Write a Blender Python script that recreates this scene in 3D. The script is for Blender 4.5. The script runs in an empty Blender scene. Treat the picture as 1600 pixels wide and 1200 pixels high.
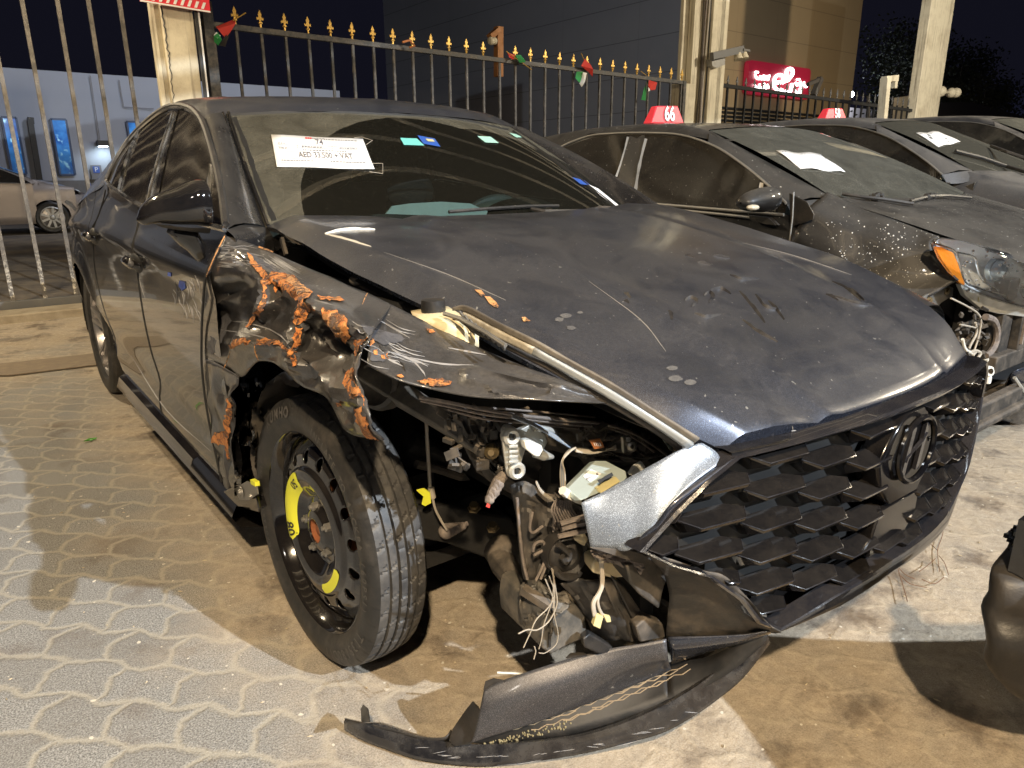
import bpy, bmesh, math, random
from math import sin, cos, pi, radians, sqrt, atan2
from mathutils import Vector, Matrix
from mathutils.bvhtree import BVHTree
random.seed(7)
SC = bpy.context.scene
COL = SC.collection
# ------------------------------------------------------------------ camera
CP = Vector((-1.4459, -1.4801, 1.1377)); YAW, PIT, ROLL, FPX = .6579, -.2844, -.0042, 1122.7
fw = Vector((sin(YAW)*cos(PIT), cos(YAW)*cos(PIT), sin(PIT)))
rt = fw.cross(Vector((0, 0, 1))).normalized(); up = rt.cross(fw)
RT = cos(ROLL)*rt + sin(ROLL)*up; UP = -sin(ROLL)*rt + cos(ROLL)*up; FW = fw
cd = bpy.data.cameras.new('camera'); cam = bpy.data.objects.new('camera', cd); COL.objects.link(cam)
cd.sensor_width = 36; cd.lens = FPX/1600*36; cd.clip_start = .02; cd.clip_end = 500
m = Matrix((RT, UP, -FW)).transposed().to_4x4(); m.translation = CP; cam.matrix_world = m
SC.camera = cam
# ------------------------------------------------------------------ world and exposure
w = bpy.data.worlds.new('World'); SC.world = w; w.use_nodes = True
bg = w.node_tree.nodes['Background']; nt_ = w.node_tree; tc_ = nt_.nodes.new('ShaderNodeTexCoord'); sx_ = nt_.nodes.new('ShaderNodeSeparateXYZ'); rp_ = nt_.nodes.new('ShaderNodeValToRGB')
nt_.links.new(tc_.outputs['Generated'], sx_.inputs[0]); nt_.links.new(sx_.outputs[2], rp_.inputs[0]); nt_.links.new(rp_.outputs[0], bg.inputs[0])     # night sky: faint glow near the horizon
rp_.color_ramp.elements[0].position = 0; rp_.color_ramp.elements[0].color = (.0060, .0070, .017, 1); rp_.color_ramp.elements[1].position = .10; rp_.color_ramp.elements[1].color = (.0033, .0033, .0062, 1)
bg.inputs[1].default_value = 1.0
SC.view_settings.view_transform = 'Standard'; SC.view_settings.look = 'None'; SC.view_settings.gamma = 1
SC.view_settings.exposure = 0.7
SC.cycles.max_bounces = 7; SC.cycles.transparent_max_bounces = 12; SC.cycles.sample_clamp_indirect = 4
# ------------------------------------------------------------------ helpers
def ray(u, v): return (RT*((u-800)/FPX) + UP*((600-v)/FPX) + FW)
def P(u, v, X=None, Y=None, Z=None):          # the point of the place seen at (u,v), at a known X, Y or Z
    d = ray(u, v)
    if X is not None: t = (X-CP.x)/d.x
    elif Y is not None: t = (Y-CP.y)/d.y
    else: t = (Z-CP.z)/d.z
    return CP + d*t
def lin(tab, x):
    if x <= tab[0][0]: return tab[0][1]
    for (a, b), (c, d) in zip(tab, tab[1:]):
        if x <= c: return b+(d-b)*(x-a)/(c-a)
    return tab[-1][1]
def sm(tab, x):                                # smooth (Catmull-Rom, non uniform) table
    n = len(tab)
    if x <= tab[0][0]: return tab[0][1]
    if x >= tab[-1][0]: return tab[-1][1]
    for i in range(n-1):
        if x <= tab[i+1][0]: break
    x0, y0 = tab[i]; x1, y1 = tab[i+1]; h = x1-x0; t = (x-x0)/h
    m0 = (y1-tab[i-1][1])/(x1-tab[i-1][0]) if i > 0 else (y1-y0)/h
    m1 = (tab[i+2][1]-y0)/(tab[i+2][0]-x0) if i < n-2 else (y1-y0)/h
    return (2*t**3-3*t*t+1)*y0+(t**3-2*t*t+t)*h*m0+(-2*t**3+3*t*t)*y1+(t**3-t*t)*h*m1
def cr(p0, p1, p2, p3, t):
    return .5*((2*p1)+(p2-p0)*t+(2*p0-5*p1+4*p2-p3)*t*t+(3*p1-p0-3*p2+p3)*t**3)
def spl(pts, n):                               # Catmull-Rom through points, n segments per span
    pts = [Vector(p) for p in pts]; out = []
    for i in range(len(pts)-1):
        a = pts[i-1] if i > 0 else 2*pts[0]-pts[1]
        d = pts[i+2] if i+2 < len(pts) else 2*pts[-1]-pts[-2]
        for k in range(n): out.append(cr(a, pts[i], pts[i+1], d, k/n))
    out.append(pts[-1]); return out
def refine(rows, n, m):                        # smooth a grid of control points
    r1 = [spl(r, m) for r in rows]
    cols = [spl([r[j] for r in r1], n) for j in range(len(r1[0]))]
    return [[c[i] for c in cols] for i in range(len(cols[0]))]
def hsh(i, j=0, k=0):
    x = sin(i*127.1+j*311.7+k*74.7)*43758.5453; return x-math.floor(x)
def vn(x, y, z=0):                             # smooth value noise, -1..1
    xi, yi, zi = math.floor(x), math.floor(y), math.floor(z); fx, fy, fz = x-xi, y-yi, z-zi
    fx, fy, fz = [f*f*(3-2*f) for f in (fx, fy, fz)]; r = 0
    for a in (0, 1):
        for b in (0, 1):
            for c in (0, 1):
                r += hsh(xi+a, yi+b, zi+c)*(fx if a else 1-fx)*(fy if b else 1-fy)*(fz if c else 1-fz)
    return r*2-1
SPLIT = {'bolt', 'boss', 'square_hole', 'broken_tab', 'grease_mark', 'pale_droplet', 'bonnet_scratch', 'blue_mark', 'orange_edge', 'pillar_trim', 'pillar_foot', 'front_fender', 'post', 'rail', 'shut_line', 'tape', 'door_pillar', 'spot_head', 'numerals', 'engine_box', 'printed_dot', 'pale_scrape', 'white_scuff', 'door_scratch'}
class MB:
    def __init__(s): s.v = []; s.f = []; s.sm = []
    def add(s, vs, fs, smooth=True):
        o = len(s.v); s.v += [Vector(v) for v in vs]; s.f += [tuple(i+o for i in f) for f in fs]; s.sm += [smooth]*len(fs); return s
    def grid(s, rows, closeu=False, closev=False, smooth=True):
        n, m = len(rows), len(rows[0]); fs = []
        for i in range(n-(0 if closeu else 1)):
            for j in range(m-(0 if closev else 1)):
                a, b = i, (i+1) % n; c, d = j, (j+1) % m
                fs.append((a*m+c, a*m+d, b*m+d, b*m+c))
        return s.add([p for r in rows for p in r], fs, smooth)
    def box(s, c, d, rz=0, M=None, smooth=False):
        R = M or Matrix.Rotation(rz, 3, 'Z'); c = Vector(c)
        vs = [c+R@Vector((x*d[0]/2, y*d[1]/2, z*d[2]/2)) for x in (-1, 1) for y in (-1, 1) for z in (-1, 1)]
        return s.add(vs, [(0, 1, 3, 2), (4, 6, 7, 5), (0, 4, 5, 1), (2, 3, 7, 6), (0, 2, 6, 4), (1, 5, 7, 3)], smooth)
    def bar(s, a, b, wd, th, upv=(0, 0, 1)):
        a, b = Vector(a), Vector(b); d = (b-a); L = d.length; z = d/L; upv = Vector(upv)
        x = z.cross(upv)
        if x.length < 1e-4: x = z.cross(Vector((1, 0, 0)))
        x.normalize(); y = x.cross(z)
        M = Matrix((x, y, z)).transposed()
        return s.box((a+b)/2, (wd, th, L), M=M)
    def tube(s, pts, r, n=8, cap=True):
        pts = [Vector(p) for p in pts]; rows = []; prev = None
        for i, p in enumerate(pts):
            t = (pts[min(i+1, len(pts)-1)]-pts[max(i-1, 0)]).normalized()
            if prev is None:
                x = t.cross(Vector((0, 0, 1)))
                if x.length < .1: x = t.cross(Vector((1, 0, 0)))
            else: x = prev-t*prev.dot(t)
            x.normalize(); prev = x; y = t.cross(x); rr = r[i] if isinstance(r, (list, tuple)) else r
            rows.append([p+(x*cos(2*pi*k/n)+y*sin(2*pi*k/n))*rr for k in range(n)])
        s.grid(rows, closev=True)
        if cap: s.add(rows[0], [tuple(range(n))[::-1]]); s.add(rows[-1], [tuple(range(n))])
        return s
    def prism(s, pts, off, smooth=False):       # closed polygon given thickness
        pts = [Vector(p) for p in pts]; off = Vector(off); n = len(pts)
        nn = Vector((0, 0, 0))
        for i in range(n): nn += pts[i].cross(pts[(i+1) % n])
        from mathutils.geometry import tessellate_polygon
        tri = tessellate_polygon([pts])
        vs = pts+[p+off for p in pts]
        fs = [tuple(t) for t in tri]+[tuple(i+n for i in t[::-1]) for t in tri]+[(i, (i+1) % n, (i+1) % n+n, i+n) for i in range(n)]
        return s.add(vs, fs, smooth)
    def ball(s, c, r, n=10, m=8):
        c = Vector(c); r = Vector(r) if hasattr(r, '__len__') else Vector((r, r, r))
        rows = [[c+Vector((r.x*sin(pi*i/m)*cos(2*pi*j/n), r.y*sin(pi*i/m)*sin(2*pi*j/n), r.z*cos(pi*i/m))) for j in range(n)] for i in range(m+1)]
        return s.grid(rows, closev=True)
    def lathe(s, c, ax, prof, n=48, arc=None):   # prof (radius, offset along ax)
        c = Vector(c); ax = Vector(ax).normalized(); e1 = ax.cross(Vector((0, 0, 1)))
        if e1.length < .1: e1 = Vector((1, 0, 0))
        e1.normalize(); e2 = ax.cross(e1)
        rows = [[c+ax*o+(e1*cos(2*pi*k/n)+e2*sin(2*pi*k/n))*r for k in range(n)] for r, o in prof]
        return s.grid(rows, closev=True)
    def comps(s):
        par = list(range(len(s.v)))
        def find(i):
            while par[i] != i: par[i] = par[par[i]]; i = par[i]
            return i
        key = {}
        for i, v in enumerate(s.v):
            k = (round(v.x, 5), round(v.y, 5), round(v.z, 5))
            if k in key: par[find(i)] = find(key[k])
            else: key[k] = i
        for f in s.f:
            a = find(f[0])
            for j in f[1:]: par[find(j)] = a
        g = {}
        for f, q in zip(s.f, s.sm): g.setdefault(find(f[0]), []).append((f, q))
        out = []
        for fs in g.values():
            m_ = MB(); mp = {}
            for f, q in fs:
                m_.f.append(tuple(mp.setdefault(i, len(mp)) for i in f)); m_.sm.append(q)
            m_.v = [s.v[i] for i in mp]; out.append(m_)
        return sorted(out, key=lambda m_: -len(m_.f))
    def build(s, name, mat, parent=None, bevel=0, solid=0, angle=40, sub=0, weld=False):
        if name in SPLIT and parent is not None and not (name == 'front_fender' and parent.name == 'wrecked_saloon'):
            c = s.comps()
            if 1 < len(c) <= 60: return [m_._build(name, mat, parent, bevel, solid, angle) for m_ in c][0]
        return s._build(name, mat, parent, bevel, solid, angle)
    def _build(s, name, mat, parent=None, bevel=0, solid=0, angle=40):
        me = bpy.data.meshes.new(name); org = Vector((0, 0, 0))
        q = parent
        while q is not None: org = org+Vector(q.location); q = q.parent
        me.from_pydata([v-org for v in s.v], [], s.f); me.update()
        me.polygons.foreach_set('use_smooth', s.sm)
        bm = bmesh.new(); bm.from_mesh(me)
        bmesh.ops.remove_doubles(bm, verts=bm.verts, dist=1e-5)
        bmesh.ops.recalc_face_normals(bm, faces=bm.faces)
        bm.to_mesh(me); bm.free()
        me.set_sharp_from_angle(angle=radians(angle))
        me.materials.append(mat)
        o = bpy.data.objects.new(name, me); COL.objects.link(o)
        if parent: o.parent = parent
        if solid: md = o.modifiers.new('solid', 'SOLIDIFY'); md.thickness = solid; md.offset = 0
        if bevel: md = o.modifiers.new('bevel', 'BEVEL'); md.width = bevel; md.segments = 2; md.limit_method = 'ANGLE'
        return o
def tag(o, label=None, cat=None, group=None, kind=None):
    if label: o['label'] = label
    if cat: o['category'] = cat
    if group: o['group'] = group
    if kind: o['kind'] = kind
    return o
def thing(name, loc, label, cat, group=None):
    o = bpy.data.objects.new(name, None); COL.objects.link(o); o.location = loc; o.empty_display_size = .1
    return tag(o, label, cat, group)
def text_mesh(txt, size=1, font_shear=0, ext=0, align='CENTER', bold=0):
    cu = bpy.data.curves.new('t', 'FONT'); cu.body = txt; cu.size = size; cu.align_x = align; cu.align_y = 'CENTER'; cu.shear = font_shear
    cu.resolution_u = 3; cu.offset = bold*size
    o = bpy.data.objects.new('t', cu); COL.objects.link(o); bpy.context.view_layer.update()
    dg = bpy.context.evaluated_depsgraph_get(); me = bpy.data.meshes.new_from_object(o.evaluated_get(dg))
    vs = [v.co.copy() for v in me.vertices]; fs = [tuple(p.vertices) for p in me.polygons]
    bpy.data.objects.remove(o); bpy.data.curves.remove(cu); bpy.data.meshes.remove(me)
    return vs, fs
def put_text(mb, txt, size, f, bold=0, shear=0):  # f maps (x,y) of the flat lettering to a point
    vs, fs = text_mesh(txt, size, bold=bold, font_shear=shear)
    mb.add([f(v.x, v.y) for v in vs], fs, False); return mb
def plane_map(o, ex, ey):
    o, ex, ey = Vector(o), Vector(ex), Vector(ey); return lambda x, y: o+ex*x+ey*y
# ---- laying traced shapes on a surface
def bvh_of(*mbs):
    vs = []; fs = []
    for mb in mbs: o = len(vs); vs += mb.v; fs += [tuple(i+o for i in f) for f in mb.f]
    return BVHTree.FromPolygons(vs, fs)
def hit(bvh, u, v, off=.003, fallback=None):
    d = ray(u, v).normalized(); r = bvh.ray_cast(CP, d)
    if r[0] is None: return fallback
    n = r[1]
    if n.dot(d) > 0: n = -n
    return r[0]+n*off
def stroke(mb, bvh, px, wd, off=.002, n=4, taper=True):  # a thin ribbon lying on a surface
    c = spl([(p[0], p[1], 0) for p in px], n); pts = [hit(bvh, p.x, p.y, off) for p in c]; pts = [p for p in pts if p]
    if len(pts) < 2: return mb
    L = len(pts); rows = []
    for i, p in enumerate(pts):
        t = (pts[min(i+1, L-1)]-pts[max(i-1, 0)]).normalized(); s = t.cross((CP-p).normalized()).normalized()
        h = wd/2*((.25+.75*sin(pi*i/(L-1))) if taper else 1)*(.7+.6*hsh(i, wd*1e4))
        rows.append([p-s*h, p+s*h])
    return mb.grid(rows)
def patch(mb, bvh, px, off=.003, step=6, jag=0, seed=0):  # a traced outline laid on a surface as a fine sheet
    n = len(px); out = []
    for i in range(n):
        a, b = px[i], px[(i+1) % n]; L = max(1, int(math.hypot(b[0]-a[0], b[1]-a[1])/step))
        for k in range(L):
            t = k/L; x = a[0]+(b[0]-a[0])*t; y = a[1]+(b[1]-a[1])*t
            if jag: x += (hsh(i, k, seed)-.5)*2*jag; y += (hsh(k, i, seed+5)-.5)*2*jag
            out.append((x, y))
    bm = bmesh.new(); vs = [bm.verts.new((x, y, 0)) for x, y in out]; bm.faces.new(vs)
    bmesh.ops.triangulate(bm, faces=bm.faces)
    for _ in range(3):
        es = [e for e in bm.edges if e.calc_length() > step*1.6]
        if not es: break
        bmesh.ops.subdivide_edges(bm, edges=es, cuts=1); bmesh.ops.triangulate(bm, faces=[f for f in bm.faces if len(f.verts) > 3])
    bm.verts.index_update(); pts = []; ok = []
    for v in bm.verts:
        p = hit(bvh, v.co.x, v.co.y, off); ok.append(p is not None); pts.append(p or Vector((0, 0, 0)))
    fs = [tuple(v.index for v in f.verts) for f in bm.faces if all(ok[v.index] for v in f.verts)]
    bm.free()
    fs = [f for f in fs if max((pts[f[0]]-pts[f[1]]).length, (pts[f[1]]-pts[f[2]]).length) < .2]
    return mb.add(pts, fs)
# ------------------------------------------------------------------ materials 
class NT:
    def __init__(s, name):
        s.m = bpy.data.materials.new(name); s.m.use_nodes = True; s.t = s.m.node_tree; s.b = s.t.nodes['Principled BSDF']; s.out = s.t.nodes['Material Output']
        s.tc = None
    def n(s, typ, **k):
        nd = s.t.nodes.new(typ)
        for a, b in k.items():
            if a == 'i':
                for q, r in b.items():
                    if hasattr(r, 'is_output') or isinstance(r, bpy.types.NodeSocket): s.t.links.new(r, nd.inputs[q])
                    else: nd.inputs[q].default_value = r
            else: setattr(nd, a, b)
        return nd
    def L(s, a, b): s.t.links.new(a, b)
    def obj(s):
        if not s.tc: s.tc = s.n('ShaderNodeTexCoord')
        return s.tc.outputs['Object']
    def math(s, op, a, b=None, c=None, clamp=False):
        nd = s.n('ShaderNodeMath', operation=op, use_clamp=clamp)
        for i, x in enumerate((a, b, c)):
            if x is None: continue
            if isinstance(x, (int, float)): nd.inputs[i].default_value = x
            else: s.L(x, nd.inputs[i])
        return nd.outputs[0]
    def noise(s, scale, detail=4, rough=.55, vec=None, dist=0, ntype=None):
        return s.n('ShaderNodeTexNoise', i={'Scale': scale, 'Detail': detail, 'Roughness': rough, 'Distortion': dist, 'Vector': vec or s.obj()}).outputs['Fac']
    def ramp(s, fac, stops):
        nd = s.n('ShaderNodeValToRGB'); e = nd.color_ramp.elements
        while len(e) < len(stops): e.new(.5)
        for k, (p, c) in zip(e, stops):
            k.position = p; k.color = (c, c, c, 1) if isinstance(c, (int, float)) else (*c, 1)
        s.L(fac, nd.inputs[0]); return nd.outputs[0]
    def mix(s, f, a, b):
        nd = s.n('ShaderNodeMix', data_type='RGBA')
        for sock, x in ((nd.inputs[0], f), (nd.inputs[6], a), (nd.inputs[7], b)):
            if isinstance(x, bpy.types.NodeSocket): s.L(x, sock)
            elif isinstance(x, (int, float)): sock.default_value = x
            else: sock.default_value = (*x, 1)
        return nd.outputs[2]
    def sep(s, v): return s.n('ShaderNodeSeparateXYZ', i={0: v}).outputs
    def upz(s): return s.sep(s.n('ShaderNodeNewGeometry').outputs['Normal'])[2]
    def bump(s, h, st=.3, d=.01): s.L(s.n('ShaderNodeBump', i={'Height': h, 'Strength': st, 'Distance': d}).outputs[0], s.b.inputs['Normal'])
    def set(s, **k):
        for a, b in k.items():
            a = {'col': 'Base Color', 'rough': 'Roughness', 'metal': 'Metallic', 'coat': 'Coat Weight', 'coatr': 'Coat Roughness', 'emis': 'Emission Color', 'emit': 'Emission Strength', 'alpha': 'Alpha', 'ior': 'IOR', 'spec': 'Specular IOR Level', 'trans': 'Transmission Weight'}[a]
            if isinstance(b, bpy.types.NodeSocket): s.L(b, s.b.inputs[a])
            elif isinstance(b, (int, float)): s.b.inputs[a].default_value = b
            else: s.b.inputs[a].default_value = (*b, 1)
        return s
DUST = (.20, .185, .165)
def paint(name, col, metal=.5, rough=.32, coat=1, dust=.5, dustside=.06, flake=True, dcol=DUST, speck=.5, scuff=0):
    t = NT(name); up_ = t.math('MAXIMUM', t.upz(), 0)
    big = t.ramp(t.noise(1.6, 5, .6), [(.3, .62), (.7, 1)]); fine = t.ramp(t.noise(160, 3, .7), [(.3, .62), (.65, 1)])
    spk = t.ramp(t.noise(75, 2, .5), [(.66, 0), (.74, 1)]); wipe = t.ramp(t.noise(3.2, 6, .62, dist=2.2), [(.32, .50), (.55, 1)])
    d = t.math('MULTIPLY', t.math('MULTIPLY', t.math('POWER', up_, 1.6), dust), big); d = t.math('ADD', d, dustside)
    d = t.math('MULTIPLY', t.math('MULTIPLY', d, fine), wipe); d = t.math('ADD', d, t.math('MULTIPLY', spk, speck*.25), clamp=True)
    base = col
    if flake:
        fl = t.noise(900, 1, .5); base = t.mix(t.ramp(fl, [(.5, 0), (.72, 1)]), col, tuple(min(1, c*3.2+.02) for c in col))
    t.set(col=t.mix(t.math('MULTIPLY', t.ramp(t.noise(95, 1, .4), [(.755, 0), (.78, 1)]), speck), t.mix(d, base, dcol), (.55, .54, .5)), metal=t.math('MULTIPLY', t.math('SUBTRACT', 1, d), metal), rough=t.math('ADD', rough, t.math('MULTIPLY', d, .4), clamp=True),
          coat=t.math('MULTIPLY', t.math('SUBTRACT', 1, t.math('MULTIPLY', d, 1.3), clamp=True), coat), coatr=t.ramp(d, [(0, .03), (.4, .22)]))
    t.bump(t.math('ADD', t.noise(3.1, 3, .5), t.math('MULTIPLY', t.noise(38, 6, .7, dist=1), scuff)), .05+scuff*.5, .02)
    return t.m
def simple(name, col, rough=.5, metal=0, coat=0, grime=.3, gcol=(.13, .11, .09), gscale=9, bump=.15, bscale=60, emit=0, spec=.5, upd=0):
    t = NT(name); g = t.ramp(t.noise(gscale, 7, .65), [(.42, 0), (.72, 1)]); g = t.math('MULTIPLY', g, grime)
    if upd: g = t.math('ADD', g, t.math('MULTIPLY', t.math('MAXIMUM', t.upz(), 0), t.math('MULTIPLY', t.ramp(t.noise(120, 3, .7), [(.3, .3), (.7, 1)]), upd)), clamp=True)
    t.set(col=t.mix(g, col, gcol), rough=t.math('ADD', rough, t.math('MULTIPLY', g, .35), clamp=True), metal=metal if not metal else t.math('MULTIPLY', t.math('SUBTRACT', 1, g), metal), coat=coat, spec=spec)
    if bump: t.bump(t.noise(bscale, 4, .6), bump, .004)
    if emit: t.set(emis=col, emit=emit)
    return t.m
M = {}
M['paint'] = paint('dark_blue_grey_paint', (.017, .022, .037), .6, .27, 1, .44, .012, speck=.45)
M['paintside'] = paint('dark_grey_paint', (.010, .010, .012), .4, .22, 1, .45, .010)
M['paintglare'] = paint('glare_pale_paint', (.20, .24, .31), .55, .46, .6, .2, .03)  # the car's own paint, paled to stand in for metallic glare
M['fender'] = paint('scraped_dark_paint', (.013, .013, .015), .3, .27, .9, .45, .18, speck=.6, dcol=(.15, .14, .13), scuff=.35)
M['black66'] = paint('black_paint', (.004, .004, .005), 0, .5, 1, .45, .015, flake=False, speck=1.0)
M['grey58'] = paint('grey_paint', (.06, .06, .065), .6, .35, .9, .8, .06)
M['silver'] = paint('warm_silver_paint', (.25, .22, .2), .6, .4, .8, .3, .05)
M['gloss'] = simple('gloss_black_plastic', (.006, .006, .007), .08, coat=.6, grime=.10, bump=0, upd=.07)
M['matt'] = simple('matt_black_plastic', (.016, .016, .017), .42, grime=.3, upd=.15, bscale=200)
M['grim'] = simple('dusty_black_plastic', (.028, .027, .026), .55, grime=.8, gcol=(.15, .125, .1), upd=.6, gscale=14, bump=.3)
M['dark'] = simple('underbody_black', (.008, .008, .008), .8, grime=.25, gcol=(.05, .042, .035))
M['bluegrille'] = simple('blue_edged_black_plastic', (.01, .011, .016), .18, coat=.7, grime=.15, upd=.1)
M['chrome'] = simple('chrome', (.62, .62, .62), .12, 1, grime=.3, bump=0)
M['alu'] = simple('cast_aluminium', (.50, .50, .47), .45, .55, grime=.5, gcol=(.3, .28, .24), gscale=25, bump=.3)
M['steel'] = simple('dull_steel', (.32, .31, .29), .4, .8, grime=.5)
M['alloy'] = simple('dark_alloy', (.28, .27, .27), .3, .8, grime=.3)
M['white'] = simple('white_plastic', (.75, .74, .68), .4, grime=.25, gcol=(.4, .35, .28))
M['tank'] = simple('translucent_tank', (.72, .62, .40), .35, grime=.45, gcol=(.4, .3, .18), gscale=20)
M['cream'] = simple('cream_connector', (.62, .55, .28), .4, grime=.1)
M['module'] = simple('pale_blue_metal_case', (.55, .64, .62), .3, .35, grime=.12)
def putty(name, a, b):
    t = NT(name); n1 = t.ramp(t.noise(55, 6, .7), [(.35, 0), (.65, 1)]); n2 = t.ramp(t.noise(34, 7, .8), [(.51, 0), (.55, 1)]); n3 = t.ramp(t.noise(140, 3, .6), [(.3, .35), (.5, 0)])
    c = t.mix(n1, a, b); c = t.mix(n3, c, (.12, .05, .025)); c = t.mix(t.math('MULTIPLY', n2, .85), c, (.05, .05, .055)); t.set(col=c, rough=.8); t.bump(t.math('ADD', t.noise(230, 5, .7), t.math('MULTIPLY', n2, -.8)), 1, .004); return t.m
M['putty'] = putty('orange_filler', (.60, .19, .045), (.66, .30, .10)); M['puttyp'] = putty('pale_orange_filler', (.60, .27, .09), (.66, .36, .16))
M['scratch'] = simple('bare_scratch', (.24, .24, .25), .5, grime=.6, gcol=(.2, .2, .2), gscale=80)
M['primer'] = simple('scuffed_primer', (.11, .11, .12), .45, .3, grime=.8, gcol=(.04, .04, .045), gscale=70, bump=.3)
M['dgrey'] = simple('dusty_grey_metal', (.085, .082, .076), .5, .2, grime=.9, gcol=(.22, .19, .15), gscale=18, bump=.4)
M['rust'] = simple('rust', (.26, .085, .03), .85, grime=.5, gcol=(.09, .045, .03), gscale=40, bump=.5)
M['orange'] = simple('amber_reflector', (.9, .26, .01), .3, coat=.8, grime=0, bump=.6, bscale=300)
M['tag'] = simple('orange_brown_tag', (.42, .15, .05), .5)
M['yellow'] = simple('yellow_label', (.78, .80, .05), .45, grime=.15, gcol=(.5, .5, .1))
M['ink'] = simple('black_ink', (.02, .02, .02), .5, grime=0, bump=0)
M['inkg'] = simple('grey_ink', (.16, .16, .18), .5, grime=0, bump=0)
M['redink'] = simple('red_ink', (.55, .02, .03), .5, grime=0, bump=0)
M['paper'] = simple('white_paper', (.84, .84, .85), .7, grime=.05, bump=.05)
M['teal'] = simple('teal_sticker', (.16, .55, .52), .5, grime=.1)
M['mint'] = simple('mint_sticker', (.38, .66, .55), .5, grime=.1)
M['bluest'] = simple('blue_sticker', (.03, .10, .42), .5, grime=.1)
M['seat'] = simple('black_fabric', (.012, .012, .013), .9, grime=.1)
M['dash'] = simple('dark_dashboard', (.02, .028, .028), .6, grime=.3, upd=.2)
M['dashpad'] = simple('pale_teal_dash_mat', (.20, .25, .27), .6, grime=.25)
M['wire'] = simple('grey_wire', (.42, .38, .32), .5, grime=.4)
M['wirew'] = simple('white_wire', (.34, .30, .24), .5, grime=.5)
M['wireb'] = simple('blue_grey_wire', (.28, .33, .40), .5, grime=.3)
M['tape'] = simple('dusty_tape', (.14, .12, .11), .7, grime=.9, gcol=(.30, .25, .21), gscale=40, bump=.5)
M['red'] = simple('red_plastic', (.75, .03, .05), .4, grime=.1)
M['whitep'] = simple('white_paint', (.8, .8, .78), .5, grime=.1)
M['green'] = simple('green_cloth', (.02, .24, .06), .8, grime=.2)
M['redc'] = simple('red_cloth', (.60, .04, .03), .8, grime=.2)
M['blackc'] = simple('black_cloth', (.01, .01, .01), .8)
M['gold'] = simple('gold_paint', (.62, .38, .08), .4, .45, grime=.35, gcol=(.2, .13, .05), gscale=40)
M['fence'] = simple('dusty_black_metal', (.035, .035, .035), .5, .2, grime=.9, gcol=(.16, .14, .12), gscale=18, bump=.3)
M['rail'] = simple('grey_metal_rail', (.13, .13, .13), .5, .3, grime=.7, gcol=(.16, .15, .13))
M['leaf'] = simple('leaf_green', (.06, .26, .02), .5)
M['trees'] = simple('night_foliage', (.02, .028, .014), .8)
M['bark'] = simple('bark', (.05, .04, .03), .9)
M['brown'] = simple('orange_brown_post', (.40, .17, .05), .6, grime=.5, gcol=(.18, .08, .03))
M['brass'] = simple('yellow_zinc', (.16, .12, .06), .4, .5, grime=.4)
M['pad'] = simple('smooth_black_panel', (.004, .004, .005), .12, grime=.1, bump=0, spec=.35)
def flaky():
    t = NT('flaking_paint_bar'); f = t.ramp(t.noise(28, 6, .75), [(.50, 0), (.56, 1)])
    z = t.sep(t.obj())[2]; zz = t.ramp(z, [(.15, 1), (.55, .0)])
    n2 = t.ramp(t.noise(9, 5, .7), [(.38, 0), (.62, 1)])
    low = t.math('MULTIPLY', f, t.math('ADD', zz, .08), clamp=True)
    t.set(col=t.mix(low, t.mix(n2, (.07, .065, .06), (.15, .135, .12)), (.62, .58, .50)), rough=.55); t.bump(f, .4, .003); return t.m
M['flaky'] = flaky()
def pillar():
    t = NT('weathered_pillar_paint'); g = t.ramp(t.noise(3.2, 8, .7), [(.45, 0), (.75, 1)]); x = t.sep(t.obj())
    st = t.ramp(t.n('ShaderNodeTexNoise', i={'Scale': 1.0, 'Detail': 6, 'Vector': t.n('ShaderNodeMapping', i={'Vector': t.obj(), 'Scale': (30, 30, 1.2)}).outputs[0]}).outputs['Fac'], [(.55, 0), (.72, 1)])
    c = t.mix(g, (.62, .56, .42), (.40, .34, .24)); c = t.mix(t.math('MULTIPLY', st, .7), c, (.10, .07, .045)); t.set(col=c, rough=.7); t.bump(g, .4, .01); return t.m
M['pillar'] = pillar()
def tyre_mat():
    t = NT('worn_rubber'); g = t.ramp(t.noise(22, 7, .7), [(.4, 0), (.7, 1)]); d = t.ramp(t.noise(6, 4, .6), [(.35, .15), (.7, .9)])
    t.set(col=t.mix(t.math('MULTIPLY', g, d), (.016, .016, .016), (.085, .076, .066)), rough=.5); t.bump(t.noise(120, 4, .6), .2, .002); return t.m
M['tyre'] = tyre_mat()
def tread_mat():
    t = NT('dusty_tread'); g = t.ramp(t.noise(18, 7, .7), [(.35, .1), (.65, 1)])
    t.set(col=t.mix(g, (.028, .029, .032), (.085, .08, .074)), rough=.55); t.bump(t.noise(90, 4, .6), .25, .002); return t.m
M['tread'] = tread_mat()
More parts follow.
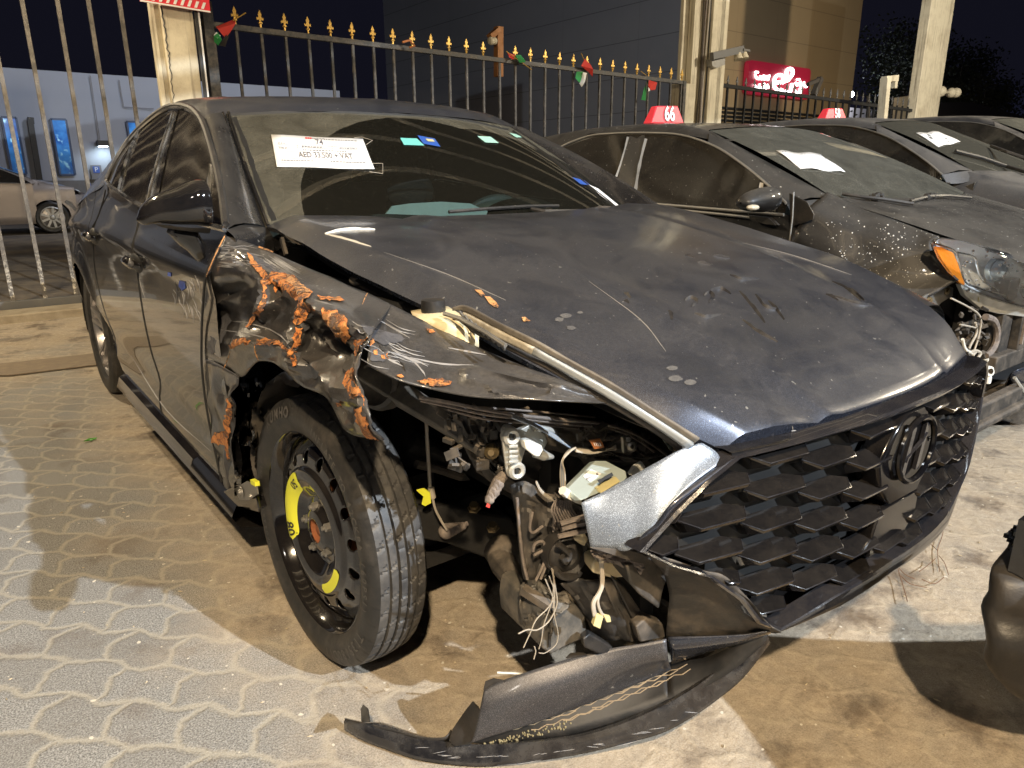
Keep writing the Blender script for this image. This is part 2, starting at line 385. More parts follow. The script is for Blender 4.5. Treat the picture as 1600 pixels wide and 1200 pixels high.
def glass(name, tint=(.5, .55, .52), dust=.1, arcs=None, thick=.0, dcol=(.22, .21, .17)):
    t = NT(name); nt = t
    fine = t.ramp(t.noise(240, 3, .7), [(.35, .5), (.65, 1)]); spk = t.ramp(t.noise(110, 2, .5), [(.66, 0), (.76, 1)])
    tr = t.n('ShaderNodeBsdfTransparent', i={0: (*tint, 1)}); gl = t.n('ShaderNodeBsdfGlossy', i={'Roughness': .02, 'Color': (1, 1, 1, 1)})
    fr = t.n('ShaderNodeFresnel', i={'IOR': 1.5}); m1 = t.n('ShaderNodeMixShader'); t.L(fr.outputs[0], m1.inputs[0]); t.L(tr.outputs[0], m1.inputs[1]); t.L(gl.outputs[0], m1.inputs[2])
    di = t.n('ShaderNodeBsdfDiffuse', i={0: (*dcol, 1)})
    lo = dust
    if arcs:
        x = t.sep(t.obj()); a = None
        for (cx, cy, r, hi, y0) in arcs:
            dx = t.math('SUBTRACT', x[0], cx); dy = t.math('SUBTRACT', x[1], cy)
            rr = t.math('SQRT', t.math('ADD', t.math('MULTIPLY', dx, dx), t.math('MULTIPLY', dy, dy)))
            rr = t.math('ADD', rr, t.math('MULTIPLY', t.noise(14, 4, .6), .014))
            o = t.math('GREATER_THAN', rr, r); a = o if a is None else t.math('MULTIPLY', a, o)
        big = t.ramp(t.noise(5, 6, .65, dist=1.5), [(.3, .5), (.7, 1)])
        lo = t.math('ADD', dust, t.math('MULTIPLY', t.math('MULTIPLY', a, hi), big))
    f = t.math('ADD', t.math('MULTIPLY', fine, lo), t.math('MULTIPLY', spk, .12), clamp=True)
    m2 = t.n('ShaderNodeMixShader'); t.L(f, m2.inputs[0]); t.L(m1.outputs[0], m2.inputs[1]); t.L(di.outputs[0], m2.inputs[2])
    t.L(m2.outputs[0], t.out.inputs[0]); return t.m
M['lens'] = glass('clear_headlamp_lens', (.92, .95, .97), .05, dcol=(.4, .4, .4))
M['tint'] = paint('tinted_glass', (.006, .006, .006), 0, .03, .35, .3, .028, flake=False, dcol=(.22, .19, .15), speck=.25)
# ------------------------------------------------------------------ ground
def ground_mat():
    t = NT('dusty_block_paving'); x = t.sep(t.obj())
    a = t.math('MULTIPLY', t.math('SUBTRACT', x[0], x[1]), .7071); b = t.math('MULTIPLY', t.math('ADD', x[0], x[1]), .7071)
    wob = t.math('MULTIPLY', t.math('SUBTRACT', t.noise(11, 3, .55), .5), .045)
    b2 = t.math('ADD', t.math('ADD', b, t.math('MULTIPLY', t.math('PINGPONG', a, .0825), .24)), wob)
    row = t.math('FLOOR', t.math('DIVIDE', b2, .118)); fb = t.math('MULTIPLY', t.math('PINGPONG', b2, .059), 1.0)
    a2 = t.math('ADD', t.math('ADD', a, t.math('MULTIPLY', row, .0825)), t.math('ADD', t.math('MULTIPLY', t.math('PINGPONG', b, .059), .5), wob))
    fa = t.math('PINGPONG', a2, .0825)
    db = fb; da = fa
    dist = t.math('MINIMUM', db, da)
    nz = t.math('MULTIPLY', t.math('SUBTRACT', t.noise(75, 5, .75), .5), .022)
    j = t.ramp(t.math('ADD', dist, nz), [(.003, .9), (.013, 0)])
    # dust cover: thick under and beside the car, patchy elsewhere
    cx = t.math('MULTIPLY', t.math('ADD', x[0], 1.26), 2.6, clamp=False)
    far = t.math('MULTIPLY', t.math('SUBTRACT', x[1], 1.6), .35)
    n1 = t.math('MULTIPLY', t.math('SUBTRACT', t.noise(1.7, 6, .6), .5), 2.6)
    near = t.math('SUBTRACT', t.math('MAXIMUM', cx, far), .2)
    sand = t.ramp(t.math('ADD', near, n1), [(0, 0), (.9, 1)])
    sandy = t.math('MULTIPLY', sand, t.ramp(t.noise(7, 6, .65), [(.3, .6), (.7, 1)]))
    gr = t.noise(260, 3, .75); gr2 = t.noise(90, 4, .7); blk = t.n('ShaderNodeTexWhiteNoise', noise_dimensions='1D', i={'W': t.math('ADD', row, t.math('MULTIPLY', t.math('FLOOR', t.math('DIVIDE', a2, .165)), 7.3))}).outputs[0]
    pav = t.mix(t.ramp(gr, [(.38, 0), (.62, 1)]), (.10, .10, .10), (.45, .45, .44)); pav = t.mix(t.ramp(gr2, [(.3, .35), (.6, 0)]), pav, (.10, .10, .10))
    pav = t.mix(t.math('MULTIPLY', blk, .45), pav, (.17, .16, .145))
    stain = t.ramp(t.noise(3.6, 6, .65), [(.55, 0), (.70, .65)]); pav = t.mix(stain, pav, (.12, .09, .07))
    sc = t.mix(t.ramp(t.noise(30, 7, .75), [(.35, 0), (.65, 1)]), (.35, .285, .205), (.54, .45, .335)); sc = t.mix(t.ramp(gr, [(.3, .4), (.5, 0)]), sc, (.15, .12, .09))
    oil = t.math('MULTIPLY', t.ramp(t.noise(3.7, 6, .65), [(.52, 0), (.62, .85)]), sand); sc = t.mix(oil, sc, (.12, .085, .055))
    js = t.mix(t.ramp(gr, [(.35, 0), (.65, 1)]), (.30, .28, .24), (.42, .40, .35))
    col = t.mix(j, pav, js); col = t.mix(t.math('MULTIPLY', sandy, .92), col, sc)
    peb = t.ramp(t.noise(48, 1, .3), [(.755, 0), (.775, 1)]); col = t.mix(peb, col, (.62, .58, .50))
    t.set(col=col, rough=.85, spec=.25)
    ridge = t.n('ShaderNodeTexNoise', i={'Scale': 10, 'Detail': 5, 'Roughness': .55, 'Distortion': 1.5, 'Vector': t.obj()}).outputs['Fac']
    rid = t.math('MULTIPLY', t.math('MULTIPLY', t.math('ABSOLUTE', t.math('SUBTRACT', ridge, .5)), -.6), sand)
    h = t.math('ADD', t.math('MULTIPLY', t.math('MULTIPLY', j, t.math('SUBTRACT', 1, t.math('MULTIPLY', sand, 1.6))), -.30), t.math('ADD', t.math('MULTIPLY', gr, .16), t.math('ADD', t.math('MULTIPLY', gr2, .22), rid)))
    t.bump(h, .75, .011); return t.m
g = MB(); N = 60
g.grid([[Vector((-60+140*j/2, -30+130*i/2, -.006)) for j in range(3)] for i in range(3)])
tag(g.build('ground', simple('sandy_asphalt', (.12, .10, .08), .9, grime=.9, gcol=(.30, .24, .16), gscale=1.5, bump=.5, bscale=30)), kind='structure')
g = MB(); g.grid([[Vector((-6+22*j/2, -6+11.5*i/2, 0)) for j in range(3)] for i in range(3)])
tag(g.build('paving', ground_mat()), kind='structure')
g = MB(); g.box((5, 5.62, .02), (24, .30, .10)); tag(g.build('kerb', simple('sandy_concrete_kerb', (.36, .31, .23), .9, grime=.7, gcol=(.2, .16, .11), bump=.6), bevel=.012), kind='structure')
g = MB(); pp = [P(-30, 588, Z=.006), P(18, 587, Z=.006), P(150, 571, Z=.006), P(158, 552, Z=.006), P(15, 568, Z=.006), P(-30, 572, Z=.006)]
g.prism(pp, (0, 0, .006)); tag(g.build('drain_cover', simple('sandy_plank', (.20, .16, .12), .8, grime=.8, gcol=(.30, .25, .18), gscale=20, bump=.6)), 'sand covered flat drain cover lying in the paving behind the rear wheel', 'drain cover')
# ------------------------------------------------------------------ leaf and twigs
g = MB(); c = P(141, 687, Z=.008)
for k, (dx, dy, r) in enumerate(((-.012, 0, .4), (.012, .006, -.3), (.0, -.004, 1.2))):
    cc = c+Vector((dx, dy, 0)); n = 8
    pts = [cc+Vector((cos(r)*.016*cos(a)-sin(r)*.007*sin(a), sin(r)*.016*cos(a)+cos(r)*.007*sin(a), .004*sin(a*2+k))) for a in [2*pi*i/n for i in range(n)]]
    g.prism(pts, (0, 0, .0012))
tag(g.build('fallen_leaf', M['leaf']), 'small bright green leaf scrap lying on the sandy paving beside the car', 'leaf')
g = MB()
for l in ([(1478, 808), (1472, 838), (1465, 860), (1468, 893)], [(1465, 860), (1450, 845), (1452, 832)], [(1462, 872), (1450, 883), (1436, 893)], [(1400, 880), (1408, 905), (1418, 940)], [(1408, 900), (1422, 912), (1448, 918)], [(1440, 905), (1460, 912), (1475, 902)], [(1467, 868), (1476, 880), (1482, 898)], [(1430, 905), (1415, 898), (1402, 885)]):
    g.tube(spl([P(u, v, Z=.006+.02*hsh(i, u)) for i, (u, v) in enumerate(l)], 4), .0011, 5)
tag(g.build('twig', simple('dry_twig', (.16, .08, .04), .8)), 'thin dry brown twig sprig lying on the ground past the black grille', 'twig')
q = MB()
for k in range(420):
    x, y = -1.6+3.4*hsh(k, 201), -1.15+3.6*hsh(k, 202)**1.5; a = 6.3*hsh(k, 203); L = .003+.006*hsh(k, 204)**2; d = Vector((cos(a), sin(a), 0))*L; n_ = Vector((-sin(a), cos(a), 0))*(.0014+.0016*hsh(k, 205)); c = Vector((x, y, .003))
    q.add([c-d, c+n_, c+d, c-n_, c+Vector((0, 0, .0025))], [(0, 1, 4), (1, 2, 4), (2, 3, 4), (3, 0, 4)], False)
tag(q.build('seed_litter', simple('pale_litter', (.55, .46, .32), .8)), kind='stuff')
# ------------------------------------------------------------------ fence with spear finials
FY = 5.8
fen = thing('spear_top_fence', (.9, FY, 0), 'long dusty black metal fence with gold fleur-de-lis tops behind the cars', 'fence')
def finial(mb, x, y, z, s=1):
    sec = [(0, 0), (.010, .0), (.012, .012), (.022, .018), (.010, .028), (.010, .036), (.018, .040), (.010, .046)]
    mb.lathe((x, y, z), (0, 0, 1), [(.002, 0), (.010, 0), (.010, .03), (.020, .036), (.020, .044), (.010, .05), (.012, .062)], 8)
    pts = [(-.008, .06), (-.012, .07), (-.030, .064), (-.034, .082), (-.024, .098), (-.030, .086), (-.018, .084), (-.012, .10), (-.017, .115), (0, .155), (.017, .115), (.012, .10), (.018, .084), (.030, .086), (.024, .098), (.034, .082), (.030, .064), (.012, .07), (.008, .06)]
    mb.prism([Vector((x+a*s, y-.005, z+b*s)) for a, b in pts], (0, .010, 0))
r = MB(); r.bar((.62, FY, 2.44), (7.3, FY, 2.385), .045, .05, (0, 0, 1)); r.bar((.62, FY, .2), (7.3, FY, .2), .045, .05); r.build('rail', M['fence'], fen, bevel=.003)
r = MB(); r.bar((7.32, FY, 0), (7.32, FY, 2.41), .06, .06, (0, 1, 0)); r.bar((.74, FY-.01, 0), (.74, FY-.01, 2.62), .09, .09, (0, 1, 0)); r.build('post', M['fence'], fen, bevel=.003)
for i in range(29):
    x = .76+i*.2325; zt = 2.44-(x-.62)*.0083
    b = MB(); tilt = .01*(hsh(i)-.5)
    b.bar((x+tilt, FY, .2), (x, FY, zt), .024, .024, (0, 1, 0)); bo = b.build('bar', M['fence'], fen)
    if i == 14: continue
    f = MB(); finial(f, x, FY, zt+.025, 1+.04*(hsh(i, 4)-.5)); f.build('finial', M['gold'], bo)
# ------------------------------------------------------------------ sliding gate at the left
gt = thing('barred_gate', (-1, 5.85, 0), 'tall grey barred gate with flaking paint and a flat bottom rail at far left', 'gate')
for i in range(9):
    x0 = -1.093-.2325*3+i*.2325
    b = MB(); b.bar((x0, 5.85, .08), (x0-.03+.03*hsh(i, 3), 5.85, 3.3), .030, .030, (0, 1, 0)); b.build('bar', M['flaky'], gt)
r = MB(); r.box((-.4, 5.83, .075), (3.0, .06, .11)); r.box((-.4, 5.85, 3.3), (3.0, .05, .05)); r.build('rail', M['rail'], gt, bevel=.004)
# ------------------------------------------------------------------ second fence, right of the middle pillar
f2 = thing('far_fence', (12, 6.1, 0), 'dark spear topped fence between the middle pillar and the far pillar', 'fence')
r = MB(); r.bar((8.6, 6.1, 2.46), (15.2, 6.1, 2.38), .05, .055); r.build('rail', M['dark'], f2)
for i in range(28):
    x = 8.75+i*.235; b = MB(); b.bar((x, 6.1, .1), (x, 6.1, 2.45), .03, .03, (0, 1, 0)); bo = b.build('bar', M['dark'], f2)
    f = MB(); finial(f, x, 6.1, 2.46); f.build('finial', M['rail'], bo)
# ------------------------------------------------------------------ canopy pillars
pl = thing('canopy_pillar', (.52, 5.5, 0), 'cream painted pillar with a dark crack beside the barred gate', 'pillar', 'canopy pillars')
q = MB(); q.box((.385, 5.50, 1.9), (.25, .22, 3.8)); q.box((.20, 5.44, 1.9), (.04, .06, 3.8)); q.box((.24, 5.50, 1.9), (.04, .14, 3.8)); q.build('column', M['pillar'], pl, bevel=.006)
q = MB()
c0 = [P(238, 8, Y=5.385), P(241, 30, Y=5.385), P(240, 48, Y=5.385), P(244, 75, Y=5.385), P(247, 95, Y=5.385), P(252, 115, Y=5.385), P(256, 140, Y=5.385), P(259, 170, Y=5.385)]
for k in range(len(c0)): c0[k].x = .275+.012*(hsh(k)-.5); c0[k].y = 5.389
cp = spl(c0, 4); q.tube([p+Vector((.02*(hsh(i, 9)-.5), 0, 0)) for i, p in enumerate(cp)], [.007*(1-.6*i/len(cp)) for i in range(len(cp))], 5); q.build('crack', M['ink'], pl)
q = MB(); q.bar((.525, 5.36, 0), (.525, 5.36, 3.8), .022, .022, (0, 1, 0)); q.build('cable_duct', M['ink'], pl)
q = MB(); q.bar((.547, 5.36, 0), (.547, 5.36, 3.8), .014, .014, (0, 1, 0)); q.build('conduit', M['whitep'], pl)
pl2 = thing('canopy_pillar', (8, 5.9, 0), 'tall cream pillar carrying cables and a bracket right of the number 66 box', 'pillar', 'canopy pillars')
q = MB(); q.box((8.2, 5.95, 2.4), (.36, .10, 4.8)); q.box((8.25, 6.05, 2.4), (.10, .30, 4.8)); q.box((7.72, 6.0, 2.4), (.13, .10, 4.8)); q.box((7.85, 6.1, 2.4), (.6, .06, 4.8)); q.box((7.55, 6.0, 1.2), (.3, .2, 2.4)); q.build('column', M['pillar'], pl2, bevel=.006)
for k in range(4):
    q = MB(); x = 7.86+k*.05; q.tube([(x+.015*sin(z*3+k*2), 5.95, z) for z in [i*.25 for i in range(19)]], .014, 6); q.build('cable', (M['bark'], M['tape'], M['wire'], M['ink'])[k], pl2)
q = MB(); a = P(1112, 88, Y=5.75); b_ = P(1160, 77, Y=5.75); q.bar(a, b_, .07, .10); q.bar(P(1158, 78, Y=5.75), P(1168, 80, Y=5.75), .10, .03); q.build('bracket', M['rail'], pl2)
q = MB(); q.lathe(P(1153, 88, Y=5.75), (0, -.3, -1), [(.004, -.05), (.05, -.05), (.07, .05), (.0, .055)], 12); q.lathe(P(1162, 87, Y=5.75), (0, -.3, -1), [(.004, -.05), (.05, -.05), (.07, .05), (.0, .055)], 12); q.build('spot_head', M['pillar'], pl2)
q = MB(); q.prism([P(1112, 92, Y=5.80), P(1133, 90, Y=5.80), P(1133, 101, Y=5.80), P(1120, 106, Y=5.80), P(1113, 103, Y=5.8)], (0, .1, 0)); q.build('flood_head', M['steel'], pl2)
pl3 = thing('canopy_pillar', (15.6, 6.1, 0), 'plain cream pillar standing farthest right above the grey car', 'pillar', 'canopy pillars')
q = MB(); q.box((15.45, 6.1, 3), (.85, .2, 6)); q.box((16.10, 6.15, 3), (.35, .12, 6)); q.build('column', M['pillar'], pl3, bevel=.01)
# L bracket post
lp = MB(); lp.bar(P(1378, 188, Y=5.3), P(1384, 122, Y=5.3), .13, .13, (0, 1, 0)); lp.bar(P(1381, 124, Y=5.3), P(1400, 122, Y=5.3), .10, .10); lp.bar(P(1398, 123, Y=5.3), P(1396, 138, Y=5.3), .09, .09, (0, 1, 0))
tag(lp.build('bracket_post', M['pillar']), 'pale square post with a hooked top arm standing above the grey car', 'post')
lp = MB(); lp.bar(P(779, 42, Y=7.5), P(779, 120, Y=7.5), .10, .10, (0, 1, 0)); lp.bar(P(779, 46, Y=7.45), P(765, 58, Y=7.45), .07, .10, (0, 1, 0)); q0 = lp.build('lamp_post', M['brown'])
tag(q0, 'short orange brown post with small spotlights rising behind the fence spears', 'post')
lp = MB(); lp.ball(P(767, 64, Y=7.4), .055); lp.ball(P(772, 64, Y=7.4), .05); lp.build('spot_head', M['pillar'], q0)
lp = MB(); lp.bar(P(1357, 190, Y=7.), P(1357, 150, Y=7.), .05, .05, (0, 1, 0)); tag(lp.build('thin_post', M['bark']), 'thin dark post standing left of the pale hooked post', 'post')
lp = MB(); lp.bar(P(1271, 149, Y=7), P(1282, 122, Y=7), .10, .10, (0, 1, 0)); lp.bar(P(1281, 124, Y=7), P(1262, 132, Y=7), .07, .07)
tag(lp.build('bracket_post', M['bark']), 'dark hooked post beside the red illuminated sign', 'post')
# ------------------------------------------------------------------ red board on the left pillar
sg = thing('warning_board', (.6, 5.3, 2.6), 'red board edged with white diagonal dashes at the top of the cracked pillar', 'sign')
q = MB(); c4 = [P(217, 0, Y=5.30), P(329, 20, Y=5.30)]; z0 = P(272, 9, Y=5.3).z
A = P(219, 2, Y=5.3); B = P(329, 20, Y=5.3)
q.prism([A, B, B+Vector((0, 0, .5)), A+Vector((0, 0, .5))], (0, .012, 0)); q.build('board', M['red'], sg)
q = MB(); ex = (B-A).normalized(); ez = Vector((0, 0, 1)); L = (B-A).length
for k in range(9):
    o = A+ex*(.03+k*(L-.05)/9)+ez*.02+Vector((0, -.003, 0)); q.prism([o, o+ex*.022, o+ex*.045+ez*.05, o+ex*.023+ez*.05], (0, .002, 0))
q.prism([A+Vector((0, -.003, 0)), B+Vector((0, -.003, 0)), B+Vector((0, -.003, .012)), A+Vector((0, -.003, .012))], (0, .002, 0)); q.build('dash', M['whitep'], sg)
# ------------------------------------------------------------------ cloth flags caught on the fence
def flag(pieces, label, pole=None):
    t = thing('cloth_flag', P(*pieces[0][1][0], Y=FY-.05), label, 'flag', 'small cloth flags caught on the fence')
    for mat, pts, dy in pieces:
        q = MB(); pp = [P(u, v, Y=FY-.06-dy+.03*sin(i*2.1)) for i, (u, v) in enumerate(pts)]; q.prism(pp, (.0, .003, .001)); q.build({'redc': 'red_cloth', 'green': 'green_cloth', 'whitep': 'white_cloth', 'blackc': 'black_cloth'}[mat], M[mat], t)
    if pole: q = MB(); q.tube([P(*pole[0], Y=FY-.08), P(*pole[1], Y=FY-.04)], .005, 6); q.build('stick', M['gold'], t)
flag([('redc', [(337, 42), (366, 30), (369, 36), (360, 50), (352, 60), (340, 45)], 0), ('whitep', [(338, 50), (345, 56), (340, 60), (334, 55)], .01), ('green', [(334, 57), (340, 50), (347, 62), (341, 71), (335, 66)], .02), ('blackc', [(352, 56), (360, 50), (352, 73), (342, 71)], .0)], 'red green and black flag hanging beside the cracked pillar', ((364, 32), (384, 20)))
flag([('redc', [(792, 81), (806, 87), (802, 93), (796, 90)], 0), ('green', [(805, 86), (814, 86), (822, 97), (812, 98)], .01), ('blackc', [(806, 94), (818, 100), (812, 102)], 0)], 'small green flag with a red end twisted over the rail right of the orange post', ((791, 80), (831, 109)))
flag([('redc', [(914, 92), (922, 100), (927, 108), (926, 120), (921, 114), (908, 103)], 0), ('green', [(901, 112), (912, 112), (906, 130), (899, 122)], .01), ('whitep', [(911, 113), (917, 114), (914, 128), (909, 136), (905, 130)], .012)], 'red white and green flag draped over the middle of the fence', ((908, 83), (914, 96)))
flag([('redc', [(1014, 125), (1027, 129), (1024, 140), (1017, 141), (1013, 134)], 0), ('green', [(1006, 140), (1011, 128), (1009, 157), (1002, 156)], .01), ('blackc', [(1009, 128), (1013, 132), (1009, 168)], 0), ('whitep', [(1013, 136), (1017, 141), (1013, 143)], 0)], 'red and green flag hanging above the number 66 box, rightmost flag', ((1001, 111), (1010, 118)))
q = MB(); q.tube([P(629, 66, Y=5.7), P(640, 63, Y=5.7), P(648, 72, Y=5.7), P(640, 74, Y=5.7)], .012, 6); q0 = q.build('cloth_scrap', M['tag']); tag(q0, 'faded knotted cloth scrap wrapped on the fence rail', 'cloth')
# ------------------------------------------------------------------ background buildings
def wallmat(name, col, dx=1.6, dz=1.2, axis=0, lc=.6, g=.15):
    t = NT(name); x = t.sep(t.obj()); a = x[axis]
    l1 = t.math('LESS_THAN', t.math('PINGPONG', x[2], dz/2), .011); l2 = t.math('LESS_THAN', t.math('PINGPONG', a, dx/2), .008)
    l = t.math('MAXIMUM', l1, t.math('MULTIPLY', l2, .4)); gr = t.math('MULTIPLY', t.ramp(t.noise(1.2, 6, .6), [(.35, 0), (.75, 1)]), g)
    c = t.mix(gr, col, tuple(v*.6 for v in col)); t.set(col=t.mix(t.math('MULTIPLY', l, lc), c, tuple(v*.35 for v in col)), rough=.75); return t.m
wb = thing('warehouse', (0, 22, 0), 'low pale warehouse with narrow blue lit windows beyond the gate', 'building')
q = MB(); q.box((-5.7, 24, 1.89), (30.6, 4, 3.78)); q.build('wall', simple('pale_render', (.36, .39, .46), .8, grime=.25, gscale=.6, gcol=(.3, .3, .33)), wb)
q = MB(); zz = P(100, 282, Y=22).z; q.box((-5.7, 21.96, zz/2), (30.6, .07, zz)); q.build('plinth', simple('grey_plinth', (.16, .16, .17), .8), wb)
def lit():
    t = NT('blue_lit_window'); x = t.sep(t.obj()); n = t.noise(1.6, 4, .6); z = x[2]
    c = t.mix(t.ramp(n, [(.4, 0), (.65, 1)]), (.01, .05, .22), (.05, .22, .55)); k = t.ramp(z, [(.52, 1), (.62, .12), (.72, .10), (.84, .8)]); c = t.mix(t.ramp(t.noise(5, 2), [(.6, 0), (.7, 1)]), c, (.3, .6, .8))
    t.set(col=(.01, .02, .05), rough=.1, emis=c, emit=t.math('MULTIPLY', t.ramp(t.math('MULTIPLY', z, .45), [(.28, 1), (.45, .35), (.75, .4), (.9, 1)]), .8)); return t.m
LIT = lit()
for (u0, u1, v0, ub0, ub1, vb) in ((2, 25, 183, 17, 40, 272), (79, 103, 186, 93, 116, 273), (198, 218, 190, 212, 234, 274), (300, 322, 196, 310, 330, 276)):
    a, b, c, d = P(u0, v0, Y=21.93), P(u1, v0+1, Y=21.93), P(ub1, vb, Y=21.93), P(ub0, vb, Y=21.93); b.z = a.z; c.z = d.z; d.x = a.x; c.x = b.x
    q = MB(); e = .035
    for s_, f_ in ((a, b), (b, c), (c, d), (d, a)): q.bar(s_, f_, .05, .08, (0, 1, 0))
    fr = q.build('window', simple('blue_frame', (.02, .06, .16), .4), wb)
    q = MB(); q.prism([a, b, c, d], (0, .03, 0)); q.build('pane', LIT, fr)
q = MB(); q.bar(P(47, 188, Y=21.8), P(62, 281, Y=21.8), .13, .13, (0, 1, 0)); q.bar(P(43, 188, Y=21.8), P(53, 189, Y=21.8), .16, .16, (0, 1, 0)); q.build('downpipe', M['ink'], wb)
q = MB(); q.bar(P(141, 118, Y=21.9), P(157, 225, Y=21.9), .02, .02, (0, 1, 0)); q.bar(P(186, 125, Y=21.9), P(193, 166, Y=21.9), .02, .02, (0, 1, 0)); q.bar(P(193, 167, Y=21.9), P(240, 170, Y=21.9), .02, .02, (0, 1, 0)); q.build('conduit', M['inkg'], wb)
q = MB(); lpn = P(160, 224, Y=21.75); q.box(lpn, (.26, .35, .14)); wl = q.build('wall_lamp', M['ink'], wb)
q = MB(); q.box(lpn+Vector((0, -.02, -.085)), (.2, .25, .02)); q.build('lamp_glass', simple('cool_lamp', (.8, .95, 1), emit=8), wl)
ld = bpy.data.lights.new('wall_lamp_light', 'SPOT'); ld.energy = 9; ld.color = (.75, .92, 1); ld.spot_size = 2.6; ld.spot_blend = .6; ld.shadow_soft_size = .08
lo = bpy.data.objects.new('wall_lamp_light', ld); COL.objects.link(lo); lo.location = lpn+Vector((0, -.15, -.15)); lo.rotation_euler = (radians(25), 0, 0)
a, c = P(143, 258, Y=21.9), P(159, 281, Y=21.9); q = MB(); q.box(((a.x+c.x)/2, 21.9, (a.z+c.z)/2), (.26, .02, a.z-c.z)); ps = q.build('parking_plate', M['inkg'], wb)
q = MB(); q.box(((a.x+c.x)/2, 21.885, a.z-.12), (.16, .01, .17)); q.build('blue_field', M['bluest'], ps)
q = MB(); put_text(q, 'P', .17, plane_map(((a.x+c.x)/2, 21.875, a.z-.12), (1, 0, 0), (0, 0, 1))); q.build('letter', M['whitep'], ps)
q = MB(); bx = thing('yard_railing', (3, 20, 0), 'dark upright railing in front of the pale warehouse', 'railing')
for k in range(9):
    q = MB(); p = P(139+k*9, 284, Y=17); q.bar((p.x, 17, .1), (p.x, 17, p.z), .05, .05, (0, 1, 0)); q.build('bar', M['bluest'] if k < 2 else M['ink'], bx)
q = MB(); a, b = P(134, 283, Y=17), P(230, 291, Y=17); b.z = a.z; q.bar(a, b, .07, .07); q.build('rail', M['ink'], bx)
q = MB(); q.bar(P(118, 320, Y=18), P(121, 300, Y=18), .09, .09, (0, 1, 0)); tag(q.build('bollard', M['ink']), 'short dark bollard behind the silver car', 'bollard')
q = MB(); a = P(390, 140, Y=24); b = P(530, 158, Y=24); q.prism([P(380, 134, Y=28), P(508, 146, Y=28), P(528, 160, Y=28), P(380, 160, Y=28)], (0, 1, 0)); tag(q.build('shed_roof', simple('dull_purple_grey', (.05, .045, .055), .8)), 'low dark sloped roof just above the wrecked car roof', 'roof')
# tall block: dark flank and tan front
CY = 12.; cx_ = P(1078, 40, Y=CY).x; rx = P(1345, 30, Y=CY).x
tb = thing('office_block', (cx_+2, CY+5, 0), 'tall plain block with a dark flank and a tan panelled front', 'building')
fy = CY
for _ in range(200):
    fy += .1
    dd = Vector((cx_, fy, 3))-CP
    if 800+FPX*dd.dot(RT)/dd.dot(FW) < 609: break
q = MB(); q.box((cx_+.06, (CY+fy)/2+.05, 5), (.12, fy-CY-.12, 10)); q.build('dark_wall', wallmat('dark_cladding', (.20, .20, .215), 3.2, .95, 1, .75), tb)
q = MB(); q.box(((cx_+rx)/2, CY+.06, 5), (rx-cx_, .12, 10)); q.build('tan_wall', wallmat('tan_cladding', (.42, .30, .16), 1.9, .98, 0, .5), tb)
q = MB(); q.box(((cx_+rx)/2+.1, (CY+fy)/2, 4.98), (rx-cx_-.3, fy-CY-.4, 9.9)); q.build('core', M['ink'], tb)
# lower ledges on the tan wall seen through the fence
q = MB()
for k in range(4): z = P(1200, 174+k*6, Y=CY-.1).z; q.box(((cx_+rx)/2, CY-.05, z), (rx-cx_, .09, .05))
q.build('ledge', M['ink'], tb)
q = MB(); z = P(1200, 196, Y=CY-.1).z; q.box(((cx_+rx)/2, CY-.07, z/2), (rx-cx_, .12, z)); q.build('shopfront', M['ink'], tb)
# illuminated red sign
SY = CY-.22; a, b, c, d = [P(u, v, Y=SY) for u, v in ((1170, 93), (1267, 108), (1263, 156), (1168, 146))]
sx0, sx1, sz1, sz0 = (a.x+d.x)/2, (b.x+c.x)/2, (a.z+b.z)/2, (c.z+d.z)/2
sn = thing('shop_sign', ((sx0+sx1)/2, SY, (sz0+sz1)/2), 'dark red rounded sign with glowing white lettering on the tan wall', 'sign')
def rrect(x0, x1, z0, z1, r, y, n=5):
    out = []
    for (cx, cz, a0) in ((x1-r, z1-r, 0), (x0+r, z1-r, 90), (x0+r, z0+r, 180), (x1-r, z0+r, 270)):
        for k in range(n+1): t = radians(a0+90*k/n); out.append(Vector((cx+r*cos(t), y, cz+r*sin(t))))
    return out
q = MB(); q.prism(rrect(sx0, sx1, sz0, sz1, .12, SY), (0, .15, 0)); q.build('panel', simple('dark_red_panel', (.30, .012, .03), .4, grime=0, bump=0, emit=.35), sn)
W_, H_ = sx1-sx0, sz1-sz0; glow = simple('lit_white_letters', (1, .97, .97), emit=3.5, grime=0, bump=0)
def SP(x, y): return Vector((sx0+W_*x, SY-.03, sz0+H_*y))
q = MB()
for st, r in (([(.40, .42), (.50, .45), (.545, .58), (.50, .67), (.43, .64), (.39, .50), (.40, .30), (.46, .20), (.52, .22)], .045), ([(.53, .45), (.63, .60), (.68, .78), (.65, .90), (.585, .86), (.575, .70), (.62, .52)], .048), ([(.52, .22), (.57, .13), (.60, .20), (.63, .12), (.67, .22), (.685, .45)], .045)):
    q.tube(spl([SP(*p) for p in st], 5), r*H_*1.15, 8)
q.build('emblem', glow, sn)
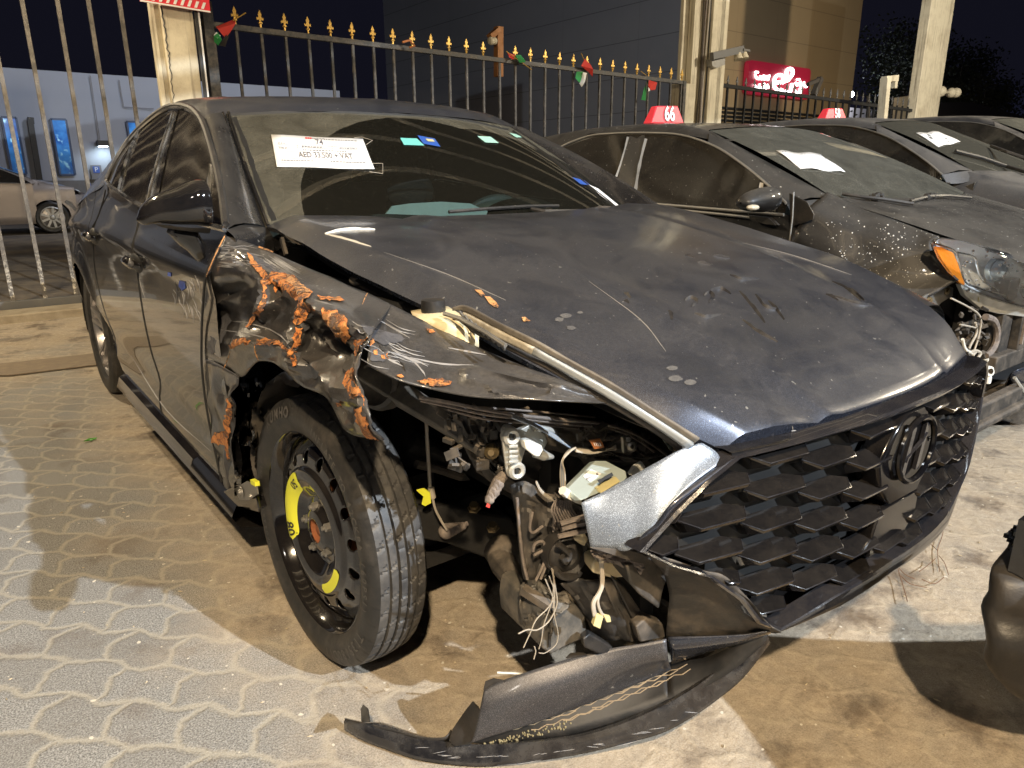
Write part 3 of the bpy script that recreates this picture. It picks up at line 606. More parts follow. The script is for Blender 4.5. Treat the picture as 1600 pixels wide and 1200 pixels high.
for strokes in ([[(.09, .60), (.11, .50), (.16, .47), (.17, .57)], [(.17, .50), (.21, .48), (.22, .60)], [(.22, .48), (.26, .50), (.265, .60)], [(.29, .46), (.31, .62)], [(.09, .66), (.13, .66)]], [[(.09, .30), (.11, .22), (.16, .20), (.17, .32)], [(.17, .22), (.23, .22), (.24, .36)], [(.27, .20), (.29, .32), (.31, .22)]],
                [[(.74, .50), (.77, .42), (.80, .50), (.82, .42), (.83, .56)], [(.83, .42), (.88, .44), (.885, .56)], [(.90, .44), (.93, .40), (.955, .52)], [(.76, .60), (.80, .62)]], [[(.75, .24), (.78, .18), (.82, .22), (.83, .34)], [(.85, .18), (.865, .36)]]):
    q = MB()
    for s_ in strokes: q.tube(spl([SP(*p) for p in s_], 3), .022*H_*1.5, 6)
    q.build('lettering', glow, sn)
# right background
q = MB(); a, b = P(1322, 150, Y=16), P(1448, 140, Y=16); q.box(((a.x+b.x)/2, 16, 2.2), (b.x-a.x, .3, 4.4-1.1)); q.box(((a.x+b.x)/2+.4, 15.8, 1.3), ((b.x-a.x), .1, 2.4))
tag(q.build('boundary_wall', simple('pale_wall', (.42, .38, .38), .8, grime=.4, gscale=1)), 'pale low wall lit by a bright floodlight right of the tan building', 'wall')
q = MB(); q.prism([P(u, v, Y=9) for u, v in ((1408, 152), (1440, 147), (1440, 190), (1405, 190))], (0, .2, 0)); tag(q.build('boundary_wall', simple('beige_wall', (.40, .33, .22), .8)), 'short beige wall end touching the farthest pillar', 'wall')
fl = MB(); flp = P(1331, 147, Y=15.4); fl.box(flp+Vector((0, .06, 0)), (.34, .10, .26)); q0 = tag(fl.build('floodlight', M['ink']), 'dazzling white floodlight at the right corner of the tan building', 'floodlight')
fl = MB(); fl.ball(flp+Vector((0, 0, 0)), (.15, .05, .11)); fl.build('lamp_glass', simple('white_glare', (.8, .88, 1), emit=60, grime=0, bump=0), q0)
ld = bpy.data.lights.new('floodlight_light', 'POINT'); ld.energy = 90; ld.color = (.8, .87, 1); ld.shadow_soft_size = .1; lo = bpy.data.objects.new('floodlight_light', ld); COL.objects.link(lo); lo.location = flp+Vector((.1, -.45, -.1))
def tree(px, Y, n, spread, label, name='tree'):
    c = P(px[0], px[1], Y=Y); t = thing(name, (c.x, c.y, 0), label, 'tree', 'trees beyond the far fence')
    q = MB(); q.tube([(c.x, c.y, 0), (c.x+.1, c.y, c.z*.5), (c.x, c.y, c.z)], [.16, .12, .05], 8)
    for k in range(6): q.tube([(c.x, c.y, c.z*.6), (c.x+spread[0]*(hsh(k)-.5)*1.6, c.y+(hsh(k, 2)-.5)*2, c.z+spread[1]*(hsh(k, 3)-.3))], [.05, .01], 6)
    q.build('trunk', M['bark'], t); q = MB()
    for k in range(n*2):
        i = k//40; cc = Vector((c.x+spread[0]*(hsh(i, 1)-.5)*1.7, c.y+1.5*(hsh(i, 2)-.5), c.z+spread[1]*(hsh(i, 3)-.5)*1.6))
        p = cc+Vector([(hsh(k, 5)-.5)+(hsh(k, 8)-.5), (hsh(k, 6)-.5), (hsh(k, 7)-.5)+(hsh(k, 9)-.5)])*.8
        u_ = Vector([hsh(k, 11)-.5, hsh(k, 12)-.5, hsh(k, 13)-.5]).normalized(); v_ = u_.cross(Vector((hsh(k, 14), 1, .3))).normalized(); s_ = .075
        q.add([p-u_*s_, p+v_*s_*.5, p+u_*s_, p-v_*s_*.5], [(0, 1, 2, 3)], False)
    q.build('crown', M['trees'], t)
tree((1415, 118), 14, 2600, (3.2, 2.0), 'dark leafy tree above the pale wall, left of the farthest pillar')
tree((1500, 128), 13, 2000, (2.6, 1.4), 'dark leafy tree right of the farthest pillar')
tree((1540, 160), 12, 1600, (3.0, .8), 'low dark bushy tree behind the dark car roof at the right edge')
h = MB(); h.prism([P(1462, 160, Y=11), P(1520, 160, Y=11), P(1600, 182, Y=11), P(1640, 240, Y=11), P(1462, 240, Y=11)], (0, .5, 0)); tag(h.build('boundary_wall', simple('dark_wall', (.045, .045, .05), .8)), 'dark low wall running behind the last car at the right edge', 'wall')
q = MB(); q.bar(P(1468, 145, Y=6.4), P(1500, 143, Y=6.4), .05, .05); q.ball(P(1486, 145, Y=6.4), .11); q.ball(P(1494, 145, Y=6.4), .11); q.ball(P(1470, 143, Y=6.4), .12); tag(q.build('spotlight_pair', M['pillar']), 'two unlit round spotlights on an arm beside the farthest pillar', 'spotlight')
# ------------------------------------------------------------------ canopy and floodlights (the yard's lamps, plus an added fill)
cn = thing('canopy', (2, 2.5, 3.6), 'ribbed dark shade canopy over the parked cars, out of frame above', 'canopy')
q = MB(); rows = []
for i in range(15):
    y = -1.2+8.4*i/14
    rows.append([Vector((x, y, 3.75+.35*sin(pi*(x+3.5)/4.0)**2)) for x in [-3.5+10*j/44 for j in range(45)]])
q.grid(rows); q.build('roof_sheet', simple('dull_roof_sheet', (.010, .010, .010), .6, grime=.3), cn, solid=.02)
q = MB()
for i in range(12):
    y = -1.1+i*.72
    q.tube([Vector((x, y, 3.62+.35*sin(pi*(x+3.5)/4.0)**2)) for x in [-3.4+9.8*j/60 for j in range(61)]], .05, 6)
q.build('rib', simple('cream_rib', (.80, .76, .66), .6), cn)
def flood(loc, aim, energy, color, size, label, spot=2.4, blend=.5, kind='SPOT'):
    d = (Vector(aim)-Vector(loc)).normalized(); R = d.to_track_quat('-Z', 'Y').to_matrix()
    t = thing('yard_floodlight', loc, label, 'floodlight')
    q = MB(); q.box(Vector(loc)-d*.09, (.42, .32, .08), M=R); q.build('housing', M['ink'], t)
    q = MB(); q.box(Vector(loc)-d*.03, (.36, .26, .01), M=R); q.build('lamp_glass', simple('flood_glass', color, emit=14, grime=0, bump=0), t)
    ld = bpy.data.lights.new('flood_light', kind); ld.energy = energy; ld.color = color; ld.shadow_soft_size = size
    if kind == 'SPOT': ld.spot_size = spot; ld.spot_blend = blend
    o = bpy.data.objects.new('flood_light', ld); COL.objects.link(o); o.location = Vector(loc)+d*.06; o.rotation_euler = d.to_track_quat('-Z', 'Y').to_euler()
    q = MB(); q.tube([Vector(loc)-d*.1, Vector(loc)-d*.1+Vector((0, 0, .5))], .03, 6); q.build('bracket', M['rail'], t)
# ================================================================== the wrecked saloon
car = thing('wrecked_saloon', (0, 0, 0), 'wrecked dark saloon with torn right fender, steel spare wheel and broken front bumper', 'car')
V = Vector
def mir(rows): return [[V((-p.x, p.y, p.z)) for p in r] for r in rows]
# ---- body side below the belt
BELT = [(.428, .882, 1.004), (.8, .888, 1.016), (1.32, .898, 1.040), (1.9, .886, 1.098), (2.1, .868, 1.106), (2.5, .892, 1.045), (2.95, .875, .985), (3.4, .80, .972), (3.75, .70, .955), (3.95, .58, .94)]
HW = [(.42, .93), (1, .932), (2.2, .93), (2.6, .93), (2.9, .928), (3.15, .905), (3.4, .860), (3.65, .795), (3.85, .71), (3.97, .60)]
PR = [(.17, .05), (.22, .03), (.27, .012), (.33, .012), (.38, .022), (.42, .020), (.50, .008), (.62, 0), (.74, -.001), (.83, .002), (.89, -.004), (.93, .014), (.98, .03), (1.05, .045), (1.12, .05)]
def SX(y, z):
    cz = .02*max(0, min(1, (y-.5)/1.6))
    h = .012*math.exp(-((z-.88+.0*y)/.03)**2)
    flare = .018*math.exp(-((math.hypot(y-2.84, z-.334)-.40)/.07)**2)
    return -(sm(HW, y)-sm(PR, z-cz)+flare)
def side_grid(y0, y1, n, z0=.26, nz=26):
    rows = []
    for i in range(n+1):
        y = y0+(y1-y0)*i/n; bx, bz = sm([(a, b) for a, b, c in BELT], y), sm([(a, c) for a, b, c in BELT], y); r = []
        for k in range(nz+1):
            z = z0+(bz-z0)*k/nz; x = SX(y, z); f = max(0, (z-(bz-.09))/.09)**1.5; x = x*(1-f)-bx*f
            r.append(V((x, y, z)))
        rows.append(r)
    return rows
def cut_arch(mb, cy, cz, r, side=-1):
    ok = []; d = [math.hypot(v.y-cy, v.z-cz) for v in mb.v]
    for f, s_ in zip(mb.f, mb.sm):
        ins = sum(d[i] < r for i in f)
        if ins < len(f): ok.append(f)
    mb.f = ok; mb.sm = [True]*len(ok)
    used = set(i for f in ok for i in f)
    for i in used:
        if d[i] < r: v = mb.v[i]; k = r/max(d[i], 1e-4); v.y = cy+(v.y-cy)*k; v.z = cz+(v.z-cz)*k
    return mb
rg = side_grid(.432, 3.97, 200)
def ycut(rows, a, b): return [r for r in rows if a-.02 <= r[0].y <= b+.02]
ARL = [(2.04, .20), (2.08, .27), (2.12, .31), (2.36, .475), (2.45, .555), (2.60, .640), (2.685, .676), (2.75, .70)]
def cut_front(mb):
    ins = lambda v: 2.04 < v.y < 2.70 and v.z < lin(ARL, v.y)
    keep = [f for f in mb.f if not all(ins(mb.v[i]) for i in f)]
    mb.f = keep; mb.sm = [True]*len(keep)
    for i in set(i for f in keep for i in f):
        v = mb.v[i]
        if ins(v): v.z = lin(ARL, v.y)
fd, rd, qt = MB(), MB(), MB()
fd.grid(ycut(rg, .43, 1.36)); rd.grid(ycut(rg, 1.36, 2.30)); qt.grid(ycut(rg, 2.30, 4)); cut_arch(qt, 2.84, .334, .372); cut_arch(rd, 2.84, .334, .372); cut_front(qt); cut_front(rd)
SIDE = bvh_of(fd, rd, qt)
o_fd = fd.build('front_door', M['paintside'], car, angle=60); o_rd = rd.build('rear_door', M['paintside'], car, angle=60); o_qt = qt.build('rear_quarter', M['paintside'], car, angle=60)
def tuck(p):                                     # the far shoulder sits further in
    if p.x > .74:
        k = max(0, min(1, (p.z-.78)/.18)); return V((p.x*(1-k)+(.74+(p.x-.74)*.3)*k, p.y, p.z))
    return p
def mirt(rows): return [[tuck(p) for p in r] for r in mir(rows)]
far = MB(); far.grid(mirt(rg)); cut_arch(far, 2.84, .334, .372); far.build('far_side_panel', M['paintside'], car, angle=60)
s = MB()      # shut lines
for l in ([(1.355, z) for z in (1.03, .9, .8, .7, .55, .4, .28)], [(2.02, 1.08), (2.16, .95), (2.28, .82), (2.32, .7), (2.31, .6), (2.27, .48), (2.22, .40)]):
    pts = spl([V((0, a, b)) for a, b in l], 5); s.tube([V((SX(p.y, p.z)-.0005, p.y, p.z)) for p in pts], .0028, 5)
s.build('shut_line', M['ink'], car)
# rocker and skirt
rk = MB(); rows = []
for i in range(60):
    y = .47+(2.14-.47)*i/59; k = .01*sin(i*.2)
    rows.append([V((-.915, y, .285)), V((-.900, y, .265)), V((-.93, y, .235+.015*(i/59))), V((-.945, y, .205)), V((-.925, y, .168)), V((-.86, y, .150)), V((-.7, y, .15))])
rk.grid(rows); rk.build('side_skirt', M['gloss'], car, angle=25)
rk = MB(); rk.grid(mir(rows)); rk.build('far_side_skirt', M['gloss'], car, angle=25)
# ---- greenhouse
D = [V(p) for p in ((-.88, .428, 1.007), (-.82, .644, 1.11), (-.75, .934, 1.221), (-.70, 1.183, 1.311), (-.68, 1.395, 1.362), (-.67, 1.669, 1.385), (-.68, 1.874, 1.369), (-.72, 2.072, 1.312), (-.78, 2.12, 1.233), (-.862, 2.09, 1.112))]
def beltp(y): return V((-sm([(a, b) for a, b, c in BELT], y), y, sm([(a, c) for a, b, c in BELT], y)))
Ds = spl(D, 6); wr = []
for d in Ds:
    b = beltp(min(d.y, 2.085)); b = V((b.x+.004, b.y, b.z+.002)); r = []
    for k in range(9):
        t = k/8; p = b.lerp(d, t); p.x -= .016*sin(pi*t)*min(1, (d.z-b.z)/.25); r.append(p)
    wr.append(r)
wn = MB(); wn.grid(wr); WIN = bvh_of(wn)
wn.build('side_window', M['tint'], car, angle=80)
wf = MB(); wf.grid(mirt(wr)); wf.build('far_side_window', M['tint'], car, angle=80)
tr = MB(); tr.tube([p+V((-.006, 0, .002)) for p in Ds], .0065, 6); tr.tube([r[0]+V((-.007, 0, 0)) for r in wr[:-4]], .008, 6); tr.build('window_trim', M['chrome'], car)
tb2 = MB(); tb2.tube([p+V((-.002, 0, .012)) for p in Ds], .009, 6); tb2.build('window_seal', M['matt'], car)
bp = MB(); patch(bp, WIN, [(264, 174), (280, 172), (262, 240), (248, 310), (243, 318), (226, 318), (234, 270), (246, 225)], .003, 8); bp.build('door_pillar', M['gloss'], car)
bp = MB()
for a in ([(276, 176), (258, 230), (243, 290), (237, 318)], [(272, 176), (254, 230), (239, 285), (231, 316)]): stroke(bp, WIN, a, .007, .005, 5, False)
stroke(bp, WIN, [(218, 205), (203, 240), (193, 272), (187, 298)], .010, .005, 5, False)
stroke(bp, WIN, [(333, 258), (329, 290), (322, 352)], .014, .004, 5, False)
bp.build('pillar_trim', M['chrome'], car)
# A pillars
W0, W3 = V((-.735, .563, .998)), V((-.611, 1.19, 1.337)); ap = []
for i in range(13):
    t = i/12; d = Ds[int(round(t*18))]; w_ = W0.lerp(W3, t); w_ += V((-.01, -.01, .01))*sin(pi*t); mid = d.lerp(w_, .5)+V((-.012, -.012, .014)); ap.append([d, d.lerp(mid, .5)+V((-.003, -.003, .004)), mid, mid.lerp(w_, .6)+V((-.0, -.004, .004)), w_, w_+V((.01, .01, -.016))])
q = MB(); q.grid(ap); q.build('front_pillar', M['paintside'], car, angle=60); PILL = bvh_of(q)
q = MB(); q.grid(mirt(ap)); q.build('far_front_pillar', M['paintside'], car, angle=60)
# foot of the pillar / cowl side in front of the door glass
q = MB(); q.grid(refine([[V((-.735, .563, .998)), V((-.81, .50, 1.012)), V((-.882, .428, 1.005))], [V((-.73, .53, .975)), V((-.80, .46, .985)), V((-.872, .40, .985))], [V((-.74, .50, .93)), V((-.80, .44, .94)), V((-.87, .40, .95))]], 3, 3)); q.build('pillar_foot', M['paintside'], car)
# windshield moulding
q = MB(); q.tube(spl([W0+V((.006, -.004, .004)), W0.lerp(W3, .5)+V((-.004, -.01, .014)), W3+V((.004, -.004, .006))], 8), .006, 6); q.tube(spl([W0+V((-.012, -.004, .006)), W0.lerp(W3, .5)+V((-.022, -.008, .012)), W3+V((-.014, -.002, .006))], 8), .004, 6); q.build('windscreen_trim', M['gloss'], car)
# ---- roof and rear deck
RF = [[(-.70, 1.183, 1.311), (-.665, 1.185, 1.330), (-.611, 1.19, 1.339), (-.33, 1.07, 1.352), (0, 1.02, 1.357)],
      [(-.69, 1.28, 1.338), (-.655, 1.27, 1.362), (-.60, 1.27, 1.375), (-.33, 1.14, 1.390), (0, 1.10, 1.396)],
      [(-.68, 1.395, 1.362), (-.645, 1.38, 1.390), (-.59, 1.36, 1.405), (-.32, 1.30, 1.420), (0, 1.27, 1.427)],
      [(-.67, 1.67, 1.385), (-.64, 1.66, 1.410), (-.585, 1.65, 1.424), (-.32, 1.65, 1.440), (0, 1.65, 1.446)],
      [(-.68, 1.874, 1.369), (-.64, 1.88, 1.404), (-.585, 1.88, 1.423), (-.32, 1.88, 1.440), (0, 1.88, 1.446)],
      [(-.72, 2.072, 1.312), (-.66, 2.12, 1.370), (-.595, 2.15, 1.402), (-.32, 2.2, 1.424), (0, 2.2, 1.430)],
      [(-.78, 2.12, 1.233), (-.70, 2.3, 1.310), (-.61, 2.45, 1.352), (-.33, 2.5, 1.380), (0, 2.5, 1.386)],
      [(-.862, 2.09, 1.112), (-.78, 2.42, 1.20), (-.65, 2.8, 1.245), (-.35, 2.9, 1.268), (0, 2.9, 1.274)],
      [(-.892, 2.5, 1.045), (-.83, 2.82, 1.075), (-.7, 3.2, 1.09), (-.38, 3.3, 1.11), (0, 3.3, 1.12)],
      [(-.875, 2.95, .985), (-.81, 3.25, 1.01), (-.69, 3.6, 1.03), (-.4, 3.72, 1.04), (0, 3.75, 1.045)],
      [(-.72, 3.68, .955), (-.69, 3.78, .975), (-.62, 3.87, .985), (-.4, 3.93, .99), (0, 3.95, .992)],
      [(-.66, 3.88, .80), (-.64, 3.92, .82), (-.56, 3.95, .83), (-.4, 3.98, .83), (0, 4.0, .83)]]
rf = refine([[V(p) for p in r] for r in RF], 5, 4); full = [r+[tuck(V((-p.x, p.y, p.z))) for p in r[-2::-1]] for r in rf]
q = MB(); q.grid(full); ROOF = bvh_of(q); q.build('roof', M['paint'], car, angle=70)
q = MB(); q.tube([p+V((0, -.001, .002)) for p in spl([V((-.575, 1.21, 1.347)), V((-.56, 1.3, 1.388)), V((-.55, 1.42, 1.411)), V((-.545, 1.8, 1.43)), V((-.56, 2.2, 1.41))], 6)], .004, 5); q.build('roof_seam', M['ink'], car)
q = MB(); q.grid([[V((x, 3.97-.0*abs(x), z)) for x in (-.62, 0, .62)] for z in (.25, .6, .95)]); q.build('rear_panel', M['paintside'], car)
# ---- windscreen
wsr = []
for i in range(11):
    t = i/10; r = []
    for k in range(17):
        u = -1+2*k/16; xe = .737+(.613-.737)*t; ye = .565+(1.192-.565)*t; yc = .40+(1.025-.40)*t; ze = .995+(1.338-.995)*t; zc = .985+(1.352-.985)*t
        f = u*u; r.append(V((xe*u, yc+(ye-yc)*f, zc+(ze-zc)*f+.022*sin(pi*t)*(1-.5*f))))
    wsr.append(r)
M['screen'] = glass('dusty_windscreen', (.60, .72, .68), .05, arcs=[(-.06, .42, .585, .55, 0), (.36, .42, .56, .55, 0)], dcol=(.20, .185, .14))
ws = MB(); ws.grid(wsr); WS = bvh_of(ws); ws.build('windscreen', M['screen'], car, angle=80)
q = MB(); stroke(q, WS, [(366, 184), (385, 230), (405, 290), (428, 345)], .014, .002, 5, False); stroke(q, WS, [(358, 181), (480, 176), (620, 180), (720, 188), (795, 204)], .010, .002, 6, False); stroke(q, WS, [(800, 206), (850, 240), (920, 292), (965, 328)], .012, .002, 5, False); q.build('black_glass_border', M['ink'], car)
# papers and stickers on the screen
def flat_on(name, mat, px, off, parent=car, th=0): q = MB(); patch(q, WS, px, off, 12); return q.build(name, mat, parent)
tk = MB(); c4 = [hit(WS, u, v, .006) for u, v in ((424, 213), (567, 220), (585, 267), (433, 263))]
pa = thing('price_sheet', c4[0], 'white price sheet numbered 74 taped to the wrecked car windscreen', 'paper')
def quad_map(c4, lift=.0015):
    a, b, c, d = c4; n = (b-a).cross(d-a).normalized()
    if n.dot(CP-a) < 0: n = -n
    return lambda x, y: (a*(1-x)*(1-y)+b*x*(1-y)+c*x*y+d*(1-x)*y)+n*lift      # x right, y down, 0..1
q = MB(); f = quad_map(c4, 0); q.grid([[f(i/8, j/5)+V((0, 0, .001*sin(i*1.1+j))) for i in range(9)] for j in range(6)]); q.build('sheet', M['paper'], pa, solid=.0006)
fm = quad_map(c4, .0022)
def qtext(mb, s_, h, cx, cy, bold=0, wx=1): return put_text(mb, s_, 1, lambda x, y: fm(cx+x*h*wx, cy-y*h*3.0), bold)
q = MB(); qtext(q, '74', .085, .5, .20, .01); qtext(q, 'AED 33,500 + VAT', .078, .53, .63, .01, .92); q.build('lettering', M['inkg'], pa)
q = MB()
for y in (.32, .40, .53, .75, .88): q.add([fm(.05, y), fm(.95, y), fm(.95, y+.008), fm(.05, y+.008)], [(0, 1, 2, 3)])
for x in (.25, .62): q.add([fm(x, .32), fm(x+.004, .32), fm(x+.004, .40), fm(x, .40)], [(0, 1, 2, 3)])
for (x0, x1, y) in ((.30, .5, .365), (.7, .88, .365), (.3, .75, .47), (.06, .36, .815), (.56, .90, .815), (.06, .12, .28), (.06, .12, .44), (.56, .92, .095)):
    x = x0
    while x < x1: w1 = .012+.02*hsh(int(x*900), int(y*90)); q.add([fm(x, y-.012), fm(x+w1, y-.012), fm(x+w1, y+.012), fm(x, y+.012)], [(0, 1, 2, 3)]); x += w1+.008
q.build('printed_line', M['inkg'], pa)
q = MB()
x = .36
while x < .42: q.add([fm(x, .05), fm(x+.02, .05), fm(x+.02, .10), fm(x, .10)], [(0, 1, 2, 3)]); x += .024
q.build('red_heading', M['redink'], pa)
q = MB(); x = .435
while x < .56: q.add([fm(x, .065), fm(x+.012, .065), fm(x+.012, .09), fm(x, .09)], [(0, 1, 2, 3)]); x += .017
q.build('heading', M['inkg'], pa)
q = MB(); q.tube([hit(WS, u, v, .004) for u, v in ((572, 257), (598, 257), (598, 273), (577, 270))], .0009, 4); q.tube([hit(WS, u, v, .004) for u, v in ((553, 217), (565, 216), (582, 221), (572, 228))], .0009, 4); q.build('tape', M['wire'], pa)
for nm, mt, px, lb in (('toll_sticker', 'teal', [(625, 217), (651, 218), (663, 229), (631, 228)], 'teal rectangular sticker on the windscreen left of the blue sticker'), ('permit_sticker', 'bluest', [(652, 213), (679, 218), (688, 231), (661, 226)], 'blue sticker overlapping the teal sticker high on the windscreen'),
                       ('toll_sticker', 'mint', [(745, 214), (766, 215), (779, 225), (758, 224)], 'pale mint sticker high on the windscreen, near its far edge'), ('toll_sticker', 'mint', [(795, 209), (806, 211), (816, 216), (806, 216)], 'narrow mint sticker in the far top corner of the windscreen'),
                       ('permit_sticker', 'bluest', [(893, 278), (912, 283), (922, 291), (906, 289)], 'blue and white sticker low near the far edge of the windscreen'), ('permit_sticker', 'paper', [(918, 289), (934, 296), (966, 322), (960, 323), (938, 307)], 'long white sticker down the far windscreen edge')):
    q = MB(); patch(q, WS, px, .004, 8); tag(q.build(nm, M[mt]), lb, 'sticker')
q = MB(); patch(q, WS, [(664, 219), (676, 220), (679, 224), (668, 223)], .006, 6); q.build('emblem', M['cream'], bpy.data.objects['permit_sticker'])
# wipers
wi = MB(); a = [hit(WS, u, v, .012) or P(u, v, Y=.42) for u, v in ((700, 336), (760, 331), (820, 327), (870, 326))]; wi.tube(a, .006, 6); wi.tube([P(830, 326, Y=.44), P(850, 331, Y=.40), P(905, 331, Y=.42), P(955, 331, Y=.47)], [.006, .010, .010, .007], 6); wi.build('wiper', M['matt'], car)
q = MB(); q.grid(refine([[P(915, 332, Y=.50), P(935, 322, Y=.50), P(965, 324, Y=.52), P(990, 333, Y=.53)], [P(915, 336, Y=.42), P(935, 330, Y=.42), P(965, 332, Y=.44), P(990, 338, Y=.48)]], 3, 3)); q.build('cowl_cap', M['grim'], car)
# ---- interior
it = MB(); it.grid(refine([[V((-.68, .66, .93)), V((-.3, .55, .945)), V((.2, .55, .945)), V((.68, .66, .93))], [V((-.68, .85, .955)), V((-.3, .8, .965)), V((.2, .8, .97)), V((.68, .85, .955))], [V((-.68, 1.02, .93)), V((-.3, 1.02, .94)), V((.2, 1.02, .94)), V((.68, 1.02, .93))], [V((-.68, 1.08, .7)), V((-.3, 1.08, .7)), V((.2, 1.08, .7)), V((.68, 1.08, .7))]], 4, 4)); dsh = it.build('dashboard', M['dash'], car)
q = MB(); pz = [P(u, v, Y=.66+.0*u) for u, v in ((603, 334), (613, 322), (640, 318), (690, 315), (735, 318), (762, 330), (760, 336), (700, 338))]; q.prism(pz, (0, .006, .0)); q.build('dash_mat', M['dashpad'], dsh)
q = MB(); cw = V((.37, .80, .975)); q.grid([[cw+V((.21*cos(a)*(1-.2*k), .12*k, .085*sin(a)*(1-.1*k)-.01)) for a in [pi*j/12 for j in range(13)]] for k in range(3)]); q.build('instrument_hood', simple('dusty_teal_grey_hood', (.12, .16, .15), .6, grime=.4), dsh)
q = MB(); ax = V((0, -.86, -.5)).normalized(); ax = V((0, .9, .42)).normalized(); e1 = V((1, 0, 0)); e2 = ax.cross(e1).normalized(); cc = V((.37, 1.04, .875)); q.tube([cc+(e1*cos(a)+e2*sin(a))*.185 for a in [2*pi*i/36 for i in range(37)]], .017, 8, False); q.ball(cc, (.07, .04, .06)); q.bar(cc, cc+e1*.18, .03, .03); q.bar(cc, cc-e1*.18, .03, .03); q.build('steering_wheel', M['dash'], car)
for sx in (-.38, .38):
    q = MB(); q.grid(refine([[V((sx+dx*(.9 if k in (0,) else 1), 1.55+.08*k/3-.03*(1-abs(dx)/.24), .45+.17*k)) for dx in (-.24, -.12, 0, .12, .24)] for k in range(4)], 3, 3)); q.ball((sx, 1.68, 1.06), (.13, .06, .10)); q.build('seat', M['seat'], car)
q = MB(); q.box((0, 2.45, .8), (1.25, .12, .6)); q.ball((-.3, 2.4, 1.14), (.12, .05, .08)); q.ball((.3, 2.4, 1.14), (.12, .05, .08)); q.build('rear_seat', M['seat'], car)
q = MB(); q.box((0, 2.2, .3), (1.6, 3.4, .02)); q.box((0, .62, .6), (1.5, .03, .65)); q.box((-.78, 2.0, .62), (.02, 2.9, .72)); q.box((.78, 2.0, .62), (.02, 2.9, .72)); q.build('cabin_floor', M['seat'], car)
# ---- hood
HE = [(.735, .56, .998, .33, 1.018), (.76, .36, .993, .18, 1.008), (.757, .10, .951, 0, .985), (.73, -.2, .895, -.22, .944), (.705, -.38, .864, -.42, .897), (.655, -.57, .806, -.61, .836), (.578, -.716, .753, -.76, .776), (.49, -.806, .698, -.862, .712)]
prof = [(0, 1), (.2, .985), (.42, .93), (.50, .915), (.56, .87), (.7, .76), (.83, .60), (.90, .50), (1, 0)]
hr = []
hs = spl([V((a, b, c)) for a, b, c, d, e in HE], 6); hc_ = spl([V((0, d, e)) for a, b, c, d, e in HE], 6)
for e, c in zip(hs, hc_):
    r = []
    fr = [0, .1, .2, .3, .4, .46, .50, .54, .62, .7, .78, .84, .88, .9, .915, .94, .97, 1]
    rise = c.z-e.z+.055
    for f in [-x for x in fr[::-1]]+fr[1:]:
        a = abs(f); y = c.y+(e.y-c.y)*a**2.2; z = e.z+rise*lin(prof, a)*(1 if a < .9 else 1)-.055*(lin(prof, a))
        z = e.z+(c.z-e.z)*(1-a**2.0)+.030*(1-max(0, (a-.905)/.095)**1.2 if a > .905 else 1)-.030*(1-a**2)*.9
        z += .006*math.exp(-((a-.48)/.03)**2)-.008*math.exp(-((a-.56)/.05)**2)
        r.append(V((f*e.x, y, z+.0025*vn(f*4, y*5, 3)+(.004*vn(f*9, y*9, 1) if f < -.6 else 0))))
    hr.append(r)
lip = []
for k, (dy, dz) in enumerate(((-.004, -.006), (-.003, -.024), (.006, -.032), (.05, -.036))): lip.append([V((p.x*(1-.0), p.y+dy, p.z+dz)) for p in hr[-1]])
q = MB(); q.grid(hr+lip)
ed = [[V((p.x*.992, p.y, p.z-.012)) for p in [r[0] for r in hr]], [r[0] for r in hr]]; q.grid(ed); q.grid([[V((-p.x, p.y, p.z)) for p in r] for r in ed])
HOOD = bvh_of(q); hood = q.build('bonnet', M['paint'], car, angle=28)
q = MB(); q.grid([[V((p.x*.97, p.y+.01, p.z-.030)) for p in r] for r in hr]); q.build('bonnet_frame', M['dark'], hood)
def inst(mat, l, name, par, bvh, off=.0022, step=5, jag=1.5, th=.002):
    for i, px in enumerate(l):
        q = MB(); patch(q, bvh, px, off, step, jag, i)
        if q.f: q.comps()[0].build(name, M[mat], par)
inst('puttyp', [[(743, 455), (752, 454), (757, 461), (751, 466)], [(756, 464), (766, 466), (780, 478), (777, 483), (764, 475)], [(814, 496), (821, 497), (828, 503), (819, 503)]], 'filler_chip', hood, HOOD)
q = MB()
for l in ([(1100, 462), (1108, 458), (1113, 465), (1108, 474)], [(1070, 470), (1078, 466), (1088, 472), (1080, 480)], [(1108, 455), (1125, 452), (1142, 460)], [(1085, 490), (1105, 497), (1125, 492)], [(1155, 455), (1175, 480), (1195, 505)], [(1160, 500), (1185, 520), (1215, 535)], [(1200, 470), (1225, 500)], [(1180, 460), (1195, 480), (1220, 485)], [(1045, 485), (1050, 500)], [(975, 458), (985, 466)], [(975, 470), (983, 474)],
          [(1070, 399), (1085, 403)], [(1090, 410), (1110, 414)], [(1115, 400), (1140, 404)], [(1300, 440), (1330, 455), (1350, 470)], [(1300, 462), (1335, 474), (1365, 478)], [(1320, 450), (1345, 470)], [(1290, 460), (1310, 470)], [(1140, 430), (1160, 437), (1185, 436)]):
    stroke(q, HOOD, l, .011, .0012, 5)
q.build('grease_mark', simple('dark_smear', (.016, .016, .02), .45, grime=.8, gcol=(.07, .065, .06), gscale=30), hood)
q = MB()
for (u, v, r_) in ((884, 494, 7), (874, 500, 6), (906, 489, 4), (892, 513, 6), (1050, 576, 7), (1055, 592, 9), (1078, 598, 8), (1093, 396, 3)):
    patch(q, HOOD, [(u+r_*1.2*cos(a)*(.8+.4*hsh(int(a*9), u)), v+r_*.55*sin(a)) for a in [2*pi*i/12 for i in range(12)]], .0012, 4)
q.build('pale_droplet', simple('dried_drip', (.10, .097, .095), .6, grime=.8, gcol=(.04, .04, .045), gscale=50), hood)
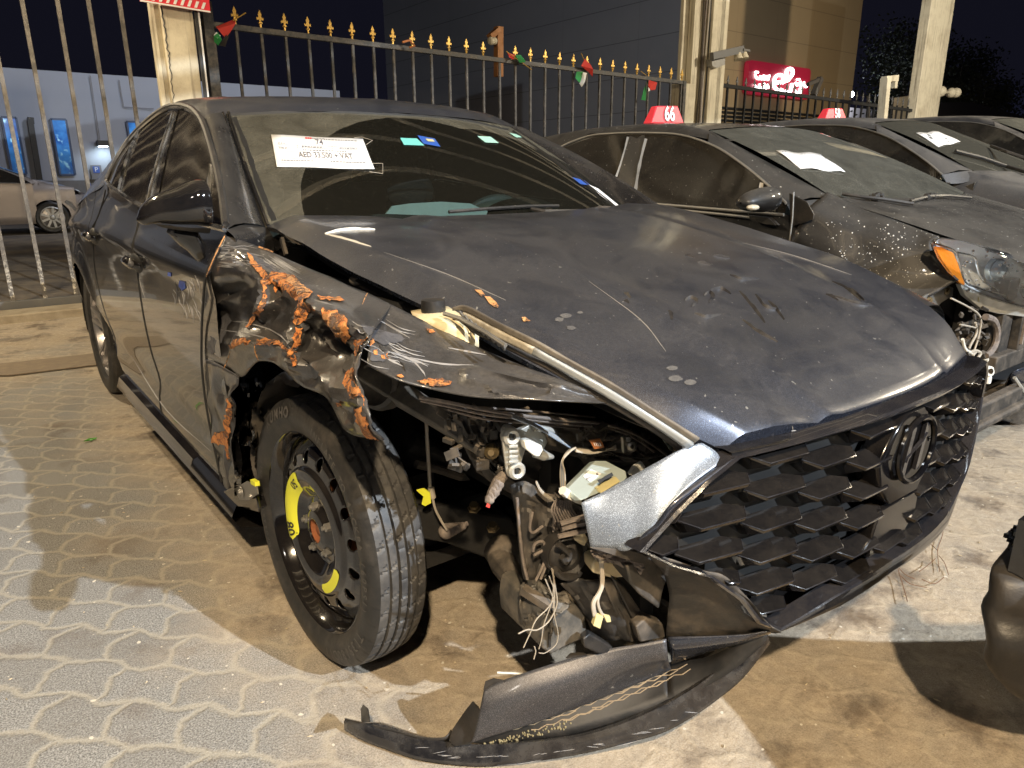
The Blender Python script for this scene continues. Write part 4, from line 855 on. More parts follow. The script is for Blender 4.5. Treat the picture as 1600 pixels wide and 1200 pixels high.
q = MB(); stroke(q, HOOD, [(508, 366), (540, 360), (586, 359)], .012, .0015, 5); stroke(q, HOOD, [(508, 366), (540, 374), (580, 386)], .006, .0015, 5); q.build('pale_scrape', M['white'], hood)
q = MB()
for l in ([(1237, 665), (1238, 672)], [(1235, 673), (1243, 672)], [(1160, 380), (1240, 400), (1330, 430)], [(600, 395), (700, 430), (790, 470)], [(920, 440), (1000, 500), (1040, 550)]): stroke(q, HOOD, l, .0022, .0015, 5)
q.build('bonnet_scratch', M['scratch'], hood)
# ---- engine bay under the open gap
q = MB(); q.box((0, -.05, .62), (1.1, .8, .36)); q.box((0, -.55, .52), (.6, .1, .26)); q.box((-.69, .2, .80), (.06, .7, .16)); q.box((0, -.68, .48), (.7, .03, .30)); q.box((0, .55, .84), (1.45, .1, .20)); q.box((.62, .05, .55), (.2, .8, .4)); q.build('engine_bay', M['dark'], car)
q = MB(); q.tube(spl([P(505, 395, X=-.66), P(560, 420, X=-.64), P(620, 440, X=-.62), P(700, 470, X=-.62)], 6), .012, 6); q.tube(spl([P(540, 410, X=-.68), P(555, 440, X=-.70), P(600, 465, X=-.70)], 5), .008, 6); q.ball(P(556, 438, X=-.72), (.016, .016, .012)); q.bar(P(440, 372, X=-.76), P(447, 398, X=-.76), .008, .012); q.build('hinge_and_hoses', M['grim'], car)
q = MB(); pts = [P(u, v, X=-.735) for u, v in ((408, 370), (425, 372), (430, 376), (455, 378), (462, 384), (440, 388), (425, 395), (410, 392))]; q.prism(pts, (.02, 0, 0)); q.build('hinge_cover', M['gloss'], car)
tk = thing('x', (0, 0, 0), 'a', 'b'); bpy.data.objects.remove(tk)
q = MB(); q.grid(refine([[P(642, 487, X=-.76), P(672, 482, X=-.72), P(700, 480, X=-.70)], [P(648, 500, X=-.78), P(690, 500, X=-.76), P(745, 510, X=-.71)], [P(655, 512, X=-.78), P(700, 522, X=-.76), P(748, 532, X=-.72)], [P(690, 535, X=-.76), P(720, 545, X=-.75), P(748, 552, X=-.72)]], 4, 4)); tank = q.build('washer_tank', M['tank'], car, solid=.004)
q = MB(); q.lathe(P(677, 483, X=-.735), (0, 0, 1), [(.0, .018), (.022, .018), (.024, .0), (.022, -.01)], 20); q.build('tank_cap', M['matt'], tank)
# ---- torn right front fender
def G(rows): return [[P(u, v, X=x) for u, v, x in r] for r in rows]
FA = G([  # columns from the door forward, each from the top edge down to the wheel arch
 [(352, 368, -.885), (338, 395, -.915), (325, 425, -.930), (319, 460, -.935), (317, 495, -.93), (317, 530, -.93), (318, 562, -.93)],
 [(385, 378, -.850), (368, 402, -.890), (355, 432, -.925), (347, 463, -.905), (343, 497, -.91), (342, 535, -.94), (347, 576, -.93)],
 [(420, 392, -.830), (402, 412, -.870), (385, 438, -.915), (378, 468, -.895), (370, 500, -.915), (368, 540, -.95), (377, 589, -.94)],
 [(450, 405, -.815), (432, 424, -.860), (414, 446, -.905), (408, 478, -.930), (400, 508, -.93), (396, 540, -.965), (400, 567, -.95)],
 [(480, 418, -.810), (462, 436, -.855), (446, 456, -.900), (440, 486, -.900), (432, 518, -.91), (426, 545, -.955), (424, 566, -.95)],
 [(515, 432, -.805), (497, 450, -.855), (480, 466, -.915), (470, 498, -.930), (462, 535, -.95), (452, 558, -.955), (446, 581, -.95)],
 [(545, 446, -.805), (530, 464, -.860), (510, 484, -.925), (498, 512, -.895), (486, 545, -.915), (476, 575, -.955), (470, 603, -.95)],
 [(575, 458, -.805), (560, 478, -.865), (540, 500, -.930), (526, 524, -.905), (514, 556, -.93), (506, 592, -.96), (510, 622, -.95)],
 [(600, 470, -.800), (582, 492, -.865), (562, 516, -.935), (552, 545, -.900), (545, 580, -.955), (538, 625, -.99), (541, 674, -.97)],
 [(612, 476, -.798), (596, 500, -.865), (579, 528, -.935), (572, 555, -.945), (574, 595, -.985), (586, 645, -1.01), (600, 688, -.99)]])
fa = refine(FA, 7, 7)
n1, n2 = len(fa), len(fa[0])
for i in range(n1):
    for j in range(n2):
        p = fa[i][j]; e = min(1, i/8, (n1-1-i)/3+.2, j/8, (n2-1-j)/4+.1)
        d = (ray(0, 0)*0+(CP-p)).normalized()
        r = 1-abs(vn(i*.11+3, j*.13, 2)); r2 = 1-abs(vn(i*.21+j*.12, j*.2-i*.1, 7))
        p += V((-1, 0, .1))*e*(.010*(r**3-.35)+.006*(r2**4-.2)+.0025*vn(i*.6, j*.6, 5))
RIDGE = [([(352, 370), (388, 397), (413, 428), (440, 430), (478, 455), (510, 488), (545, 522), (570, 545), (568, 585), (578, 640), (596, 685)], .018, 9), ([(414, 434), (411, 470), (385, 514), (360, 545)], .018, 7), ([(478, 470), (466, 500), (462, 530), (455, 550), (463, 575)], .020, 7), ([(361, 540), (385, 533), (401, 533), (430, 536), (460, 552)], .016, 6),
 ([(455, 550), (490, 560), (520, 590), (535, 630)], .020, 8), ([(484, 500), (520, 535), (548, 580)], .016, 5), ([(335, 405), (380, 420), (408, 436)], .012, 8), ([(320, 500), (350, 470), (400, 470)], .014, 7)]
HOLE = [((372, 455), 26, .012), ((440, 488), 24, .016), ((505, 515), 17, .015), ((395, 505), 18, .018), ((345, 505), 20, .02), ((425, 455), 9, .03), ((478, 585), 18, .02), ((530, 560), 16, .02), ((350, 540), 14, .02), ((415, 555), 16, .012), ((540, 640), 14, .02)]
def segd(u, v, l):
    b = 1e9
    for (x0, y0), (x1, y1) in zip(l, l[1:]):
        dx, dy = x1-x0, y1-y0; t = max(0, min(1, ((u-x0)*dx+(v-y0)*dy)/(dx*dx+dy*dy))); b = min(b, math.hypot(u-x0-dx*t, v-y0-dy*t))
    return b
def pix(p): d = p-CP; return 800+FPX*d.dot(RT)/d.dot(FW), 600-FPX*d.dot(UP)/d.dot(FW)
for i in range(n1):
    for j in range(n2):
        p = fa[i][j]; u, v = pix(p); e = min(1, i/5, j/5, (n2-1-j)/3+.15); h = 0
        for l, a_, s_ in RIDGE: h = max(h, a_*math.exp(-(segd(u+3*vn(u*.12, v*.12), v+3*vn(v*.12, u*.12, 4), l)/s_)**1.4))
        for (cu, cv), r_, a_ in HOLE: h -= a_*math.exp(-(math.hypot(u-cu, v-cv)/r_)**2.5)
        p += V((-1, 0, .1))*e*h
fx = MB(); fx.grid(fa); 
FB = G([[(600, 470, -.800), (585, 500, -.86), (577, 535, -.93), (574, 571, -.955)], [(640, 490, -.790), (628, 525, -.85), (622, 560, -.90), (620, 592, -.93)], [(690, 515, -.765), (680, 550, -.82), (673, 580, -.86), (670, 606, -.89)],
        [(760, 548, -.735), (750, 575, -.78), (742, 600, -.82), (735, 618, -.85)], [(830, 576, -.715), (822, 594, -.75), (815, 610, -.78), (808, 623, -.80)], [(890, 597, -.69), (888, 607, -.705), (885, 616, -.72), (880, 626, -.74)], [(962, 626, -.625), (961, 627, -.63), (960, 628, -.63), (960, 630, -.635)]])
fb = refine(FB, 8, 8); n1, n2 = len(fb), len(fb[0])
for i in range(n1):
    for j in range(n2):
        e = min(1, i/6+.15, (n1-1-i)/8, j/8, (n2-1-j)/6); r = 1-abs(vn(i*.12, j*.16, 12))
        fb[i][j] += V((-.7, 0, .5))*e*(.022*(r**3-.3)+.004*vn(i*.45, j*.5, 4))
fy2 = MB(); fy2.grid(fb)
FC = G([[(318, 560, -.93), (318, 600, -.93), (322, 640, -.925), (332, 700, -.92), (350, 762, -.91)], [(335, 566, -.935), (332, 605, -.94), (337, 645, -.93), (345, 700, -.925), (360, 770, -.91)], [(352, 576, -.94), (350, 608, -.93), (352, 650, -.94), (358, 705, -.92), (372, 772, -.90)], [(372, 588, -.94), (366, 612, -.945), (362, 650, -.93), (366, 708, -.925), (380, 774, -.895)]])
fc = refine(FC, 6, 6); n1, n2 = len(fc), len(fc[0])
for i in range(n1):
    for j in range(n2): fc[i][j] += V((-1, 0, 0))*.012*vn(i*.35, j*.3, 21)*min(1, i/4, j/4)
fz = MB(); fz.grid(fc)
FEN = bvh_of(fx, fy2, fz)
q = MB(); q.grid(fa); q.grid(fb); q.grid(fc); fender = q.build('front_fender', M['fender'], car, angle=35); fender['label'] = 'crumpled torn front fender with orange filler'
md = fender.modifiers.new('s', 'SOLIDIFY'); md.thickness = .0025; md.offset = -1
# raised edges of filler, traced on the fender
inst('putty', [[(388, 397), (392, 399), (402, 413), (413, 424), (418, 432), (410, 434), (399, 424), (391, 412)],
  [(414, 434), (425, 427), (440, 428), (458, 432), (464, 439), (476, 449), (489, 458), (482, 468), (474, 470), (480, 478), (470, 474), (455, 460), (446, 452), (436, 446), (428, 442), (418, 446), (415, 460), (411, 448), (406, 442)],
  [(411, 455), (416, 460), (416, 470), (410, 485), (398, 503), (388, 514), (385, 513), (394, 497), (403, 480), (409, 468)],
  [(430, 448), (438, 444), (436, 452), (432, 458), (427, 455)], [(494, 463), (510, 465), (534, 468), (539, 474), (522, 472), (500, 470)],
  [(470, 470), (482, 474), (489, 480), (483, 492), (478, 500), (470, 504), (463, 510), (460, 500), (464, 486)], [(464, 512), (472, 514), (467, 535), (463, 543), (455, 546), (458, 530)],
  [(504, 483), (512, 488), (526, 487), (540, 499), (546, 512), (549, 520), (545, 534), (548, 538), (536, 530), (522, 518), (512, 506), (506, 494)],
  [(556, 532), (570, 530), (583, 531), (584, 540), (572, 544), (566, 552), (558, 558), (555, 546)],
  [(358, 540), (366, 532), (380, 530), (392, 533), (388, 538), (376, 536), (366, 542), (361, 545)], [(401, 533), (415, 530), (436, 535), (452, 544), (462, 550), (455, 553), (440, 544), (420, 537), (402, 538)],
  [(449, 552), (458, 556), (464, 562), (466, 572), (460, 572), (453, 562)], [(565, 572), (572, 566), (572, 560), (580, 552), (574, 568), (566, 580), (545, 592), (540, 585), (552, 578)],
  [(538, 592), (548, 580), (562, 576), (573, 588), (577, 604), (572, 622), (562, 616), (556, 622), (548, 622), (545, 608), (540, 604), (536, 600)],
  [(524, 623), (532, 630), (537, 634), (530, 632)], [(557, 640), (566, 636), (568, 650), (572, 668), (584, 680), (594, 672), (596, 660), (588, 655), (592, 652), (601, 670), (602, 686), (592, 693), (582, 690), (568, 674), (560, 660)],
  [(568, 624), (578, 628), (584, 636), (580, 640), (572, 634)], [(521, 664), (528, 668), (534, 673), (526, 672)],
  [(645, 600), (668, 595), (690, 594), (707, 600), (700, 606), (680, 605), (660, 608), (648, 605)], [(665, 514), (675, 517), (681, 521), (673, 524), (667, 520)], [(583, 551), (588, 550), (588, 556), (583, 556)], [(595, 558), (599, 555), (600, 562), (596, 564)], [(603, 553), (607, 554), (608, 562), (604, 562)], [(617, 586), (625, 588), (632, 592), (622, 592)]],
  'orange_filler', fender, FEN, .0035, 3.2, 2.0)
inst('puttyp', [[(450, 433), (462, 438), (478, 452), (485, 462), (470, 462), (458, 450), (446, 442)], [(508, 492), (520, 492), (532, 503), (540, 518), (532, 522), (518, 510)], [(544, 584), (556, 580), (562, 584), (550, 592)]], 'pale_filler', fender, FEN, .0050, 4, 2)
inst('putty', [[(361, 600), (366, 600), (367, 622), (362, 645), (359, 668), (362, 676), (358, 680), (352, 674), (353, 650), (356, 625)], [(336, 676), (350, 674), (360, 676), (364, 690), (372, 700), (366, 700), (362, 700), (362, 712), (368, 726), (366, 730), (358, 716), (354, 696), (342, 694), (332, 690)], [(371, 698), (376, 700), (379, 706), (374, 705)]], 'orange_filler', fender, FEN, .0045, 3.2, 2.0)
inst('primer', [[(385, 392), (392, 397), (420, 412), (438, 424), (430, 428), (408, 420), (395, 408)], [(545, 505), (560, 520), (575, 530), (570, 532), (556, 530), (548, 520)], [(574, 545), (590, 545), (606, 552), (600, 566), (586, 566), (572, 560)], [(546, 592), (558, 588), (566, 600), (560, 612), (550, 612)], [(566, 642), (580, 648), (590, 660), (588, 672), (578, 674), (570, 662)], [(453, 553), (466, 548), (472, 552), (468, 566), (458, 568)], [(335, 505), (356, 490), (362, 500), (350, 530), (330, 556), (326, 545)], [(560, 505), (580, 520), (600, 528), (620, 525), (640, 530), (600, 540), (578, 530)], [(466, 505), (478, 502), (484, 514), (474, 520)]], 'scuffed_patch', fender, FEN, .0022, 5, 2.5)
sk = MB()
for k in range(20):
    u0 = 545+70*hsh(k, 1); v0 = 500+60*hsh(k, 2); L = 20+45*hsh(k, 3); stroke(sk, FEN, [(u0, v0), (u0+L*.5, v0+L*.30), (u0+L, v0+L*.42)], .0009+.0010*hsh(k, 4), .002, 4)
for k in range(34):
    u0 = 335+55*hsh(k, 5); v0 = 382+35*hsh(k, 6); L = 12+28*hsh(k, 7); stroke(sk, FEN, [(u0, v0), (u0+L*.5, v0-2+4*hsh(k, 8)), (u0+L, v0+3)], .0012+.0016*hsh(k, 9), .002, 3)
for k in range(24):
    u0 = 395+40*hsh(k, 15); v0 = 398+22*hsh(k, 16); stroke(sk, FEN, [(u0, v0), (u0+18, v0+12), (u0+40, v0+25)], .0014+.001*hsh(k, 19), .002, 3)
for l in ([(340, 515), (390, 523), (430, 535), (455, 548)], [(365, 502), (400, 508), (440, 525), (455, 545)], [(620, 556), (650, 565), (668, 574)], [(610, 553), (640, 562), (660, 582), (664, 590)], [(600, 560), (630, 574)], [(318, 470), (325, 472), (334, 466)], [(490, 470), (505, 474), (520, 478)], [(640, 560), (690, 570), (740, 572)], [(700, 545), (760, 556)], [(590, 500), (640, 530)], [(318, 430), (319, 470)], [(322, 430), (352, 370)]):
    stroke(sk, FEN, l, .003, .002, 4)
sk.build('scratch', M['scratch'], fender)
sk = MB(); stroke(sk, FEN, [(405, 387), (450, 404), (500, 425), (573, 457)], .004, .003, 6, False); stroke(sk, FEN, [(575, 459), (571, 466), (566, 478)], .002, .003, 3); stroke(sk, FEN, [(376, 590), (400, 567)], .003, .003, 3); stroke(sk, FEN, [(350, 580), (362, 548)], .0025, .003, 3); stroke(sk, FEN, [(398, 536), (402, 555), (408, 566)], .003, .003, 3); sk.build('orange_edge', M['puttyp'], fender)
# shut line between door and fender
q = MB(); q.tube(spl([P(u, v, X=x) for u, v, x in ((352, 367, -.888), (337, 397, -.920), (322, 430, -.937), (317, 480, -.940), (315, 530, -.938), (316, 580, -.938), (325, 650, -.933), (348, 760, -.915))], 5), .0035, 5); q.build('shut_line', M['ink'], car)
q = MB(); q.tube(spl([P(u, v, X=x) for u, v, x in ((351, 369, -.893), (336, 399, -.925), (322, 432, -.941))], 6), .0016, 5); q.build('chipped_edge', M['puttyp'], car)
# far fender and wheel arch
q = MB(); rr = []
for i in range(30):
    y = -.62+1.06*i/29; he = sm([(e[1], e[0]) for e in HE[::-1]], y); hz = sm([(e[1], e[2]) for e in HE[::-1]], y)
    rr.append([V((he+.004, y, hz-.008)), V(((he+.9)/2, y, hz-.02)), V((.90-.1*max(0, -y)**2*2, y, hz-.08)), V((.93-.12*max(0, -y)**2*2, y, .6)), V((.93-.12*max(0, -y)**2*2, y, .2))])
q.grid(refine(rr, 1, 6)); cut_arch(q, 0, .33, .37); q.build('far_front_fender', M['paintside'], car, angle=60)
# inner liner (crinkled sheet behind and above the wheel)
q = MB(); rows = []
for i in range(50):
    a = radians(-12+205*i/49); r = []
    for k in range(16):
        x = -.90+.47*k/15; R = .372+.02*vn(i*.4, k*.7)+.012*vn(i*1.1, k*1.5, 3); r.append(V((x, R*cos(a), .34+R*sin(a))))
    rows.append(r)
q.grid(rows[0:26]); q.build('wheel_liner', M['grim'], car)
q = MB(); rows = []
for i in range(26):
    v_ = 590+190*i/25; r = []
    for k in range(12):
        u_ = 366+ (14+i*.35)*0+ (44*k/11); r.append(P(u_, v_, X=-.905+.045*vn(i*.5, k*.6, 8)+.02*vn(i*1.3, k*1.7, 2)+.004*k))
    rows.append(r)
q.grid(rows); q.build('torn_liner', M['gloss'], car, angle=30)
# sill end: torn bracket with bolts
q = MB(); q.prism([P(u, v, X=-.93) for u, v in ((348, 768), (372, 757), (400, 775), (404, 795), (372, 792))], (.10, 0, 0)); q.prism([P(u, v, X=-.915) for u, v in ((345, 768), (383, 796), (404, 800), (404, 780))], (.2, 0, 0)); q.build('sill_end', M['gloss'], car, bevel=.003)
q = MB(); q.prism([P(u, v, X=-.94) for u, v in ((366, 764), (385, 752), (400, 760), (402, 772), (388, 782), (374, 780))], (.004, 0, 0)); q.lathe(P(376, 769, X=-.945), (-1, 0, 0), [(0, .006), (.006, .006), (.009, 0), (.014, 0), (.015, -.002)], 14); q.lathe(P(393, 775, X=-.945), (-1, 0, 0), [(0, .006), (.004, .006), (.006, 0)], 10); q.build('bracket', M['steel'], car)
q = MB(); q.bar(P(395, 752, X=-.935), P(402, 756, X=-.935), .012, .012); q.build('yellow_clip', M['yellow'], car)
# ---- door handles, mirror
def handle(u, v, name_lab):
    c = hit(SIDE, u, v, 0); q = MB()
    q.grid(refine([[c+V((-.004, .09, .01)), c+V((-.022, .05, .022)), c+V((-.024, 0, .022)), c+V((-.022, -.05, .020)), c+V((-.004, -.09, .006))], [c+V((-.006, .09, .0)), c+V((-.038, .05, .006)), c+V((-.044, 0, .006)), c+V((-.038, -.05, .004)), c+V((-.006, -.09, -.004))], [c+V((-.004, .088, -.012)), c+V((-.024, .05, -.014)), c+V((-.028, 0, -.016)), c+V((-.024, -.05, -.016)), c+V((-.004, -.09, -.014))]], 4, 4))
    o = q.build('door_handle', M['gloss'], name_lab, solid=.004)
    q = MB(); q.ball(c+V((.006, -.01, 0)), (.02, .085, .038), 16, 10); q.build('handle_recess', M['ink'], name_lab)
    q = MB()
    for k in range(5): q.ball(c+V((-.026, -.06+.03*k*hsh(k), .012*hsh(k, 2))), (.012*hsh(k, 3)+.006, .018, .012), 7, 5)
    q.build('torn_cover', M['primer'], name_lab)
handle(213, 410, o_fd); handle(146, 369, o_rd)
mr = MB()
def ell(c, ry, rz, rx0, n=24): return [c+V((rx0*0, 0, 0))+V((0, ry*cos(2*pi*k/n), rz*sin(2*pi*k/n))) for k in range(n)]
# housing: traced profile in the mirror's own plane, loft from tip to inboard cap
prof_m = [(-1.076, .47, 1.036, .004, .004), (-1.064, .465, 1.042, .030, .022), (-1.035, .455, 1.056, .050, .035), (-.995, .435, 1.062, .062, .046), (-.96, .42, 1.069, .066, .056), (-.937, .415, 1.068, .062, .060), (-.928, .41, 1.066, .052, .052), (-.927, .41, 1.063, .01, .01)]
rows = []
for (x, y, z, ry, rz) in spl([V((a, b, c)) for a, b, c, d, e in prof_m], 4) and prof_m:
    r = []
    for k in range(28):
        a = 2*pi*k/28; ca, sa = cos(a), sin(a); e = .75
        r.append(V((x, y+ry*(abs(ca)**e)*(1 if ca > 0 else -1), z+rz*(abs(sa)**e)*(1 if sa > 0 else -1)*(1 if sa > 0 else .85))))
    rows.append(r)
rows = [[c[i] for c in [spl([r[j] for r in rows], 4) for j in range(28)]] for i in range((len(prof_m)-1)*4+1)]
mr.grid(rows, closev=True); mo = mr.build('door_mirror', M['gloss'], car, angle=60)
q = MB(); q.grid(refine([[V((-1.05, .43, 1.028)), V((-.99, .39, 1.018)), V((-.935, .37, 1.015))], [V((-1.03, .44, 1.018)), V((-.98, .42, 1.008)), V((-.93, .41, 1.0))], [V((-1.02, .48, 1.014)), V((-.98, .48, 1.005)), V((-.93, .48, .998))]], 4, 4)); q.build('lower_trim', M['matt'], mo)
q = MB(); q.grid(refine([[V((-1.01, .47, 1.012)), V((-.98, .45, 1.005)), V((-.95, .44, 1.0))], [V((-.975, .50, .975)), V((-.955, .47, .965)), V((-.935, .45, .96))], [V((-.945, .54, .955)), V((-.935, .50, .93)), V((-.928, .47, .945))]], 4, 4)); q.build('mirror_foot', M['gloss'], mo, solid=.02)
q = MB(); q.tube(spl([V((-1.01, .46, 1.008)), V((-.975, .475, .985)), V((-.945, .50, .960))], 4), .008, 6); q.build('broken_edge', M['primer'], mo)
# protective film marks on the door
q = MB(); patch(q, SIDE, [(281, 438), (290, 440), (291, 450), (285, 454), (280, 447)], .002, 4); patch(q, SIDE, [(263, 425), (268, 426), (268, 432), (263, 431)], .002, 4); q.build('blue_mark', simple('blue_film', (.05, .13, .65), .4), o_fd)
q = MB()
for k in range(26): u0 = 270+44*hsh(k, 31); v0 = 430+55*hsh(k, 32); stroke(q, SIDE, [(u0, v0), (u0+3+6*hsh(k, 33), v0+8+10*hsh(k, 34)), (u0+4, v0+18+10*hsh(k, 35))], .0018, .0015, 3)
for l in ([(218, 435), (222, 450), (228, 468)], [(180, 320), (184, 330)], [(150, 545), (200, 555)], [(205, 555), (260, 640), (330, 705)]): stroke(q, SIDE, l, .003, .0015, 4)
q.build('door_scratch', M['scratch'], o_fd)
# ---- wheels
def tyre_geo(wd, R, rin, n=240, slots=True):
    hw_ = wd/2; xs = [(-hw_*.80, rin), (-hw_*.97, rin+.018), (-hw_*1.04, (rin+R)/2-.005), (-hw_*1.02, R-.035), (-hw_*.93, R-.014), (-hw_*.80, R-.005)]
    tz = []; zones = 5; w0, w1 = -hw_*.80, hw_*.80; gw = .0038
    out = MB(); rows = []
    prof = []; kind = []
    for p in xs: prof.append(p); kind.append(0)
    N = 5; ww = (w1-w0)/N
    for z in range(N):
        a, b = w0+ww*z, w0+ww*(z+1)
        for (x, g) in ((a+gw if z else a, 0), (a+ww*.35, 0), (a+ww*.65, 0), (b-gw if z < N-1 else b, 0)):
            prof.append((x, R-.004*(abs(x)/hw_)**2*2)); kind.append(z+1)
        if z < N-1:
            for x in (b-gw*.8, b+gw*.8): prof.append((x, R-.009)); kind.append(-1)
    for p in xs[::-1]: prof.append((-p[0], p[1])); kind.append(0)
    rows = []
    for (x, r), kd in zip(prof, kind):
        row = []
        for k in range(n):
            rr = r
            if slots and kd > 0:
                per = 12 if kd in (1, 5) else 16; off = (0, 0, 5, 9, 2, 6)[kd]
                if (k+off+int(x*220)) % per == 0: rr -= .0045
                elif (k+off+6+int(x*120)) % per == 0: rr -= .0018
            if kd == 0 and abs(x) > hw_*.9 and r > R-.03 and slots and k % 12 == 0: rr -= .003
            row.append((x, rr, 2*pi*k/n))
        rows.append(row)
    return rows, prof, kind
def wheel_frame(c, steer, camber, side=-1):   # outward axis, up-ish, forward-ish
    ax = V((-cos(steer)*cos(camber), sin(steer)*cos(camber), sin(camber))); ax.normalize()
    f = ax.cross(V((0, 0, 1))).normalized(); u = f.cross(ax).normalized(); f = -f if f.y > 0 else f; return V(c), ax, f, u
def wmap(fr, x, r, a): c, ax, f, u = fr; return c+ax*x+(f*cos(a)+u*sin(a))*r     # x outward, a from forward, up positive
fr = wheel_frame((-.9023+.068, .014, .3320), -.0385, .020)
sw = bpy.data.objects.new('front_wheel', None); COL.objects.link(sw); sw.parent = car
sw['label'] = 'steel spare wheel with yellow label'
rows, prf, kd = tyre_geo(.135, .323, .238, 480)
HWs = .0675
trd = MB(); sdw = MB(); pts = [[wmap(fr, x, r, a) for (x, r, a) in row] for row in rows]
for r in pts:
    for p in r:
        if p.z < .001: p.z = .001
trd.grid(pts[5:-5], closev=True, smooth=True); sdw.grid(pts[:6], closev=True); sdw.grid(pts[-6:], closev=True)
ty = sdw.build('tyre', M['tyre'], sw, angle=50); trd.build('tread', M['tread'], ty, angle=25)
# lettering on the sidewall
def ring_text(mb, s_, size, R0, a0, step, flip=1, lift=.0015, xo=HWs*1.03, bold=0, xscale=1.0):
    a = a0
    for ch in s_:
        if ch == ' ': a += step*flip; continue
        vs, fs = text_mesh(ch, size, bold=bold)
        P3 = []
        for v in vs:
            rr = R0+v.y*flip; aa = a+flip*(v.x*xscale)/R0; xx = lin([(.228, HWs*.8), (.246, HWs*.97), (.2705, HWs*1.04), (.288, HWs*1.02), (.309, HWs*.93)], rr)+lift
            P3.append(wmap(fr, xx, rr, aa))
        mb.add(P3, fs, False); a += step*flip
tl = MB()
# angle a grows from forward (0) over the top (90) to the back (180): clockwise on screen means a falls
ring_text(tl, 'KUMHO', .036, .2830, radians(113), .125, -1 if False else -1, bold=.0012)
tl2 = MB()
def ring_text2(mb, s_, size, R0, adeg, step, bold=0, wide=1):   # reads clockwise seen from outside, letter tops outward
    a = radians(adeg)
    for ch in s_:
        if ch != ' ':
            vs, fs = text_mesh(ch, size, bold=bold)
            P3 = []
            for v in vs:
                rr = R0+v.y; aa = a-v.x*wide/R0; xx = lin([(.228, HWs*.8), (.246, HWs*.97), (.2705, HWs*1.04), (.288, HWs*1.02), (.309, HWs*.93)], rr)+.0022
                P3.append(wmap(fr, xx, rr, aa))
            mb.add(P3, fs, False)
        a -= step
ring_text2(tl2, 'KUMHO', .034, .288, 128, .112, .04, 1.0)
ring_text2(tl2, 'INFLATE TO 42CKPA (60PSI)', .023, .281, 75, .064, .012)
ring_text2(tl2, 'T135/80D17', .034, .284, -30, .085, .0)
ring_text2(tl2, 'TEMPORARY USE ONLY', .014, .262, 215, .06)
tl2.build('sidewall_lettering', simple('raised_rubber', (.085, .08, .075), .5, grime=.3), ty)
# rim
rim = MB(); prof = [(.210, -.055), (.212, .010), (.214, .030), (.222, .042), (.224, .052), (.231, .058), (.234, .056), (.235, .050)]
rim.grid([[wmap(fr, o, r*1.04, 2*pi*k/96) for k in range(96)] for r, o in prof], closev=True)
rim.build('rim', M['gloss'], sw, angle=50)
def dz(r): return .016+lin([(.03, .030), (.045, .026), (.062, .014), (.078, .010), (.092, .022), (.105, .034), (.122, .040), (.142, .036), (.150, .028), (.175, .024), (.192, .012), (.210, -.002)], r)
nh = 16; n = 192; rs = [.028+.182*i/60 for i in range(61)]; dm = MB()
gridp = [[(r, 2*pi*k/n) for k in range(n)] for r in rs]
hc = [(.171, 2*pi*(k+.5)/nh, .0155, .0125) for k in range(nh)]
def inhole(r, a):
    for (hr_, ha, er, et) in hc:
        da = (a-ha+pi) % (2*pi)-pi; d = math.hypot((r-hr_)/er, r*da/et)
        if d < 1: return (hr_, ha, er, et, d, da)
    return None
vs = []; ins = []
for row in gridp:
    for (r, a) in row:
        h = inhole(r, a); ins.append(h is not None)
        vs.append((r, a, h))
fs = []
for i in range(60):
    for k in range(n):
        f = (i*n+k, i*n+(k+1) % n, (i+1)*n+(k+1) % n, (i+1)*n+k)
        if all(ins[j] for j in f): continue
        fs.append(f)
vv = []
for (r, a, h) in vs:
    if h:
        hr_, ha, er, et, d, da = h; s_ = 1/max(d, 1e-3); r = hr_+(r-hr_)*s_; a = ha+da*s_
    vv.append(wmap(fr, dz(r), r*1.04, a))
dm.add(vv, fs); disc = dm.build('wheel_disc', M['gloss'], sw, angle=60, solid=.004)
hb = MB(); hb.grid([[wmap(fr, o, r, 2*pi*k/32) for k in range(32)] for r, o in ((.034, .010), (.034, .040), (.030, .043), (.026, .034), (.020, .030), (.012, .038), (.0, .040))], closev=True); hb.build('hub', M['rust'], sw)
for k in range(5):
    a = radians(100+72*k); c = wmap(fr, .016, .0585, a); ax = fr[1]; q = MB()
    q.lathe(c, ax, [(.013, 0), (.013, .006), (.0105, .008), (.0105, .028), (.006, .031), (.0055, .036), (0, .036)], 6 if False else 8); q.build('wheel_nut', M['steel'], sw)
def ringsec(mb, r0, r1, a0, a1, n=24, off=.0036, cap=True):
    rows = [[], []]; rr_ = []
    for i in range(n+1):
        a = radians(a0+(a1-a0)*i/n); t = i/n; w_ = min(1, sqrt(max(0, 1-(abs(t-.5)*2)**14))); m_, h_ = (r0+r1)/2, (r1-r0)/2*w_
        rr_.append([wmap(fr, dz(m_+h_*s_)+off, (m_+h_*s_)*1.04, a) for s_ in (-1, -.5, 0, .5, 1)])
    mb.grid(rr_)
q = MB(); ringsec(q, .096, .143, 114, 210); lb = q.build('yellow_label', M['yellow'], disc)
q = MB(); ringsec(q, .118, .140, -18, -70); q.build('yellow_label', M['yellow'], disc)
q = MB()
def lab(mb, s_, size, R0, adeg, rot, wide=1, bold=0):
    vs, fs = text_mesh(s_, size, bold=bold); a0 = radians(adeg); P3 = []
    for v in vs:
        x, y = v.x*cos(rot)-v.y*sin(rot), v.x*sin(rot)+v.y*cos(rot)     # y radial, x clockwise
        rr = R0+y; P3.append(wmap(fr, dz(rr)+.0048, rr*1.04, a0-x*wide/R0))
    mb.add(P3, fs, False)
lab(q, '80', .036, .119, 197, pi, 1, .02)
lab(q, '50', .029, .119, 128, pi, 1, .02)
q.build('numerals', M['ink'], lb)
